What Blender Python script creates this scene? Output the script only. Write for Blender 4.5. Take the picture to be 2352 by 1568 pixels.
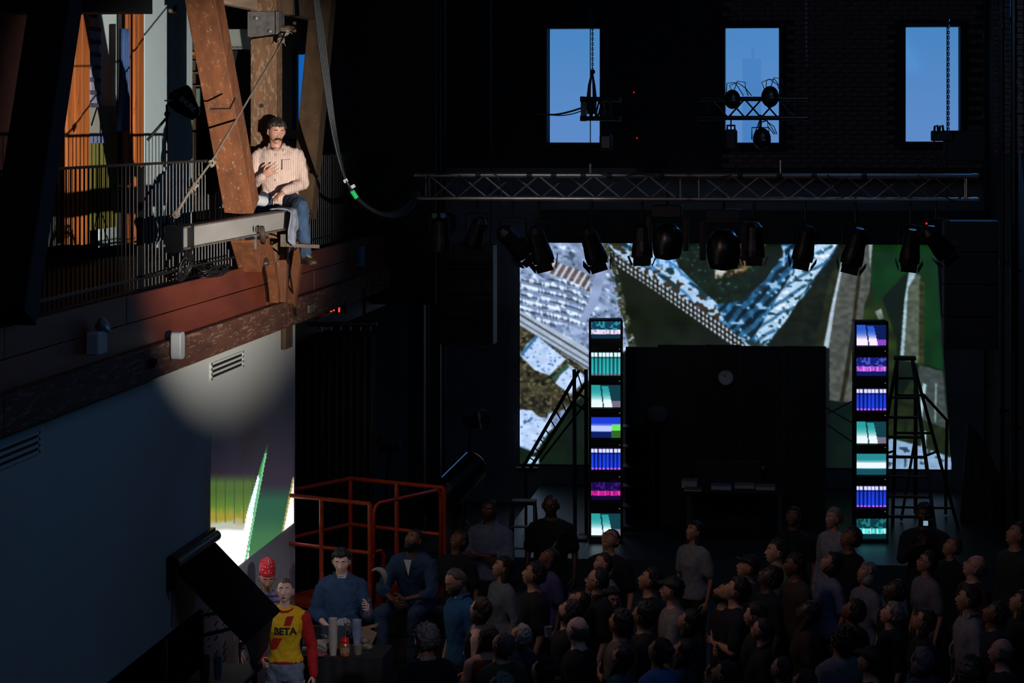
import bpy, bmesh, math, random
import numpy as np
from mathutils import Vector, Matrix, Quaternion, noise as mnoise
random.seed(7); np.random.seed(7)
for o in list(bpy.data.objects): bpy.data.objects.remove(o)
SC = bpy.context.scene
COL = SC.collection
V = Vector
# ------------------------------------------------------------------ camera
F = 5500.0; H = 5.8; HY = 297.0
TH = math.atan(664.0 / F); CT, ST = math.cos(TH), math.sin(TH)
cd = bpy.data.cameras.new('camera'); cam = bpy.data.objects.new('camera', cd); COL.objects.link(cam)
cam.location = (0, 0, H); cam.rotation_euler = (math.pi / 2, 0, TH)
cd.sensor_width = 36; cd.lens = 36 * F / 2352.0; cd.shift_y = -(784 - HY) / 2352.0
cd.clip_start = 0.1; cd.clip_end = 2000
SC.camera = cam
# ------------------------------------------------------------------ world, exposure
SC.view_settings.view_transform = 'Standard'; SC.view_settings.look = 'None'
SC.view_settings.exposure = 0; SC.view_settings.gamma = 1
W = bpy.data.worlds.new('dusk_sky'); SC.world = W; W.use_nodes = True
nt = W.node_tree; bg = nt.nodes['Background']
tc = nt.nodes.new('ShaderNodeTexCoord'); sp = nt.nodes.new('ShaderNodeSeparateXYZ'); cr = nt.nodes.new('ShaderNodeValToRGB')
nt.links.new(tc.outputs['Generated'], sp.inputs[0]); nt.links.new(sp.outputs['Z'], cr.inputs[0]); nt.links.new(cr.outputs[0], bg.inputs[0])
e = cr.color_ramp.elements
e[0].position = 0.0; e[0].color = (0.105, 0.255, 0.58, 1)
e[1].position = 0.05; e[1].color = (0.058, 0.232, 0.53, 1)
e.new(0.6).color = (0.03, 0.10, 0.30, 1)
bg.inputs[1].default_value = 1.0
# ------------------------------------------------------------------ lights
def light(name, kind, loc, target, power, color, size=0.2, angle=30, blend=0.5, sy=None):
    l = bpy.data.lights.new(name, kind); o = bpy.data.objects.new(name, l); COL.objects.link(o)
    o.location = loc; l.energy = power; l.color = color
    d = V(target) - V(loc); o.rotation_euler = d.to_track_quat('-Z', 'Y').to_euler()
    if kind == 'SPOT': l.spot_size = math.radians(angle); l.spot_blend = blend; l.shadow_soft_size = size
    elif kind == 'AREA':
        l.size = size
        if sy: l.shape = 'RECTANGLE'; l.size_y = sy
    else: l.shadow_soft_size = size
    return o
light('follow_spot', 'SPOT', (2.45, 10.0, 4.4), (-5.3, 21.9, 5.4), 13000, (1.0, 0.94, 0.86), 0.04, 20.5, 1.0)
light('aisle_spot', 'SPOT', (-0.2, 13.0, 4.4), (-4.6, 22.0, 1.3), 640, (0.90, 0.88, 1.0), 0.12, 12, 0.8)
light('room_fill', 'AREA', (-0.5, 14.0, 8.2), (-0.5, 27, 1.5), 24.0, (0.36, 0.5, 1.0), 3.0)  # added overhead fill, no real house lamp
light('warm_fill', 'SPOT', (-3.6, 20.2, 6.6), (-0.8, 24.0, 1.5), 130, (1.0, 0.66, 0.56), 0.5, 100, 0.6)  # added warm fill on the crowd, in place of balcony bounce
light('truss_fill', 'SPOT', (-3.0, 21.5, 6.3), (-2.9, 26.3, 5.35), 130, (0.95, 0.95, 1.0), 0.05, 27, 0.9)  # added spot to brighten the left of the truss, no fixture there
light('stage_fill', 'AREA', (0.6, 27.0, 7.75), (0.6, 33.2, 2.2), 26.0, (0.30, 0.55, 0.9), 1.0)  # added out-of-view fill that lifts the set wall and table
light('stage_blue', 'SPOT', (2.4, 33.5, 7.6), (0.6, 24.0, 1.2), 190, (0.10, 0.36, 1.0), 0.2, 70, 0.6)  # added blue light from the stage end, tints floor and crowd
light('wall_wash', 'AREA', (2.5, 16.0, 7.6), (-5.3, 19.0, 2.6), 14, (0.13, 0.48, 1.0), 1.0)  # added blue wash that tints the left wall

# ------------------------------------------------------------------ pixel to world
def P(px, py, X=None, Y=None, dd=None, Z=None):
    t = (px - 1176.0) / F; u = (HY - py) / F
    kx = t * CT - ST; ky = CT + t * ST
    if X is not None: d = X / kx
    elif Y is not None: d = Y / ky
    elif Z is not None: d = (Z - H) / u
    else: d = dd
    return V((d * kx, d * ky, H + u * d))

# ------------------------------------------------------------------ materials
MATS = {}
def lin(c): return tuple(((x / 12.92) if x <= 0.04045 else ((x + 0.055) / 1.055) ** 2.4) for x in c)
def rgb(r, g, b): return lin((r / 255.0, g / 255.0, b / 255.0))
def mat(name, col, rough=0.7, metal=0.0, scale=8.0, var=0.25, bump=0.1, emit=None, es=1.0, stretch=None, attr=None, alpha=None, spec=None):
    if name in MATS: return MATS[name]
    m = bpy.data.materials.new(name); m.use_nodes = True; n = m.node_tree; b = n.nodes['Principled BSDF']
    tc = n.nodes.new('ShaderNodeTexCoord'); mp = n.nodes.new('ShaderNodeMapping'); nz = n.nodes.new('ShaderNodeTexNoise')
    n.links.new(tc.outputs['Object'], mp.inputs[0]); n.links.new(mp.outputs[0], nz.inputs[0])
    if stretch: mp.inputs['Scale'].default_value = stretch
    nz.inputs['Scale'].default_value = scale; nz.inputs['Detail'].default_value = 5
    r = n.nodes.new('ShaderNodeValToRGB'); n.links.new(nz.outputs['Fac'], r.inputs[0])
    lo = tuple(c * (1 - var) for c in col); hi = tuple(min(1, c * (1 + var)) for c in col)
    r.color_ramp.elements[0].position = 0.3; r.color_ramp.elements[1].position = 0.7
    r.color_ramp.elements[0].color = (*lo, 1); r.color_ramp.elements[1].color = (*hi, 1)
    n.links.new(r.outputs[0], b.inputs['Base Color'])
    if bump:
        bp = n.nodes.new('ShaderNodeBump'); bp.inputs['Strength'].default_value = bump; bp.inputs['Distance'].default_value = 0.01
        n.links.new(nz.outputs['Fac'], bp.inputs['Height']); n.links.new(bp.outputs[0], b.inputs['Normal'])
    b.inputs['Roughness'].default_value = rough; b.inputs['Metallic'].default_value = metal
    if spec is not None: b.inputs['Specular IOR Level'].default_value = spec
    if emit is not None:
        b.inputs['Emission Color'].default_value = (*emit, 1); b.inputs['Emission Strength'].default_value = es
    if attr:
        a = n.nodes.new('ShaderNodeAttribute'); a.attribute_name = attr
        n.links.new(a.outputs['Color'], b.inputs['Emission Color']); b.inputs['Emission Strength'].default_value = es
    MATS[name] = m; return m
def fabric_wave(m, col2, scale, direction='X', w=0.5):
    n = m.node_tree; b = n.nodes['Principled BSDF']; old = b.inputs['Base Color'].links[0].from_socket
    tc = n.nodes.new('ShaderNodeTexCoord'); wv = n.nodes.new('ShaderNodeTexWave'); wv.bands_direction = direction
    wv.inputs['Scale'].default_value = scale; wv.inputs['Distortion'].default_value = 0.4
    n.links.new(tc.outputs['Object'], wv.inputs[0])
    r = n.nodes.new('ShaderNodeValToRGB'); r.color_ramp.elements[0].position = w; r.color_ramp.elements[1].position = min(1, w + 0.15)
    n.links.new(wv.outputs['Fac'], r.inputs[0])
    mx = n.nodes.new('ShaderNodeMix'); mx.data_type = 'RGBA'; n.links.new(r.outputs[0], mx.inputs[0])
    n.links.new(old, mx.inputs[6]); mx.inputs[7].default_value = (*col2, 1); n.links.new(mx.outputs[2], b.inputs['Base Color'])
    return m
def old_timber(name, col, flake, amt=0.62, axis='Z', scale=5.0):
    m = mat(name, col, 0.75, 0, 9, 0.35, 0.35, stretch=(1, 1, 0.12) if axis == 'Z' else (1, 0.12, 1))
    n = m.node_tree; b = n.nodes['Principled BSDF']; old = b.inputs['Base Color'].links[0].from_socket
    tc = n.nodes.new('ShaderNodeTexCoord'); mp = n.nodes.new('ShaderNodeMapping'); mp.inputs['Scale'].default_value = (2.2, 2.2, 0.7) if axis == 'Z' else (2, 0.35, 2.8)
    nz = n.nodes.new('ShaderNodeTexNoise'); nz.inputs['Scale'].default_value = scale; nz.inputs['Detail'].default_value = 12; nz.inputs['Roughness'].default_value = 0.75
    n.links.new(tc.outputs['Object'], mp.inputs[0]); n.links.new(mp.outputs[0], nz.inputs[0])
    r = n.nodes.new('ShaderNodeValToRGB'); r.color_ramp.elements[0].position = amt - 0.03; r.color_ramp.elements[1].position = amt + 0.03
    n.links.new(nz.outputs['Fac'], r.inputs[0]); mx = n.nodes.new('ShaderNodeMix'); mx.data_type = 'RGBA'
    n.links.new(r.outputs[0], mx.inputs[0]); n.links.new(old, mx.inputs[6]); mx.inputs[7].default_value = (*flake, 1)
    n.links.new(mx.outputs[2], b.inputs['Base Color']); return m

# ------------------------------------------------------------------ mesh builder
class MB:
    def __init__(s): s.v = []; s.f = []
    def add(s, v, f):
        k = len(s.v); s.v += [tuple(p) for p in v]; s.f += [tuple(i + k for i in q) for q in f]; return s
    def box(s, c, sz, rot=None):
        c = V(c); h = V(sz) / 2; R = rot or Matrix.Identity(3); vs = []
        for z in (-1, 1):
            for y in (-1, 1):
                for x in (-1, 1): vs.append(c + R @ V((x * h.x, y * h.y, z * h.z)))
        return s.add(vs, [(0, 2, 3, 1), (4, 5, 7, 6), (0, 1, 5, 4), (2, 6, 7, 3), (0, 4, 6, 2), (1, 3, 7, 5)])
    def bar(s, p0, p1, w, h, up=(0, 0, 1)):
        p0, p1 = V(p0), V(p1); d = (p1 - p0); L = d.length; d.normalize()
        x = d.cross(V(up))
        if x.length < 1e-4: x = V((1, 0, 0))
        x.normalize(); z = x.cross(d).normalized()
        R = Matrix((x, d, z)).transposed()
        return s.box((p0 + p1) / 2, (w, L, h), R)
    def tube(s, pts, r, n=8, cap=True):
        pts = [V(p) for p in pts]; rs = r if isinstance(r, (list, tuple)) else [r] * len(pts)
        prev = None; vs = []
        for i, p in enumerate(pts):
            d = (pts[min(i + 1, len(pts) - 1)] - pts[max(i - 1, 0)])
            d = d.normalized() if d.length > 1e-9 else V((0, 0, 1))
            if prev is None:
                a = V((0, 0, 1)) if abs(d.z) < 0.9 else V((1, 0, 0)); x = d.cross(a).normalized()
            else:
                x = prev - d * prev.dot(d); x = x.normalized() if x.length > 1e-6 else d.orthogonal().normalized()
            prev = x; y = d.cross(x)
            for k in range(n):
                a = 2 * math.pi * k / n; vs.append(p + (x * math.cos(a) + y * math.sin(a)) * rs[i])
        fs = []
        for i in range(len(pts) - 1):
            for k in range(n): fs.append((i * n + k, i * n + (k + 1) % n, (i + 1) * n + (k + 1) % n, (i + 1) * n + k))
        if cap: fs.append(tuple(reversed(range(n)))); fs.append(tuple((len(pts) - 1) * n + k for k in range(n)))
        return s.add(vs, fs)
    def lathe(s, prof, c=(0, 0, 0), n=20, axis='Z', rot=None):
        c = V(c); vs = []; fs = []
        for r, z in prof:
            for k in range(n):
                a = 2 * math.pi * k / n; p = V((r * math.cos(a), r * math.sin(a), z))
                if axis == 'Y': p = V((p.x, p.z, -p.y))
                if axis == 'X': p = V((p.z, p.x, p.y))
                if rot: p = rot @ p
                vs.append(c + p)
        m = len(prof)
        for i in range(m - 1):
            for k in range(n): fs.append((i * n + k, i * n + (k + 1) % n, (i + 1) * n + (k + 1) % n, (i + 1) * n + k))
        fs.append(tuple(reversed(range(n)))); fs.append(tuple((m - 1) * n + k for k in range(n)))
        return s.add(vs, fs)
    def prism(s, poly, off):
        poly = [V(p) for p in poly]; off = V(off); n = len(poly)
        return s.add(poly + [p + off for p in poly], [tuple(range(n)), tuple(reversed(range(n, 2 * n)))] + [(i, i + n, (i + 1) % n + n, (i + 1) % n) for i in range(n)])
    def ball(s, c, r, n=10, sc=(1, 1, 1)):
        c = V(c); m = n // 2 + 1; vs = []; fs = []
        for i in range(m + 1):
            a = math.pi * (i + 0.001) / (m + 0.002)
            for k in range(n):
                b = 2 * math.pi * k / n; vs.append(c + V((math.sin(a) * math.cos(b) * r * sc[0], math.sin(a) * math.sin(b) * r * sc[1], math.cos(a) * r * sc[2])))
        for i in range(m):
            for k in range(n): fs.append((i * n + k, (i + 1) * n + k, (i + 1) * n + (k + 1) % n, i * n + (k + 1) % n))
        return s.add(vs, fs)
    def build(s, name, m, parent=None, smooth=False, bevel=0, subs=0, origin=None):
        if parent is not None: org = wloc(parent)
        elif origin is not None: org = V(origin)
        else:
            a = np.array(s.v); org = V(((a[:, 0].min() + a[:, 0].max()) / 2, (a[:, 1].min() + a[:, 1].max()) / 2, a[:, 2].min()))
        me = bpy.data.meshes.new(name); me.from_pydata([(p[0] - org.x, p[1] - org.y, p[2] - org.z) for p in s.v], [], s.f)
        bm = bmesh.new(); bm.from_mesh(me); bmesh.ops.recalc_face_normals(bm, faces=bm.faces); bm.to_mesh(me); bm.free()
        if smooth: me.polygons.foreach_set('use_smooth', [True] * len(me.polygons))
        me.materials.append(m); o = bpy.data.objects.new(name, me); COL.objects.link(o)
        if parent is not None: o.parent = parent
        else: o.location = org
        if bevel:
            b = o.modifiers.new('bevel', 'BEVEL'); b.width = bevel; b.segments = 2; b.limit_method = 'ANGLE'
        if subs: q = o.modifiers.new('sub', 'SUBSURF'); q.levels = subs; q.render_levels = subs
        return o
def wloc(o):
    p = V(o.location)
    while o.parent is not None: o = o.parent; p = p + V(o.location)
    return p
def tag(o, label=None, cat=None, group=None, kind=None):
    if label: o['label'] = label
    if cat: o['category'] = cat
    if group: o['group'] = group
    if kind: o['kind'] = kind
    return o
def thing(name, label, cat, loc=(0, 0, 0), rz=0, group=None):
    o = bpy.data.objects.new(name, None); o.empty_display_size = 0.1; COL.objects.link(o); o.location = loc; o.rotation_euler = (0, 0, rz)
    return tag(o, label, cat, group)
def dup(o, parent=None, loc=None, rz=None, label=None):
    c = o.copy(); COL.objects.link(c); c.parent = parent
    if loc is not None: c.location = loc
    if rz is not None: c.rotation_euler = (0, 0, rz)
    if label: c['label'] = label
    for ch in list(o.children): dup(ch, c)
    return c
def text_mb(txt, size, place, extrude=0.003, bold=0.0):
    cu = bpy.data.curves.new('t', 'FONT'); cu.body = txt; cu.size = size; cu.extrude = extrude; cu.align_x = 'CENTER'; cu.align_y = 'CENTER'; cu.offset = bold; cu.resolution_u = 3
    o = bpy.data.objects.new('t', cu); COL.objects.link(o)
    bpy.context.view_layer.update()
    dg = bpy.context.evaluated_depsgraph_get(); me = bpy.data.meshes.new_from_object(o.evaluated_get(dg))
    mb = MB(); mb.add([place(v.co) for v in me.vertices], [tuple(p.vertices) for p in me.polygons])
    bpy.data.objects.remove(o); bpy.data.curves.remove(cu); bpy.data.meshes.remove(me); return mb
def colgrid(name, corners, paint, nx, ny, m, parent=None, kind=None, posfn=None, thick=None):
    """grid with a colour attribute: paint(u,v) arrays -> Nx3 sRGB 0-255; posfn(u,v)->world"""
    us = np.linspace(0, 1, nx + 1); vs = np.linspace(0, 1, ny + 1); U, Vv = np.meshgrid(us, vs)
    U = U.ravel(); Vv = Vv.ravel(); pts = [posfn(a, b) for a, b in zip(U, Vv)]
    org = wloc(parent) if parent is not None else V((0, 0, 0))
    fs = [(j * (nx + 1) + i, j * (nx + 1) + i + 1, (j + 1) * (nx + 1) + i + 1, (j + 1) * (nx + 1) + i) for j in range(ny) for i in range(nx)]
    me = bpy.data.meshes.new(name); me.from_pydata([tuple(p - org) for p in pts], [], fs)
    c = np.clip(paint(U, Vv) / 255.0, 0, 1.6); c = np.where(c <= 0.04045, c / 12.92, ((c + 0.055) / 1.055) ** 2.4)
    at = me.color_attributes.new('glow', 'FLOAT_COLOR', 'POINT')
    at.data.foreach_set('color', np.hstack([c, np.ones((len(c), 1))]).astype(np.float32).ravel())
    me.materials.append(m); o = bpy.data.objects.new(name, me); COL.objects.link(o)
    if parent is not None: o.parent = parent
    return o
def vnoise(x, y, seed=0):
    """value noise, arrays"""
    xi = np.floor(x).astype(int); yi = np.floor(y).astype(int); xf = x - xi; yf = y - yi
    def h(a, b):
        n = (a * 374761393 + b * 668265263 + seed * 1442695041) & 0xffffffff
        n = ((n ^ (n >> 13)) * 1274126177) & 0xffffffff
        return ((n ^ (n >> 16)) & 0xffff) / 65535.0
    sx = xf * xf * (3 - 2 * xf); sy = yf * yf * (3 - 2 * yf)
    return (h(xi, yi) * (1 - sx) + h(xi + 1, yi) * sx) * (1 - sy) + (h(xi, yi + 1) * (1 - sx) + h(xi + 1, yi + 1) * sx) * sy
# ================================================================== PEOPLE
def remesh(mb, voxel, smooth=6, fac=0.5):
    me = bpy.data.meshes.new('r'); me.from_pydata(mb.v, [], mb.f)
    bm = bmesh.new(); bm.from_mesh(me); bmesh.ops.recalc_face_normals(bm, faces=bm.faces); bm.to_mesh(me); bm.free()
    o = bpy.data.objects.new('r', me); COL.objects.link(o)
    r = o.modifiers.new('r', 'REMESH'); r.mode = 'VOXEL'; r.voxel_size = voxel
    if smooth:
        sm = o.modifiers.new('s', 'SMOOTH'); sm.factor = fac; sm.iterations = smooth
    bpy.context.view_layer.update()
    dg = bpy.context.evaluated_depsgraph_get(); m2 = bpy.data.meshes.new_from_object(o.evaluated_get(dg))
    n = len(m2.vertices); v = np.empty(n * 3); m2.vertices.foreach_get('co', v); v = v.reshape(-1, 3)
    f = [tuple(p.vertices) for p in m2.polygons]
    bpy.data.objects.remove(o); bpy.data.meshes.remove(me); bpy.data.meshes.remove(m2)
    return v, f
def crease(arr, amp, sx=9.0, sz=4.0):
    v, f = arr; me = bpy.data.meshes.new('c'); me.from_pydata([tuple(p) for p in v], [], f); n = np.empty(len(v) * 3); me.vertices.foreach_get('normal', n); n = n.reshape(-1, 3); bpy.data.meshes.remove(me)
    d = np.empty(len(v))
    for i, p in enumerate(v):
        q = V((p[0] * sx + p[2] * 5, p[1] * sx, p[2] * sz * 2.2 - abs(p[0]) * 9)); a = mnoise.noise(q * 1.1); b = mnoise.noise(q * 2.3 + V((5, 3, 1)))
        d[i] = (1 - abs(a) * 3.0) * .7 + (.5 - abs(b) * 2) * .5
    return v + n * (np.clip(d, -1, 1) * amp)[:, None], f
def capsule(mb, p0, r0, p1, r1, n=12):
    p0, p1 = V(p0), V(p1); d = (p1 - p0).normalized()
    pts = [p0 - d * r0 * 0.95, p0 - d * r0 * 0.6, p0, p0.lerp(p1, 0.5), p1, p1 + d * r1 * 0.6, p1 + d * r1 * 0.95]
    mb.tube(pts, [r0 * 0.3, r0 * 0.8, r0, (r0 + r1) / 2, r1, r1 * 0.8, r1 * 0.3], n)
def loft(mb, rings, n=20):
    vs = []; fs = []
    for c, x, y, a, b in rings:
        for k in range(n):
            t = 2 * math.pi * k / n; cs, sn = math.cos(t), math.sin(t)
            cs = math.copysign(abs(cs) ** 0.85, cs); sn = math.copysign(abs(sn) ** 0.85, sn)
            vs.append(V(c) + V(x) * cs * a + V(y) * sn * b)
    for i in range(len(rings) - 1):
        for k in range(n): fs.append((i * n + k, i * n + (k + 1) % n, (i + 1) * n + (k + 1) % n, (i + 1) * n + k))
    fs.append(tuple(reversed(range(n)))); fs.append(tuple((len(rings) - 1) * n + k for k in range(n)))
    mb.add(vs, fs)
def torso(mb, J, inf=0.0, top=True, bottom=True, fem=False, lo=-9, hi=9):
    pel, che, nek = V(J['pelvis']), V(J['chest']), V(J['neck'])
    hx = (V(J['hipR']) - V(J['hipL'])).normalized(); sx = (V(J['shR']) - V(J['shL'])).normalized()
    up1 = (che - pel).normalized(); up2 = (nek - che).normalized()
    prof = [(-0.16, .12, .10), (-.06, .165, .115), (.02, .168, .115), (.14, .145, .105), (.24, .155, .112), (.34, .172, .12), (.43, .178, .115), (.49, .150, .095), (.53, .10, .075), (.57, .062, .06)]
    if fem: prof = [(-0.16, .12, .105), (-.06, .168, .12), (.02, .160, .115), (.14, .122, .095), (.24, .135, .10), (.33, .150, .130), (.41, .150, .112), (.48, .130, .085), (.52, .085, .065), (.56, .052, .052)]
    L1 = (che - pel).length; L2 = (nek - che).length; tot = L1 + L2
    rings = []
    for t, a, b in prof:
        if t < lo or t > hi: continue
        d = t / 0.53 * tot
        w = min(1, max(0, (d - L1 * 0.6) / (L1 * 0.8)))
        c = pel + up1 * d if d < L1 else che + up2 * (d - L1)
        x = hx.lerp(sx, w).normalized(); u = up1.lerp(up2, w).normalized(); y = u.cross(x).normalized()
        if t > 0.3 and t < .45: c = c - y * 0.0
        rings.append((c, x, y, a + inf, b + inf))
    loft(mb, rings)
    if hi > .5:
        for q in 'LR':
            S = V(J['sh' + q]); capsule(mb, nek - up2 * .015, .045 + inf, S + (nek - S) * .12 + V((0, 0, .004)), .046 + inf)
def arm(mb, J, s, inf=0, part='full', R=(.052, .041, .040, .027)):
    sh, el, wr = V(J['sh' + s]), V(J['el' + s]), V(J['wr' + s])
    if part == 'short':
        capsule(mb, sh, R[0] + inf, sh.lerp(el, .78), R[1] + inf * 1.6)
    elif part == 'cap': capsule(mb, sh, R[0] + inf, sh.lerp(el, .25), R[0] + inf)
    elif part == 'rolled':
        capsule(mb, sh, R[0] + inf, el, R[1] + inf); capsule(mb, el, R[1] + inf, el.lerp(wr, .3), R[2] + inf)
    else:
        capsule(mb, sh, R[0] + inf, el, R[1] + inf)
        capsule(mb, el, R[2] + inf, wr if part == 'full' else el.lerp(wr, .93), R[3] + inf * (1 if part == 'full' else .8))
def leg(mb, J, s, inf=0, k=1.0, R=(.088, .058, .056, .038), upto=None):
    h, kn, an = V(J['hip' + s]), V(J['kn' + s]), V(J['an' + s])
    if upto: capsule(mb, h, R[0] + inf, h.lerp(kn, upto), R[0] * .8 + inf * 1.5); return
    capsule(mb, h, R[0] + inf, kn, R[1] + inf)
    calf = kn.lerp(an, .3)
    capsule(mb, kn, R[1] * .95 + inf, calf, R[2] + inf); capsule(mb, calf, R[2] + inf, an, R[3] + inf * 1.3)
def hand_arrays(curl=0.4, spread=0.12, thumb=0.6):
    """wrist at origin, fingers to -Z, palm faces -Y, thumb to -X side"""
    mb = MB(); bx = [(-.030, -.085), (-.010, -.090), (.011, -.086), (.029, -.078)]
    lens = [(.040, .024, .020), (.044, .028, .021), (.041, .026, .020), (.032, .020, .018)]
    loft(mb, [(V((0, 0, .01)), V((1, 0, 0)), V((0, 1, 0)), .024, .018), (V((0, 0, -.02)), V((1, 0, 0)), V((0, 1, 0)), .030, .017), (V((0, 0, -.055)), V((1, 0, 0)), V((0, 1, 0)), .040, .016), (V((0, 0, -.088)), V((1, 0, 0)), V((0, 1, 0)), .041, .012)], 14)
    for i, (x, z) in enumerate(bx):
        p = V((x, 0, z + .01)); a = 0.15; sp = (i - 1.5) * spread
        for j, L in enumerate(lens[i]):
            a2 = a + curl * (0.7 + .3 * j) * (j + 0.6)
            d = V((math.sin(sp) * math.cos(a2), -math.sin(a2), -math.cos(a2) * math.cos(sp)))
            q = p + d * L; r = .0092 - .0012 * j; capsule(mb, p, r, q, r - .0008, 8); p = q
    p = V((-.024, -.004, -.022)); ds = [V((-.75, -.35, -.6)), V((-.5, -.5 * thumb, -.8)), V((-.2, -.7 * thumb, -.9))]
    for j, (d, L) in enumerate(zip(ds, (.036, .032, .026))):
        q = p + d.normalized() * L; capsule(mb, p, .0125 - .0015 * j, q, .011 - .0015 * j, 8); p = q
    return remesh(mb, .0048, 3, .5)
HANDS = {}
def hand_at(wr, el, palm, side, kind='relaxed', dirv=None, scale=1.0):
    if kind not in HANDS:
        HANDS[kind] = hand_arrays(*{'relaxed': (.30, .06, .6), 'open': (.08, .16, .3), 'grip': (.75, .03, 1.2), 'pinch': (.55, .05, 1.4)}[kind])
    v, f = HANDS[kind]; v = v.copy() * scale
    if side == 'L': v[:, 0] *= -1; f = [tuple(reversed(q)) for q in f]
    wr, el = V(wr), V(el); z = -((V(dirv) if dirv is not None else (wr - el)).normalized()); y = -(V(palm) - z * V(palm).dot(z)).normalized(); x = y.cross(z)
    R = np.array([[x.x, y.x, z.x], [x.y, y.y, z.y], [x.z, y.z, z.z]])
    return v @ R.T + np.array(wr), f
# ---------------- head
def smooth01(x): x = np.clip(x, 0, 1); return x * x * (3 - 2 * x)
def head_grid(fem=False, mouth=0.0, beardjaw=0.0, wide=1.0):
    nr, nc = 58, 76
    th = np.linspace(0.02, math.pi - 0.02, nr)
    k = np.linspace(-1, 1, nc, endpoint=False); ph = math.pi * (0.62 * k + 0.38 * k ** 3)
    T, PH = np.meshgrid(th, ph, indexing='ij')
    dx, dy, dz = np.sin(T) * np.sin(PH), -np.sin(T) * np.cos(PH), np.cos(T)
    x = dx * .077 * wide; y = dy * .098; z = np.where(dz > 0, dz * .118, dz * .122)
    x = np.sign(x) * np.abs(x / .077) ** .92 * .077
    dn = smooth01((-z - .0) / .12); ny = np.where(y < 0, -y / .098, 0)
    x = x * (1 - (.34 if not fem else .40) * dn ** 1.3)
    back = smooth01((y + .01) / .07); y = y - back * dn * .055
    y = np.where(y < -.06, -.06 - (-.06 - y) * -1 * -.82, y)
    up = smooth01((z - .06) / .05); y = y + (y < 0) * up * .012
    # under-chin fill
    fr = np.where(y < -.02, 1.0, 0.0) * smooth01((-y - .02) / .05)
    def g(x0, z0, sx, sz): return np.exp(-((np.abs(x) - x0) / sx) ** 2 - ((z - z0) / sz) ** 2)
    def gc(z0, sx, sz): return np.exp(-(x / sx) ** 2 - ((z - z0) / sz) ** 2)
    y = y - fr * gc(-.100, .026, .018) * .013
    ramp = smooth01((.030 - z) / .065) * (1 - smooth01((-.034 - z) / .013)); wn = .0075 + .006 * smooth01((.02 - z) / .05)
    y = y - fr * np.exp(-(x / wn) ** 2) * ramp * (.024 if not fem else .019)
    y = y - fr * g(.013, -.036, .007, .007) * .009
    y = y + fr * g(.030, .012, .016, .012) * .011
    y = y - fr * g(.030, .009, .0125, .0080) * .0075
    y = y - fr * g(.028, .031, .022, .007) * (.0055 if not fem else .003)
    y = y - fr * gc(-.060, .030, .022) * .006
    y = y - fr * (gc(-.0585, .021, .0045) + gc(-.069, .018, .005)) * .0045
    y = y + fr * gc(-.064, .019, .0022) * (.005 + .0 * mouth)
    if mouth: y = y + fr * gc(-.070, .014, .009) * .012 * mouth
    y = y + fr * gc(-.079, .016, .005) * .004
    s = np.sign(x); x = x + s * fr * g(.052, -.012, .018, .018) * .004
    y = y + fr * g(.045, -.045, .014, .022) * .005
    if beardjaw: y = y - fr * gc(-.085, .04, .03) * .006 * beardjaw
    v = np.stack([x, y, z], -1).reshape(-1, 3)
    f = [(i * nc + j, (i + 1) * nc + j, (i + 1) * nc + (j + 1) % nc, i * nc + (j + 1) % nc) for i in range(nr - 1) for j in range(nc)]
    f += [tuple(j for j in range(nc)), tuple((nr - 1) * nc + j for j in reversed(range(nc)))]
    return v, f, nr, nc
def ear_mb():
    mb = MB()
    for s in (-1, 1):
        pts = []
        for k in range(11):
            a = -0.9 + k / 10 * 5.0; pts.append((s * (.078 + .007 * math.sin(a * .5)), .012 - .015 * math.cos(a + .5) * -1, -.004 + .027 * math.sin(a + .2)))
        mb.tube(pts, [.004, .005, .0055, .006, .006, .006, .006, .006, .0065, .007, .006], 6)
        mb.ball((s * .073, .010, -.006), .02, 8, (.25, .65, 1.1)); mb.ball((s * .075, .004, -.030), .008, 6, (.6, .8, 1))
    return mb
HEADS = {}
def head_arrays(fem, mouth=0.0, wide=1.0):
    k = (fem, mouth, wide)
    if k not in HEADS:
        v, f, nr, nc = head_grid(fem, mouth, 0, wide); e = ear_mb(); n = len(v)
        HEADS[k] = (np.vstack([v, np.array(e.v)]), f + [tuple(i + n for i in q) for q in e.f])
    return HEADS[k]
def mesh_from(name, v, f, m, smooth=True):
    me = bpy.data.meshes.new(name); me.from_pydata([tuple(p) for p in v], [], f)
    if smooth: me.polygons.foreach_set('use_smooth', [True] * len(me.polygons))
    if m: me.materials.append(m)
    return me
def shell(cond, thick, fem=False, nz=0.004, freq=60, seed=0, streak=1.0):
    """cap grown over part of the head grid; cond(x,y,z)->0..1 amount"""
    v, f, nr, nc = head_grid(fem); n = v / np.linalg.norm(v, axis=1, keepdims=True)
    w = cond(v[:, 0], v[:, 1], v[:, 2])
    no = np.array([mnoise.noise(V((a * freq, b * freq, c * freq * streak + seed))) for a, b, c in v])
    off = np.where(w > 0.02, -.004 + w * (thick + .004) + no * nz * w, -.012)
    v2 = v + n * off[:, None]
    keep = w > 0.0; f2 = [q for q in f[:-2] if any(keep[i] for i in q)]
    used = sorted({i for q in f2 for i in q}); mp = {a: b for b, a in enumerate(used)}
    return v2[used], [tuple(mp[i] for i in q) for q in f2]
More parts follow.
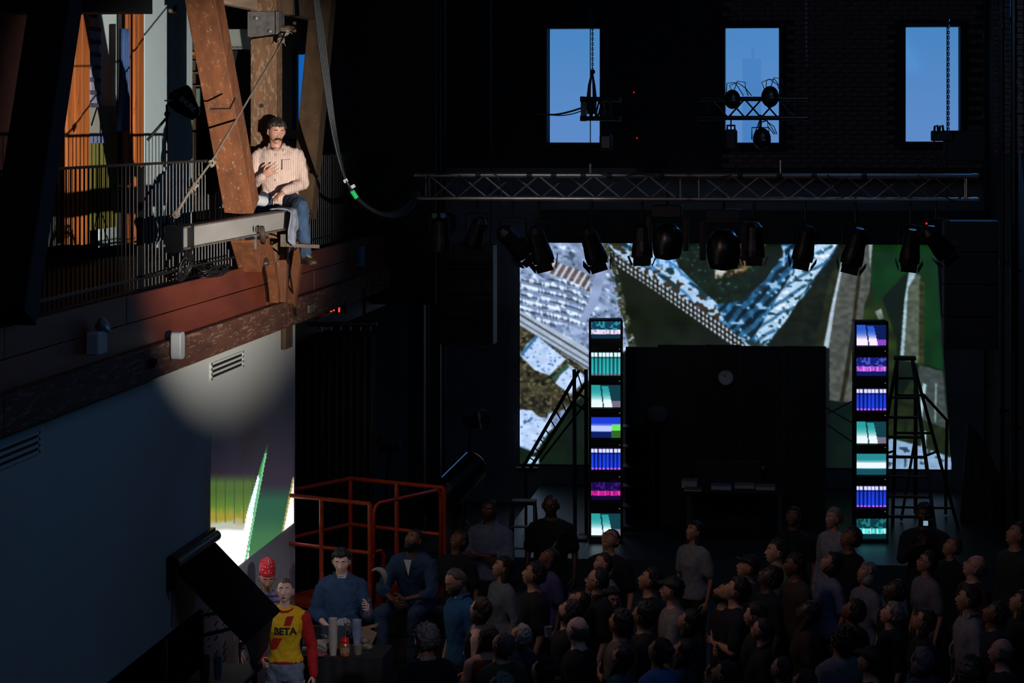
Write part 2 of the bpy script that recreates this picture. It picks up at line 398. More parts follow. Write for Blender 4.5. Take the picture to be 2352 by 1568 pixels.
def hairline(front=.062, side=.02, nape=-.075, soft=.030):
    def c(x, y, z):
        ya = np.clip((y + .095) / .19, 0, 1)          # 0 front, 1 back
        line = np.where(ya < .42, front + (side - front) * (ya / .42) ** 2.2, np.where(ya < .55, side + (-.012 - side) * (ya - .42) / .13, -.012 + (nape + .012) * ((ya - .55) / .45) ** .6))
        line = line + .007 * np.sin(x * 210 + 3 * np.sin(y * 90)) * (y < .03) + .016 * np.exp(-((np.abs(x) - .05) / .02) ** 2) * (y < -.03)
        ear = np.exp(-((y - .01) / .016) ** 2 - ((z + .005) / .03) ** 2)
        return np.clip(smooth01((z - line) / soft) - ear * 1.2, 0, 1)
    return c
HAIR = {}
def hair_mesh(style):
    if style in HAIR: return HAIR[style]
    extra = MB(); v, f = None, None
    if style == 'short': v, f = shell(hairline(), .016, nz=.011, freq=55)
    elif style == 'crop': v, f = shell(hairline(.066, .02, -.06), .006, nz=.002, freq=90)
    elif style == 'full': v, f = shell(hairline(.055, .0, -.085), .024, nz=.012, freq=40)
    elif style == 'curly': v, f = shell(hairline(.055, .0, -.085), .028, nz=.022, freq=75)
    elif style == 'receding': v, f = shell(hairline(.098, .035, -.07), .009, nz=.004, freq=80)
    elif style == 'fringe':
        base = hairline(.05, .02, -.07)
        v, f = shell(lambda x, y, z: base(x, y, z) * (1 - smooth01((z - .045) / .02)) * smooth01((y + .02) / .03), .009, nz=.004, freq=80)
    elif style == 'bob':
        v, f = shell(hairline(.06, -.02, -.115), .026, True, .010, 40, streak=.25)
        loft(extra, [(V((0, .035, z)), V((1, 0, 0)), V((0, 1, 0)), a, b) for z, a, b in ((.02, .092, .085), (-.03, .097, .085), (-.08, .094, .078), (-.115, .080, .06))], 18)
    elif style in ('long', 'verylong'):
        v, f = shell(hairline(.06, -.0, -.1), .022, True, .008, 40, streak=.25)
        zz = ((.03, .088, .07, .035), (-.04, .095, .062, .045), (-.10, .093, .05, .06), (-.17, .098, .045, .085), (-.25, .09, .038, .10), (-.31, .06, .02, .10))
        if style == 'verylong': zz = zz[:-1] + ((-.36, .085, .035, .10), (-.46, .07, .028, .10), (-.54, .04, .012, .10))
        loft(extra, [(V((0, c, z)), V((1, 0, 0)), V((0, 1, 0)), a, b) for z, a, b, c in zz], 18)
    elif style == 'bun':
        v, f = shell(hairline(.06, .0, -.085), .014, True, .004, 60, streak=.3); extra.ball((0, .085, .085), .038, 12)
    elif style == 'pulled':
        v, f = shell(hairline(.066, .03, -.085), .009, True, .003, 60, streak=.3)
        extra.tube([(.01, .09, .02), (.03, .11, -.05), (.075, .07, -.13), (.09, .03, -.2)], [.02, .028, .022, .01], 10)
    elif style == 'cap':
        v, f = shell(lambda x, y, z: smooth01((z - .035) / .012), .020, nz=.0)
        pr = [V((.078 * math.sin(a), -.075 - .075 * math.cos(a) ** .8, .046 - .012 * (1 - abs(math.sin(a))))) for a in np.linspace(-1.57, 1.57, 15)]
        extra.prism(pr, (0, 0, .006))
    elif style == 'bandana':
        v, f = shell(lambda x, y, z: smooth01((z - .045 - .0 * y) / .01) * 1.0, .020, True, .004, 30)
        v = v.copy(); s = v[:, 2] > .06; v[s, 2] = np.minimum(v[s, 2] + (v[s, 2] - .06) * 2.6, .172 + .010 * np.sin(v[s, 0] * 40 + 1)); v[s, 0] += .0; v[s, 1] += (v[s, 2] - .06) * .30
        extra.tube([(0, .08, .07), (-.03, .115, .05), (-.05, .12, .0)], [.018, .014, .004], 8)
        extra.tube([(0, .08, .07), (.02, .12, .04), (.02, .125, -.01)], [.018, .014, .004], 8)
    n = len(v)
    if extra.v:
        v = np.vstack([v, np.array(extra.v)]); f = f + [tuple(i + n for i in q) for q in extra.f]
    HAIR[style] = mesh_from('hair', v, f, None); return HAIR[style]
PARTM = {}
def part_mesh(kind, cond=None):
    if kind in PARTM: return PARTM[kind]
    mb = MB()
    if kind == 'eyeL' or kind == 'eyeR':
        s = 1 if kind[-1] == 'L' else -1; mb.ball((s * .030, -.0755, .010), .0115, 10, (1.15, .75, .62))
    if kind in ('irisL', 'irisR'):
        s = 1 if kind[-1] == 'L' else -1; mb.ball((s * .030, -.0825, .0105), .0048, 8, (1, .6, 1))
    if kind in ('lashL', 'lashR'):
        s = 1 if kind[-1] == 'L' else -1; mb.tube([(s * .016, -.081, .008), (s * .024, -.0862, .004), (s * .034, -.0855, .003), (s * .043, -.078, .007)], [.0008, .0013, .0013, .0008], 6)
    if kind in ('browL', 'browR'):
        s = 1 if kind[-1] == 'L' else -1; mb.tube([(s * .013, -.0895, .027), (s * .026, -.0905, .0325), (s * .040, -.083, .031), (s * .048, -.074, .026)], [.0025, .0045, .004, .0015], 6)
    if kind == 'mouth': mb.tube([(-.024, -.0835, -.0635), (-.012, -.0925, -.0635), (0, -.0945, -.0645), (.012, -.0925, -.0635), (.024, -.0835, -.0635)], [.001, .0036, .0042, .0036, .001], 8)
    if kind == 'open_mouth': mb.ball((0, -.089, -.069), .011, 12, (1.15, .5, .95))
    if kind == 'moustache': mb.tube([(-.034, -.076, -.070), (-.026, -.086, -.057), (-.012, -.098, -.0505), (0, -.101, -.051), (.012, -.098, -.0505), (.026, -.086, -.057), (.034, -.076, -.070)], [.003, .008, .0095, .009, .0095, .008, .003], 8)
    if kind in ('glassL', 'glassR'): pass
    if kind == 'glasses':
        for s in (-1, 1):
            mb.tube([(s * .031 + .021 * math.cos(a), -.096 + .10 * (math.cos(a) * s > .5) * .1, .008 + .017 * math.sin(a)) for a in np.linspace(0, 2 * math.pi, 17)], .0018, 6)
            mb.tube([(s * .052, -.094, .012), (s * .074, -.06, .012), (s * .080, .01, .008)], .0018, 6)
        mb.tube([(-.010, -.096, .012), (.010, -.096, .012)], .0018, 6)
    if kind == 'headphones': mb.tube([(.084 * math.cos(a), .01, .0 + .128 * math.sin(a)) for a in np.linspace(0, math.pi, 15)], .006, 6)
    if mb.v: me = mesh_from(kind, np.array(mb.v), mb.f, None)
    elif kind == 'beard':
        v, f = shell(lambda x, y, z: np.clip(smooth01((-.046 - z + np.abs(x) * .4) / .02) * smooth01((.02 - y) / .03) * (1 - np.exp(-(x / .022) ** 2 - ((z + .064) / .007) ** 2)), 0, 1), .008, nz=.006, freq=90); me = mesh_from('beard', v, f, None)
    PARTM[kind] = me; return me
def child(name, me, parent, mtx, m, label=None):
    o = bpy.data.objects.new(name, me); COL.objects.link(o); o.parent = parent; o.matrix_local = mtx
    if not me.materials: me.materials.append(m)
    o.material_slots[0].link = 'OBJECT'; o.material_slots[0].material = m
    if label: o['label'] = label
    return o
STAND = dict(pelvis=(0, .01, .94), chest=(0, 0, 1.22), neck=(0, .0, 1.46), shL=(.175, .0, 1.375), shR=(-.175, .0, 1.375), elL=(.235, .02, 1.11), elR=(-.235, .02, 1.11),
             wrL=(.24, -.06, .87), wrR=(-.24, -.06, .87), hipL=(.09, 0, .90), hipR=(-.09, 0, .90), knL=(.10, -.01, .50), knR=(-.10, -.01, .50), anL=(.11, .02, .09), anR=(-.11, .02, .09), head=(0, -.018, 1.545))
CROSS = dict(STAND, elL=(.23, -.06, 1.13), elR=(-.23, -.06, 1.13), wrL=(-.03, -.20, 1.17), wrR=(.03, -.17, 1.12))
PHONE = dict(STAND, elL=(.21, -.13, 1.16), elR=(-.21, -.13, 1.16), wrL=(.05, -.31, 1.36), wrR=(-.05, -.31, 1.34))
CLASP = dict(STAND, elL=(.23, -.02, 1.11), elR=(-.23, -.02, 1.11), wrL=(.05, -.21, .98), wrR=(-.05, -.21, .98))
POSES = {'stand': STAND, 'cross': CROSS, 'phone': PHONE, 'clasp': CLASP}
PC = {}
def pose_meshes(pk, J, sleeve, fem, bottom, vox, loose, toplo=-.1):
    k = (pk, sleeve, fem, bottom, loose)
    if k in PC: return PC[k]
    mb = MB(); torso(mb, J, -.006, fem=fem); AR = (.046, .036, .035, .024) if fem else (.053, .042, .041, .028)
    LR = (.085, .052, .052, .034) if fem else (.088, .058, .056, .038)
    for s in 'LR': arm(mb, J, s, -.002, R=AR); leg(mb, J, s, -.004, R=LR)
    hp = V(J['head']); capsule(mb, V(J['neck']) - V((0, 0, .03)), .052 if fem else .062, hp + V((0, 0, .03)), .046 if fem else .056)
    for s in 'LR':
        an = V(J['an' + s]); kn = V(J['kn' + s]); d = (an - kn).normalized(); fw = V(J.get('toe' + s, J.get('toe', (0, -1, 0)))); fw = (fw - d * fw.dot(d) * .7).normalized()
        capsule(mb, an + d * .03, .030, an + d * .058 + fw * .12, .018)
    body = remesh(mb, vox)
    mb = MB(); torso(mb, J, .010 + loose, fem=fem, lo=toplo if bottom != 'dress' else -.2, hi=.54 if sleeve != 'none' else .5)
    if sleeve != 'none':
        for s in 'LR': arm(mb, J, s, .010 + loose * .6, {'long': 'wrist', 'short': 'short', 'rolled': 'rolled', 'cap': 'cap'}[sleeve], R=AR)
    top = remesh(mb, vox)
    mb = MB(); torso(mb, J, .006, hi=.03, fem=fem)
    for s in 'LR': leg(mb, J, s, .010, R=LR, upto=.35 if bottom == 'shorts' else None)
    bot = remesh(mb, vox)
    am = .009 if vox < .017 else .004
    top = crease(top, am); bot = crease(bot, am)
    PC[k] = (body, top, bot, {}); return PC[k]
SHOE = {}
def shoe_mesh(boot=False):
    if boot not in SHOE:
        mb = MB(); R = []
        for y, w, h0, z in ((.075, .022, .03, .035), (.06, .034, .045, .042), (0, .038, .052, .048), (-.06, .040, .036, .034), (-.12, .046, .028, .028), (-.165, .040, .022, .024), (-.19, .02, .012, .02)):
            R.append((V((0, y, z)), V((1, 0, 0)), V((0, 0, 1)), w, h0 if z - h0 > -.01 else z))
        loft(mb, R, 14); mb.box((0, -.055, .006), (.082, .235, .016))
        if boot: mb.tube([(0, .012, .05), (0, .018, .11), (0, .02, .20)], [.048, .046, .054], 12)
        v, f = remesh(mb, .007, 3); SHOE[boot] = mesh_from('shoe', v, f, None)
    return SHOE[boot]
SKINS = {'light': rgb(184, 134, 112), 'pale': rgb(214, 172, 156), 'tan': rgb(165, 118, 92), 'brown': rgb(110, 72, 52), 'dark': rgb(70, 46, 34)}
def cmat(col, kind='cloth'):
    k = '%s_%02x%02x%02x' % (kind, *col)
    if kind == 'cloth': return mat(k, rgb(*col), .9, 0, 22, .22, .5)
    if kind == 'hair': return mat(k, rgb(*col), .6, 0, 60, .5, .8, stretch=(1, 1, .3))
    return mat(k, rgb(*col), .5, 0, 20, .1, .1)
def skin(k): return mat('skin_' + k, SKINS[k], .5, 0, 30, .12, .12)
def person(label, loc, yaw=0, pose='stand', h=1.75, sk='light', sleeve='short', top=(20, 20, 26), bottom='trousers', bcol=(18, 20, 30), hair='short', hcol=(25, 18, 15), hyaw=0, hpitch=0, hroll=0,
           fem=False, extras=(), hands=('relaxed', 'relaxed'), palms=None, hdir=(None, None), J=None, vox=.018, loose=.006, topmat=None, botmat=None, group=None, mouth=0, toplo=-.1, base=1.75, boot=False, shoecol=(25, 22, 22), eyes='open', hatmat=None, bx=1.0):
    custom = J is not None; J = J or POSES[pose]; pk = label if custom else pose
    body, tp, bt, cache = pose_meshes(pk, J, sleeve, fem, bottom, vox, loose, toplo)
    root = thing('person', label, 'person', loc, yaw, group); s = h / base; root.scale = (s * bx, s, s)
    hp = V(J['head']); M = Matrix.Translation(hp) @ Matrix.Rotation(hyaw, 4, 'Z') @ Matrix.Rotation(hpitch, 4, 'X') @ Matrix.Rotation(hroll, 4, 'Y') @ Matrix.Translation(V((0, -.012, .075)))
    hv, hf = head_arrays(fem, mouth); hv = hv * (.96 if fem else 1.0)
    A = np.array(M); hv = hv @ A[:3, :3].T + A[:3, 3]
    vs = [body[0]]; fs = list(body[1]); n = len(body[0])
    for i, sd in enumerate('LR'):
        if hands[i]:
            pl = palms[i] if palms else V((-1 if sd == 'L' else 1, .3, 0))
            a, b = hand_at(J['wr' + sd], J['el' + sd], pl, sd, hands[i], hdir[i], .92 if fem else 1.0)
            vs.append(a); fs += [tuple(q + n for q in t) for t in b]; n += len(a)
    vs.append(hv); fs += [tuple(q + n for q in t) for t in hf]
    child('body', mesh_from('body', np.vstack(vs), fs, None), root, Matrix.Identity(4), skin(sk))
    for nm, arr, m in (('shirt' if bottom != 'dress' else 'dress', tp, topmat or cmat(top)), ('shorts' if bottom == 'shorts' else 'trousers', bt, botmat or cmat(bcol if bottom != 'dress' else top))):
        if nm not in cache: cache[nm] = mesh_from(nm, arr[0], arr[1], None)
        child(nm, cache[nm], root, Matrix.Identity(4), m)
    S = .96 if fem else 1.0; MS = M @ Matrix.Scale(S, 4)
    if hair != 'bald':
        nm = {'cap': 'cap', 'bandana': 'bandana'}.get(hair, 'hair'); child(nm, hair_mesh(hair), root, MS, hatmat or cmat(hcol, 'hair'))
        if hair in ('cap', 'bandana') and 'nohair' not in extras: child('hair', hair_mesh('crop'), root, MS, cmat((30, 22, 18), 'hair'))
    for sd in 'LR':
        if eyes == 'open':
            e = child('eye', part_mesh('eye' + sd), root, MS, mat('eye_white', rgb(205, 200, 195), .3, 0, 5, .02, 0)); child('iris', part_mesh('iris' + sd), e, Matrix.Identity(4), mat('iris', rgb(35, 24, 18), .2, 0, 5, .1, 0)) if vox < .016 else None
            if vox >= .016: child('iris', part_mesh('iris' + sd), root, MS, mat('iris', rgb(35, 24, 18), .2, 0, 5, .1, 0))
        else: child('eyelashes', part_mesh('lash' + sd), root, MS, mat('iris', rgb(35, 24, 18), .2, 0, 5, .1, 0))
        hc = hcol if hair not in ('cap', 'bandana', 'bald') else (45, 34, 28)
        child('eyebrow', part_mesh('brow' + sd), root, MS, cmat(tuple(int(c * .7) for c in hc), 'hair'))
    child('lips', part_mesh('mouth'), root, MS, mat('lips_' + sk, tuple(c * .55 if i else c * .8 for i, c in enumerate(SKINS[sk])), .4, 0, 10, .05, 0)) if not mouth else child('mouth', part_mesh('open_mouth'), root, MS, mat('mouth_dark', rgb(40, 10, 10), .5, 0, 10, .1, 0))
    for x in extras:
        if x in ('glasses', 'headphones'): child(x, part_mesh(x), root, MS, mat('black_plastic', rgb(16, 16, 18), .35, 0, 10, .1, 0))
        if x == 'goldglasses': child('glasses', part_mesh('glasses'), root, MS, mat('glasses_gold', rgb(150, 120, 80), .25, 1, 10, .1, 0))
        if x == 'sunglasses_up': child('sunglasses', part_mesh('glasses'), root, MS @ Matrix.Rotation(math.radians(-48), 4, 'X'), mat('black_plastic', rgb(16, 16, 18), .35, 0, 10, .1, 0))
        if x in ('moustache', 'beard'): child(x, part_mesh(x), root, MS, cmat(hcol if hair != 'bald' else (150, 145, 140), 'hair'))
    for sd in 'LR':
        an = V(J['an' + sd]); kn = V(J['kn' + sd]); d = (kn - an).normalized(); y = -V(J.get('toe' + sd, J.get('toe', (0, -1, 0)))); y = (y - d * y.dot(d) * J.get('toef', 1.0)).normalized(); x = y.cross(d).normalized(); z = x.cross(y)
        R = Matrix((x, y, z)).transposed().to_4x4(); R.translation = an - z * .085
        bo = child('boot' if boot else 'shoe', shoe_mesh(boot), root, R, cmat(shoecol, 'leather'))
        if boot:
            if 'lace' not in PARTM:
                lb = MB()
                for i in range(7):
                    z0 = .19 - i * .022 if i < 5 else .085 - (i - 5) * .010; y0 = -.032 if i < 4 else -.036 - (i - 4) * .026
                    lb.tube([(-.022, y0 - .002, z0), (0, y0 - .014, z0 - .006), (.022, y0 - .002, z0 - .01)], .0035, 5)
                PARTM['lace'] = mesh_from('laces', np.array(lb.v), lb.f, None)
            child('laces', PARTM['lace'], bo, Matrix.Identity(4), mat('lace_tan', rgb(150, 130, 100), .8, 0, 10, .1, 0))
    return root
# ================================================================== STRUCTURE
XW = -5.3; YB = 37.0; XR = 2.80; YC = P(678, 0, X=XW).y; ZB = 4.49; CEIL = 9.4
def st(mb, name, m, **k): return tag(mb.build(name, m, **k), kind='structure')
m_floor = mat('floor_black', rgb(26, 28, 32), .55, 0, 3, .3, .1)
m_stage = mat('stage_deck', rgb(38, 52, 60), .4, 0, 4, .2, .05)
m_white = mat('wall_paint_white', rgb(205, 206, 200), .85, 0, 30, .03, .06)
m_plaster = mat('plaster_dim', rgb(92, 96, 104), .9, 0, 3, .15, .15)
m_black = mat('black_paint', rgb(18, 18, 20), .7, 0, 12, .3, .15)
m_blackm = mat('black_metal', rgb(20, 20, 23), .4, .4, 20, .2, .1)
m_brick = mat('old_brick', rgb(112, 86, 88), .9, 0, 25, .45, .5)
m_mortar = mat('mortar', rgb(38, 36, 40), .95, 0, 30, .3, .3)
m_pale = mat('interior_wall', rgb(196, 214, 216), .8, 0, 4, .04, .03)
m_col = old_timber('pine_column', rgb(178, 98, 42), rgb(140, 70, 32), .6, 'Z', 3)
m_timber = old_timber('old_timber', rgb(112, 64, 34), rgb(150, 120, 95), .60, 'Z', 14)
m_timber2 = old_timber('post_timber', rgb(100, 68, 42), rgb(132, 112, 88), .55, 'Z', 18)
m_timberd = old_timber('dark_timber', rgb(88, 66, 44), rgb(120, 105, 85), .62, 'Z', 6)
m_bare = old_timber('bare_timber', rgb(150, 128, 105), rgb(110, 84, 60), .6, 'X', 6)
m_fascia = mat('fascia_boards', rgb(112, 50, 30), .45, 0, 2.5, .22, .12, stretch=(1, .5, 3))
m_rough = old_timber('rough_beam', rgb(92, 54, 38), rgb(140, 108, 92), .56, 'X', 12)
# floors
st(MB().box((-4.6, 18.5, -.1), (15.6, 38, .2)), 'floor', m_floor)
YS = P(1450, 1285, Z=.3).y
st(MB().box((-.6, (YS + YB) / 2, .15), (6.8, YB - YS, .3)), 'floor', m_stage, )
# ceiling and shell
st(MB().box((-4.5, 18.5, CEIL + .1), (15.5, 38, .2)), 'ceiling', m_black)
st(MB().box((-4.5, -.6, CEIL / 2), (15.5, .2, CEIL)), 'wall_rear', m_black)
st(MB().box((-12.2, 18.5, CEIL / 2), (.2, 38, CEIL)), 'wall_outer', m_black)
# left white wall: with serving opening below z 1.55 up to px 455
yo = P(457, 1400, X=XW).y; zo = P(457, 1400, X=XW).z; zo = P(245, 1568, X=XW).z
st(MB().box((XW - .1, (4 + YC) / 2, (3.78 + zo) / 2), (.2, YC - 4, 3.78 - zo)), 'wall_left', m_white)
st(MB().box((XW - .1, (yo + YC) / 2, zo / 2), (.2, YC - yo, zo)), 'wall_left', m_white)
st(MB().box((XW - 1.1, yo + .1, zo / 2 + .1), (1.8, .1, zo + .4)), 'wall_bar', m_black)
st(MB().box((XW - 2.0, 14, 1.9), (.1, 20, 3.8)), 'wall_bar_back', m_black)
st(MB().box((XW - 1.2, YC + .05, 1.9), (2.2, .12, 3.76)), 'wall_corner', m_black)
# balcony slab
st(MB().box((XW - 3.4, 21, 4.36), (6.7, 33, .25)), 'floor_balcony', m_black)
# back wall with three windows
wins = [(1257, 1378, 66, 329), (1665, 1789, 65, 329), (2080, 2205, 57, 325)]
wr = []
for a, b, c, d in wins:
    p = P(a, c, Y=YB); q = P(b, d, Y=YB); wr.append((p.x, q.x, q.z, p.z))
zt = sum(w[3] for w in wr) / 3; zb = sum(w[2] for w in wr) / 3
mb = MB(); xs = [-12.2] + [v for w in wr for v in (w[0], w[1])] + [XR + .2]
for i in range(0, len(xs), 2): mb.box(((xs[i] + xs[i + 1]) / 2, YB + .2, (zt + zb) / 2), (xs[i + 1] - xs[i], .4, zt - zb))
mb.box(((-12.2 + XR) / 2, YB + .2, (CEIL + zt) / 2), (XR + 12.4, .4, CEIL - zt)); mb.box(((-12.2 + XR) / 2, YB + .2, (5.2 + zb) / 2), (XR + 12.4, .4, zb - 5.2))
wb = st(mb, 'wall_back', m_mortar)
st(MB().box(((-12.2 + XR) / 2, YB + .2, 2.6), (XR + 12.4, .4, 5.2)), 'wall_back_lower', m_plaster)
for i, (x0, x1, z0, z1) in enumerate(wr):
    f = thing('window_%d' % (i + 1), None, None, ((x0 + x1) / 2, YB, z0)); tag(f, kind='structure')
    w = .05
    mb = MB()
    for c, s in ((((x0 - w / 2), YB, (z0 + z1) / 2), (w, .12, z1 - z0 + 2 * w)), (((x1 + w / 2), YB, (z0 + z1) / 2), (w, .12, z1 - z0 + 2 * w)), (((x0 + x1) / 2, YB, z1 + w / 2), (x1 - x0, .12, w)), (((x0 + x1) / 2, YB, z0 - w / 2), (x1 - x0, .12, w))): mb.box(c, s)
    mb.build('frame', m_black, f, bevel=.006)
    g = bpy.data.materials.get('window_glass')
    if not g:
        g = bpy.data.materials.new('window_glass'); g.use_nodes = True; n = g.node_tree; b = n.nodes['Principled BSDF']
        out = n.nodes['Material Output']; tr = n.nodes.new('ShaderNodeBsdfTransparent'); gl = n.nodes.new('ShaderNodeBsdfGlossy'); gl.inputs['Roughness'].default_value = .05; mx = n.nodes.new('ShaderNodeMixShader')
        nz = n.nodes.new('ShaderNodeTexNoise'); nz.inputs['Scale'].default_value = 3; ml = n.nodes.new('ShaderNodeMath'); ml.operation = 'MULTIPLY'; ml.inputs[1].default_value = .02
        n.links.new(nz.outputs[0], ml.inputs[0]); n.links.new(ml.outputs[0], mx.inputs[0]); n.links.new(tr.outputs[0], mx.inputs[1]); n.links.new(gl.outputs[0], mx.inputs[2]); n.links.new(mx.outputs[0], out.inputs[0]); n.nodes.remove(b)
    MB().box(((x0 + x1) / 2, YB + .03, (z0 + z1) / 2), (x1 - x0, .01, z1 - z0)).build('pane', g, f)
    MB().box(((x0 + x1) / 2, YB - .06, z0 - .09), (x1 - x0 + .25, .16, .05)).build('sill', m_mortar, f, bevel=.005)
# bricks around the right hand window, laid proud of the mortar: nearest 300 as parts
bm_ = MB().box((0, 0, 0), (.205, .03, .062)); brick_me = None; cnt = 0; rest = MB(); bk = []
zz = 4.95; row = 0
while zz < 7.9:
    x = -1.1 + (.11 if row % 2 else 0)
    while x < XR - .12:
        if not any(w[0] - .17 < x < w[1] + .17 and w[2] - .12 < zz < w[3] + .1 for w in wr): bk.append((x, zz))
        x += .22
    zz += .073; row += 1
bk.sort(key=lambda b: abs(b[0] - 1.0) * .6 + abs(b[1] - 5.6))
for i, (x, z) in enumerate(bk):
    dy = random.uniform(-.006, .004)
    if i < 290:
        if brick_me is None:
            o = MB().box((0, 0, 0), (.205, .03, .062)).build('brick', m_brick, origin=(0, 0, 0)); brick_me = o.data; o.parent = wb
        else:
            o = bpy.data.objects.new('brick', brick_me); COL.objects.link(o); o.parent = wb
        o.location = V((x, YB - .008 + dy, z)) - V(wb.location)
    else: rest.box((x, YB - .008 + dy, z), (.205, .03, .062))
tag(rest.build('brickwork', m_brick, wb), kind='stuff')
# right wall, brick piers and pipes
st(MB().box((XR + .1, 18.5, CEIL / 2), (.2, 38, CEIL)), 'wall_right', m_mortar)
for i, (a, b) in enumerate(((2282, 2296), (2306, 2322), (2336, 2350))):
    c = P((a + b) / 2, 300, X=XR - .02); z0 = P(a, 345, X=XR).z
    mb = MB(); z = z0; r = 0
    while z < 7.6:
        mb.box((XR - .03 + random.uniform(-.006, .006), c.y, z), (.08, .42 if r % 2 else .30, .06)); z += .073; r += 1
    tag(mb.build('trim_%d' % (i + 1), m_brick), kind='structure')
for px, r in ((2302, .03), (2330, .05), (2262, .02)):
    p = P(px, 300, X=XR - .10)
    mb = MB().tube([(XR - .10, p.y, 0), (XR - .10, p.y, CEIL)], r, 10)
    for z in (2, 4, 6, 7.2): mb.lathe([(r + .012, -.03), (r + .012, .03)], (XR - .10, p.y, z), 12); mb.box((XR - .055, p.y, z), (.10, .03, .03))
    tag(mb.build('drain_pipe', m_blackm, smooth=False), {2302: 'slim black vertical pipe between the two lit brick piers', 2330: 'thick black vertical pipe just left of the last brick pier', 2262: 'thinnest black vertical pipe in the corner beside the brick piers'}[px], 'pipe')
# ------------------------------------------------------------------ fascia and rough beam
fz = thing('trim_1', None, None, (XW, 20, 3.78)); tag(fz, kind='structure')
ys = [8, 11.4, 14.2, 16.9, 19.9, P(605, 0, X=XW).y, 25.6, 28.4, 31, P(968, 0, X=XW).y]
for r, (z0, z1) in enumerate(((4.05, 4.27), (4.27, 4.49))):
    yy = ys if r == 0 else [8, 12.4, 15.4, 18.3, 21.1, 24.4, 27, 29.8, ys[-1]]
    for a, b in zip(yy[:-1], yy[1:]):
        MB().box((XW + .02 + random.uniform(0, .006), (a + b) / 2, (z0 + z1) / 2), (.04, b - a - .008, z1 - z0 - .008)).build('board', m_fascia, fz, bevel=.003)
yj = P(638, 0, X=XW).y
for a, b in ((8, 15.2), (15.2, yj), (yj, ys[-1])):
    o = MB().box((XW + .045, (a + b) / 2, 3.915), (.13, b - a - .012, .27)).build('beam', m_rough, fz, bevel=.012)
tag(MB().box((XW - .25, 22, 3.6), (.3, 25, .2)).build('trim_9', m_black), kind='structure')
# joint plate under the beam
p = P(657, 750, X=XW + .02)
tag(MB().box((XW + .03, p.y, 3.66), (.05, .34, .24)).build('bracket_block', m_timberd, bevel=.01), 'dark wooden block under the beam joint at the white wall corner', 'block')
# ------------------------------------------------------------------ railing
rl = thing('balcony_railing', 'long black metal railing of thin round balusters along the balcony edge', 'railing', (XW - .08, 20, 4.49))
zr = P(400, 373, X=XW - .08).z
MB().box((XW - .08, 21, zr), (.045, 26, .02)).build('top_rail', m_blackm, rl)
MB().box((XW - .08, 21, 4.58), (.03, 26, .02)).build('bottom_rail', m_blackm, rl)
o0 = MB().tube([(0, 0, 4.50), (0, 0, zr)], .0068, 8, False).build('baluster', m_blackm, origin=(0, 0, 4.49)); bme = o0.data; bpy.data.objects.remove(o0)
y = 14.0; k = 0
while y < 33.6:
    o = bpy.data.objects.new('baluster', bme); COL.objects.link(o); o.parent = rl; o.location = V((XW - .08, y, 4.49)) - V(rl.location)
    y += .112; k += 1
for px in (323, 760, 905):
    q = P(px, 500, X=XW - .08); MB().box((q.x, q.y, 4.98), (.05, .05, 1.0)).build('post', m_blackm, rl)
# ------------------------------------------------------------------ balcony room (frontal partition at Y=27.5)
YI = 27.5; XI = -7.0
def rect(px0, px1, y0, y1, Y=YI, t=.1):
    p = P(px0, y0, Y=Y); q = P(px1, y1, Y=Y); return ((p.x + q.x) / 2, Y + t / 2, (p.z + q.z) / 2), (abs(q.x - p.x), t, abs(p.z - q.z))
def rb(px0, px1, y0, y1, Y=YI, t=.1, mb=None): return (mb or MB()).box(*rect(px0, px1, y0, y1, Y, t))
def rx(px0, px1, y0, y1, dx=0, t=.02, mb=None):
    """box on the side plane X=XI, given by its pixel columns and the height of its nearer edge"""
    a = P(px0, y0, X=XI + dx); b = P(px1, y1, X=XI + dx); zt_ = P(px1, y0, X=XI + dx).z; zb_ = P(px1, y1, X=XI + dx).z
    return (mb or MB()).box((XI + dx - t / 2, (a.y + b.y) / 2, (zt_ + zb_) / 2), (t, abs(b.y - a.y), zt_ - zb_))
st(rx(333, 442, -60, 560, 0), 'wall_room', m_pale)
st(rb(442, 1000, -60, 700, YI + 2.5, .1), 'wall_room_far', mat('wall_deep_brown', rgb(20, 17, 16), .8, 0, 5, .3, .1))
st(rx(-40, 62, -60, 560, -.1), 'wall_room_dark', mat('wall_maroon', rgb(52, 18, 14), .8, 0, 5, .3, .1))
st(rx(62, 155, -60, 560, -.1), 'wall_room_green', mat('wall_green', rgb(58, 72, 62), .7, 0, 5, .3, .1))
st(rx(-400, -40, -60, 560, -.1), 'wall_room_near', m_black)
q = P(200, 28, Y=19.9); tag(MB().box((-8.6, 20.1, q.z + .35), (6.0, .4, .7)).build('trim_2', m_black), kind='structure')
def col_thing(label, cuts, y1=560):
    a = P((cuts[0][0] + cuts[-1][1]) / 2, 400, X=XI); c = thing('timber_column', label, 'column', (XI, a.y, 4.49))
    for a, b in cuts: rx(a, b, -60, y1, .03 + (int(a) % 3) * .012, .03).build('plank', m_col, c, bevel=.008)
col_thing('wide orange pine column lit by the spotlight in the balcony room', ((155, 172), (172.6, 189), (189.6, 207)))
col_thing('narrow orange pine column just left of the white room wall', ((293, 301), (310, 318), (318.5, 331)))
gp = P(245, 300, X=XI); gw = thing('glazed_panel', 'glazed panel between the pine columns showing pale wall and grey board behind', 'window', (XI, gp.y, 4.49))
rx(228, 279, 10, 560, -.10).build('pale_board', m_pale, gw)
rx(207, 266, 243, 306, -.02, .02).build('grey_board', mat('board_grey', rgb(150, 150, 140), .8, 0, 6, .08, .05), gw)
rx(207, 270, 306, 520, -.04, .02).build('olive_board', mat('board_olive', rgb(122, 120, 58), .8, 0, 6, .08, .05), gw)
rx(207, 246, 306, 328, -.01, .03).build('lilac_board', mat('board_lilac', rgb(120, 130, 170), .8, 0, 6, .08, .05), gw)
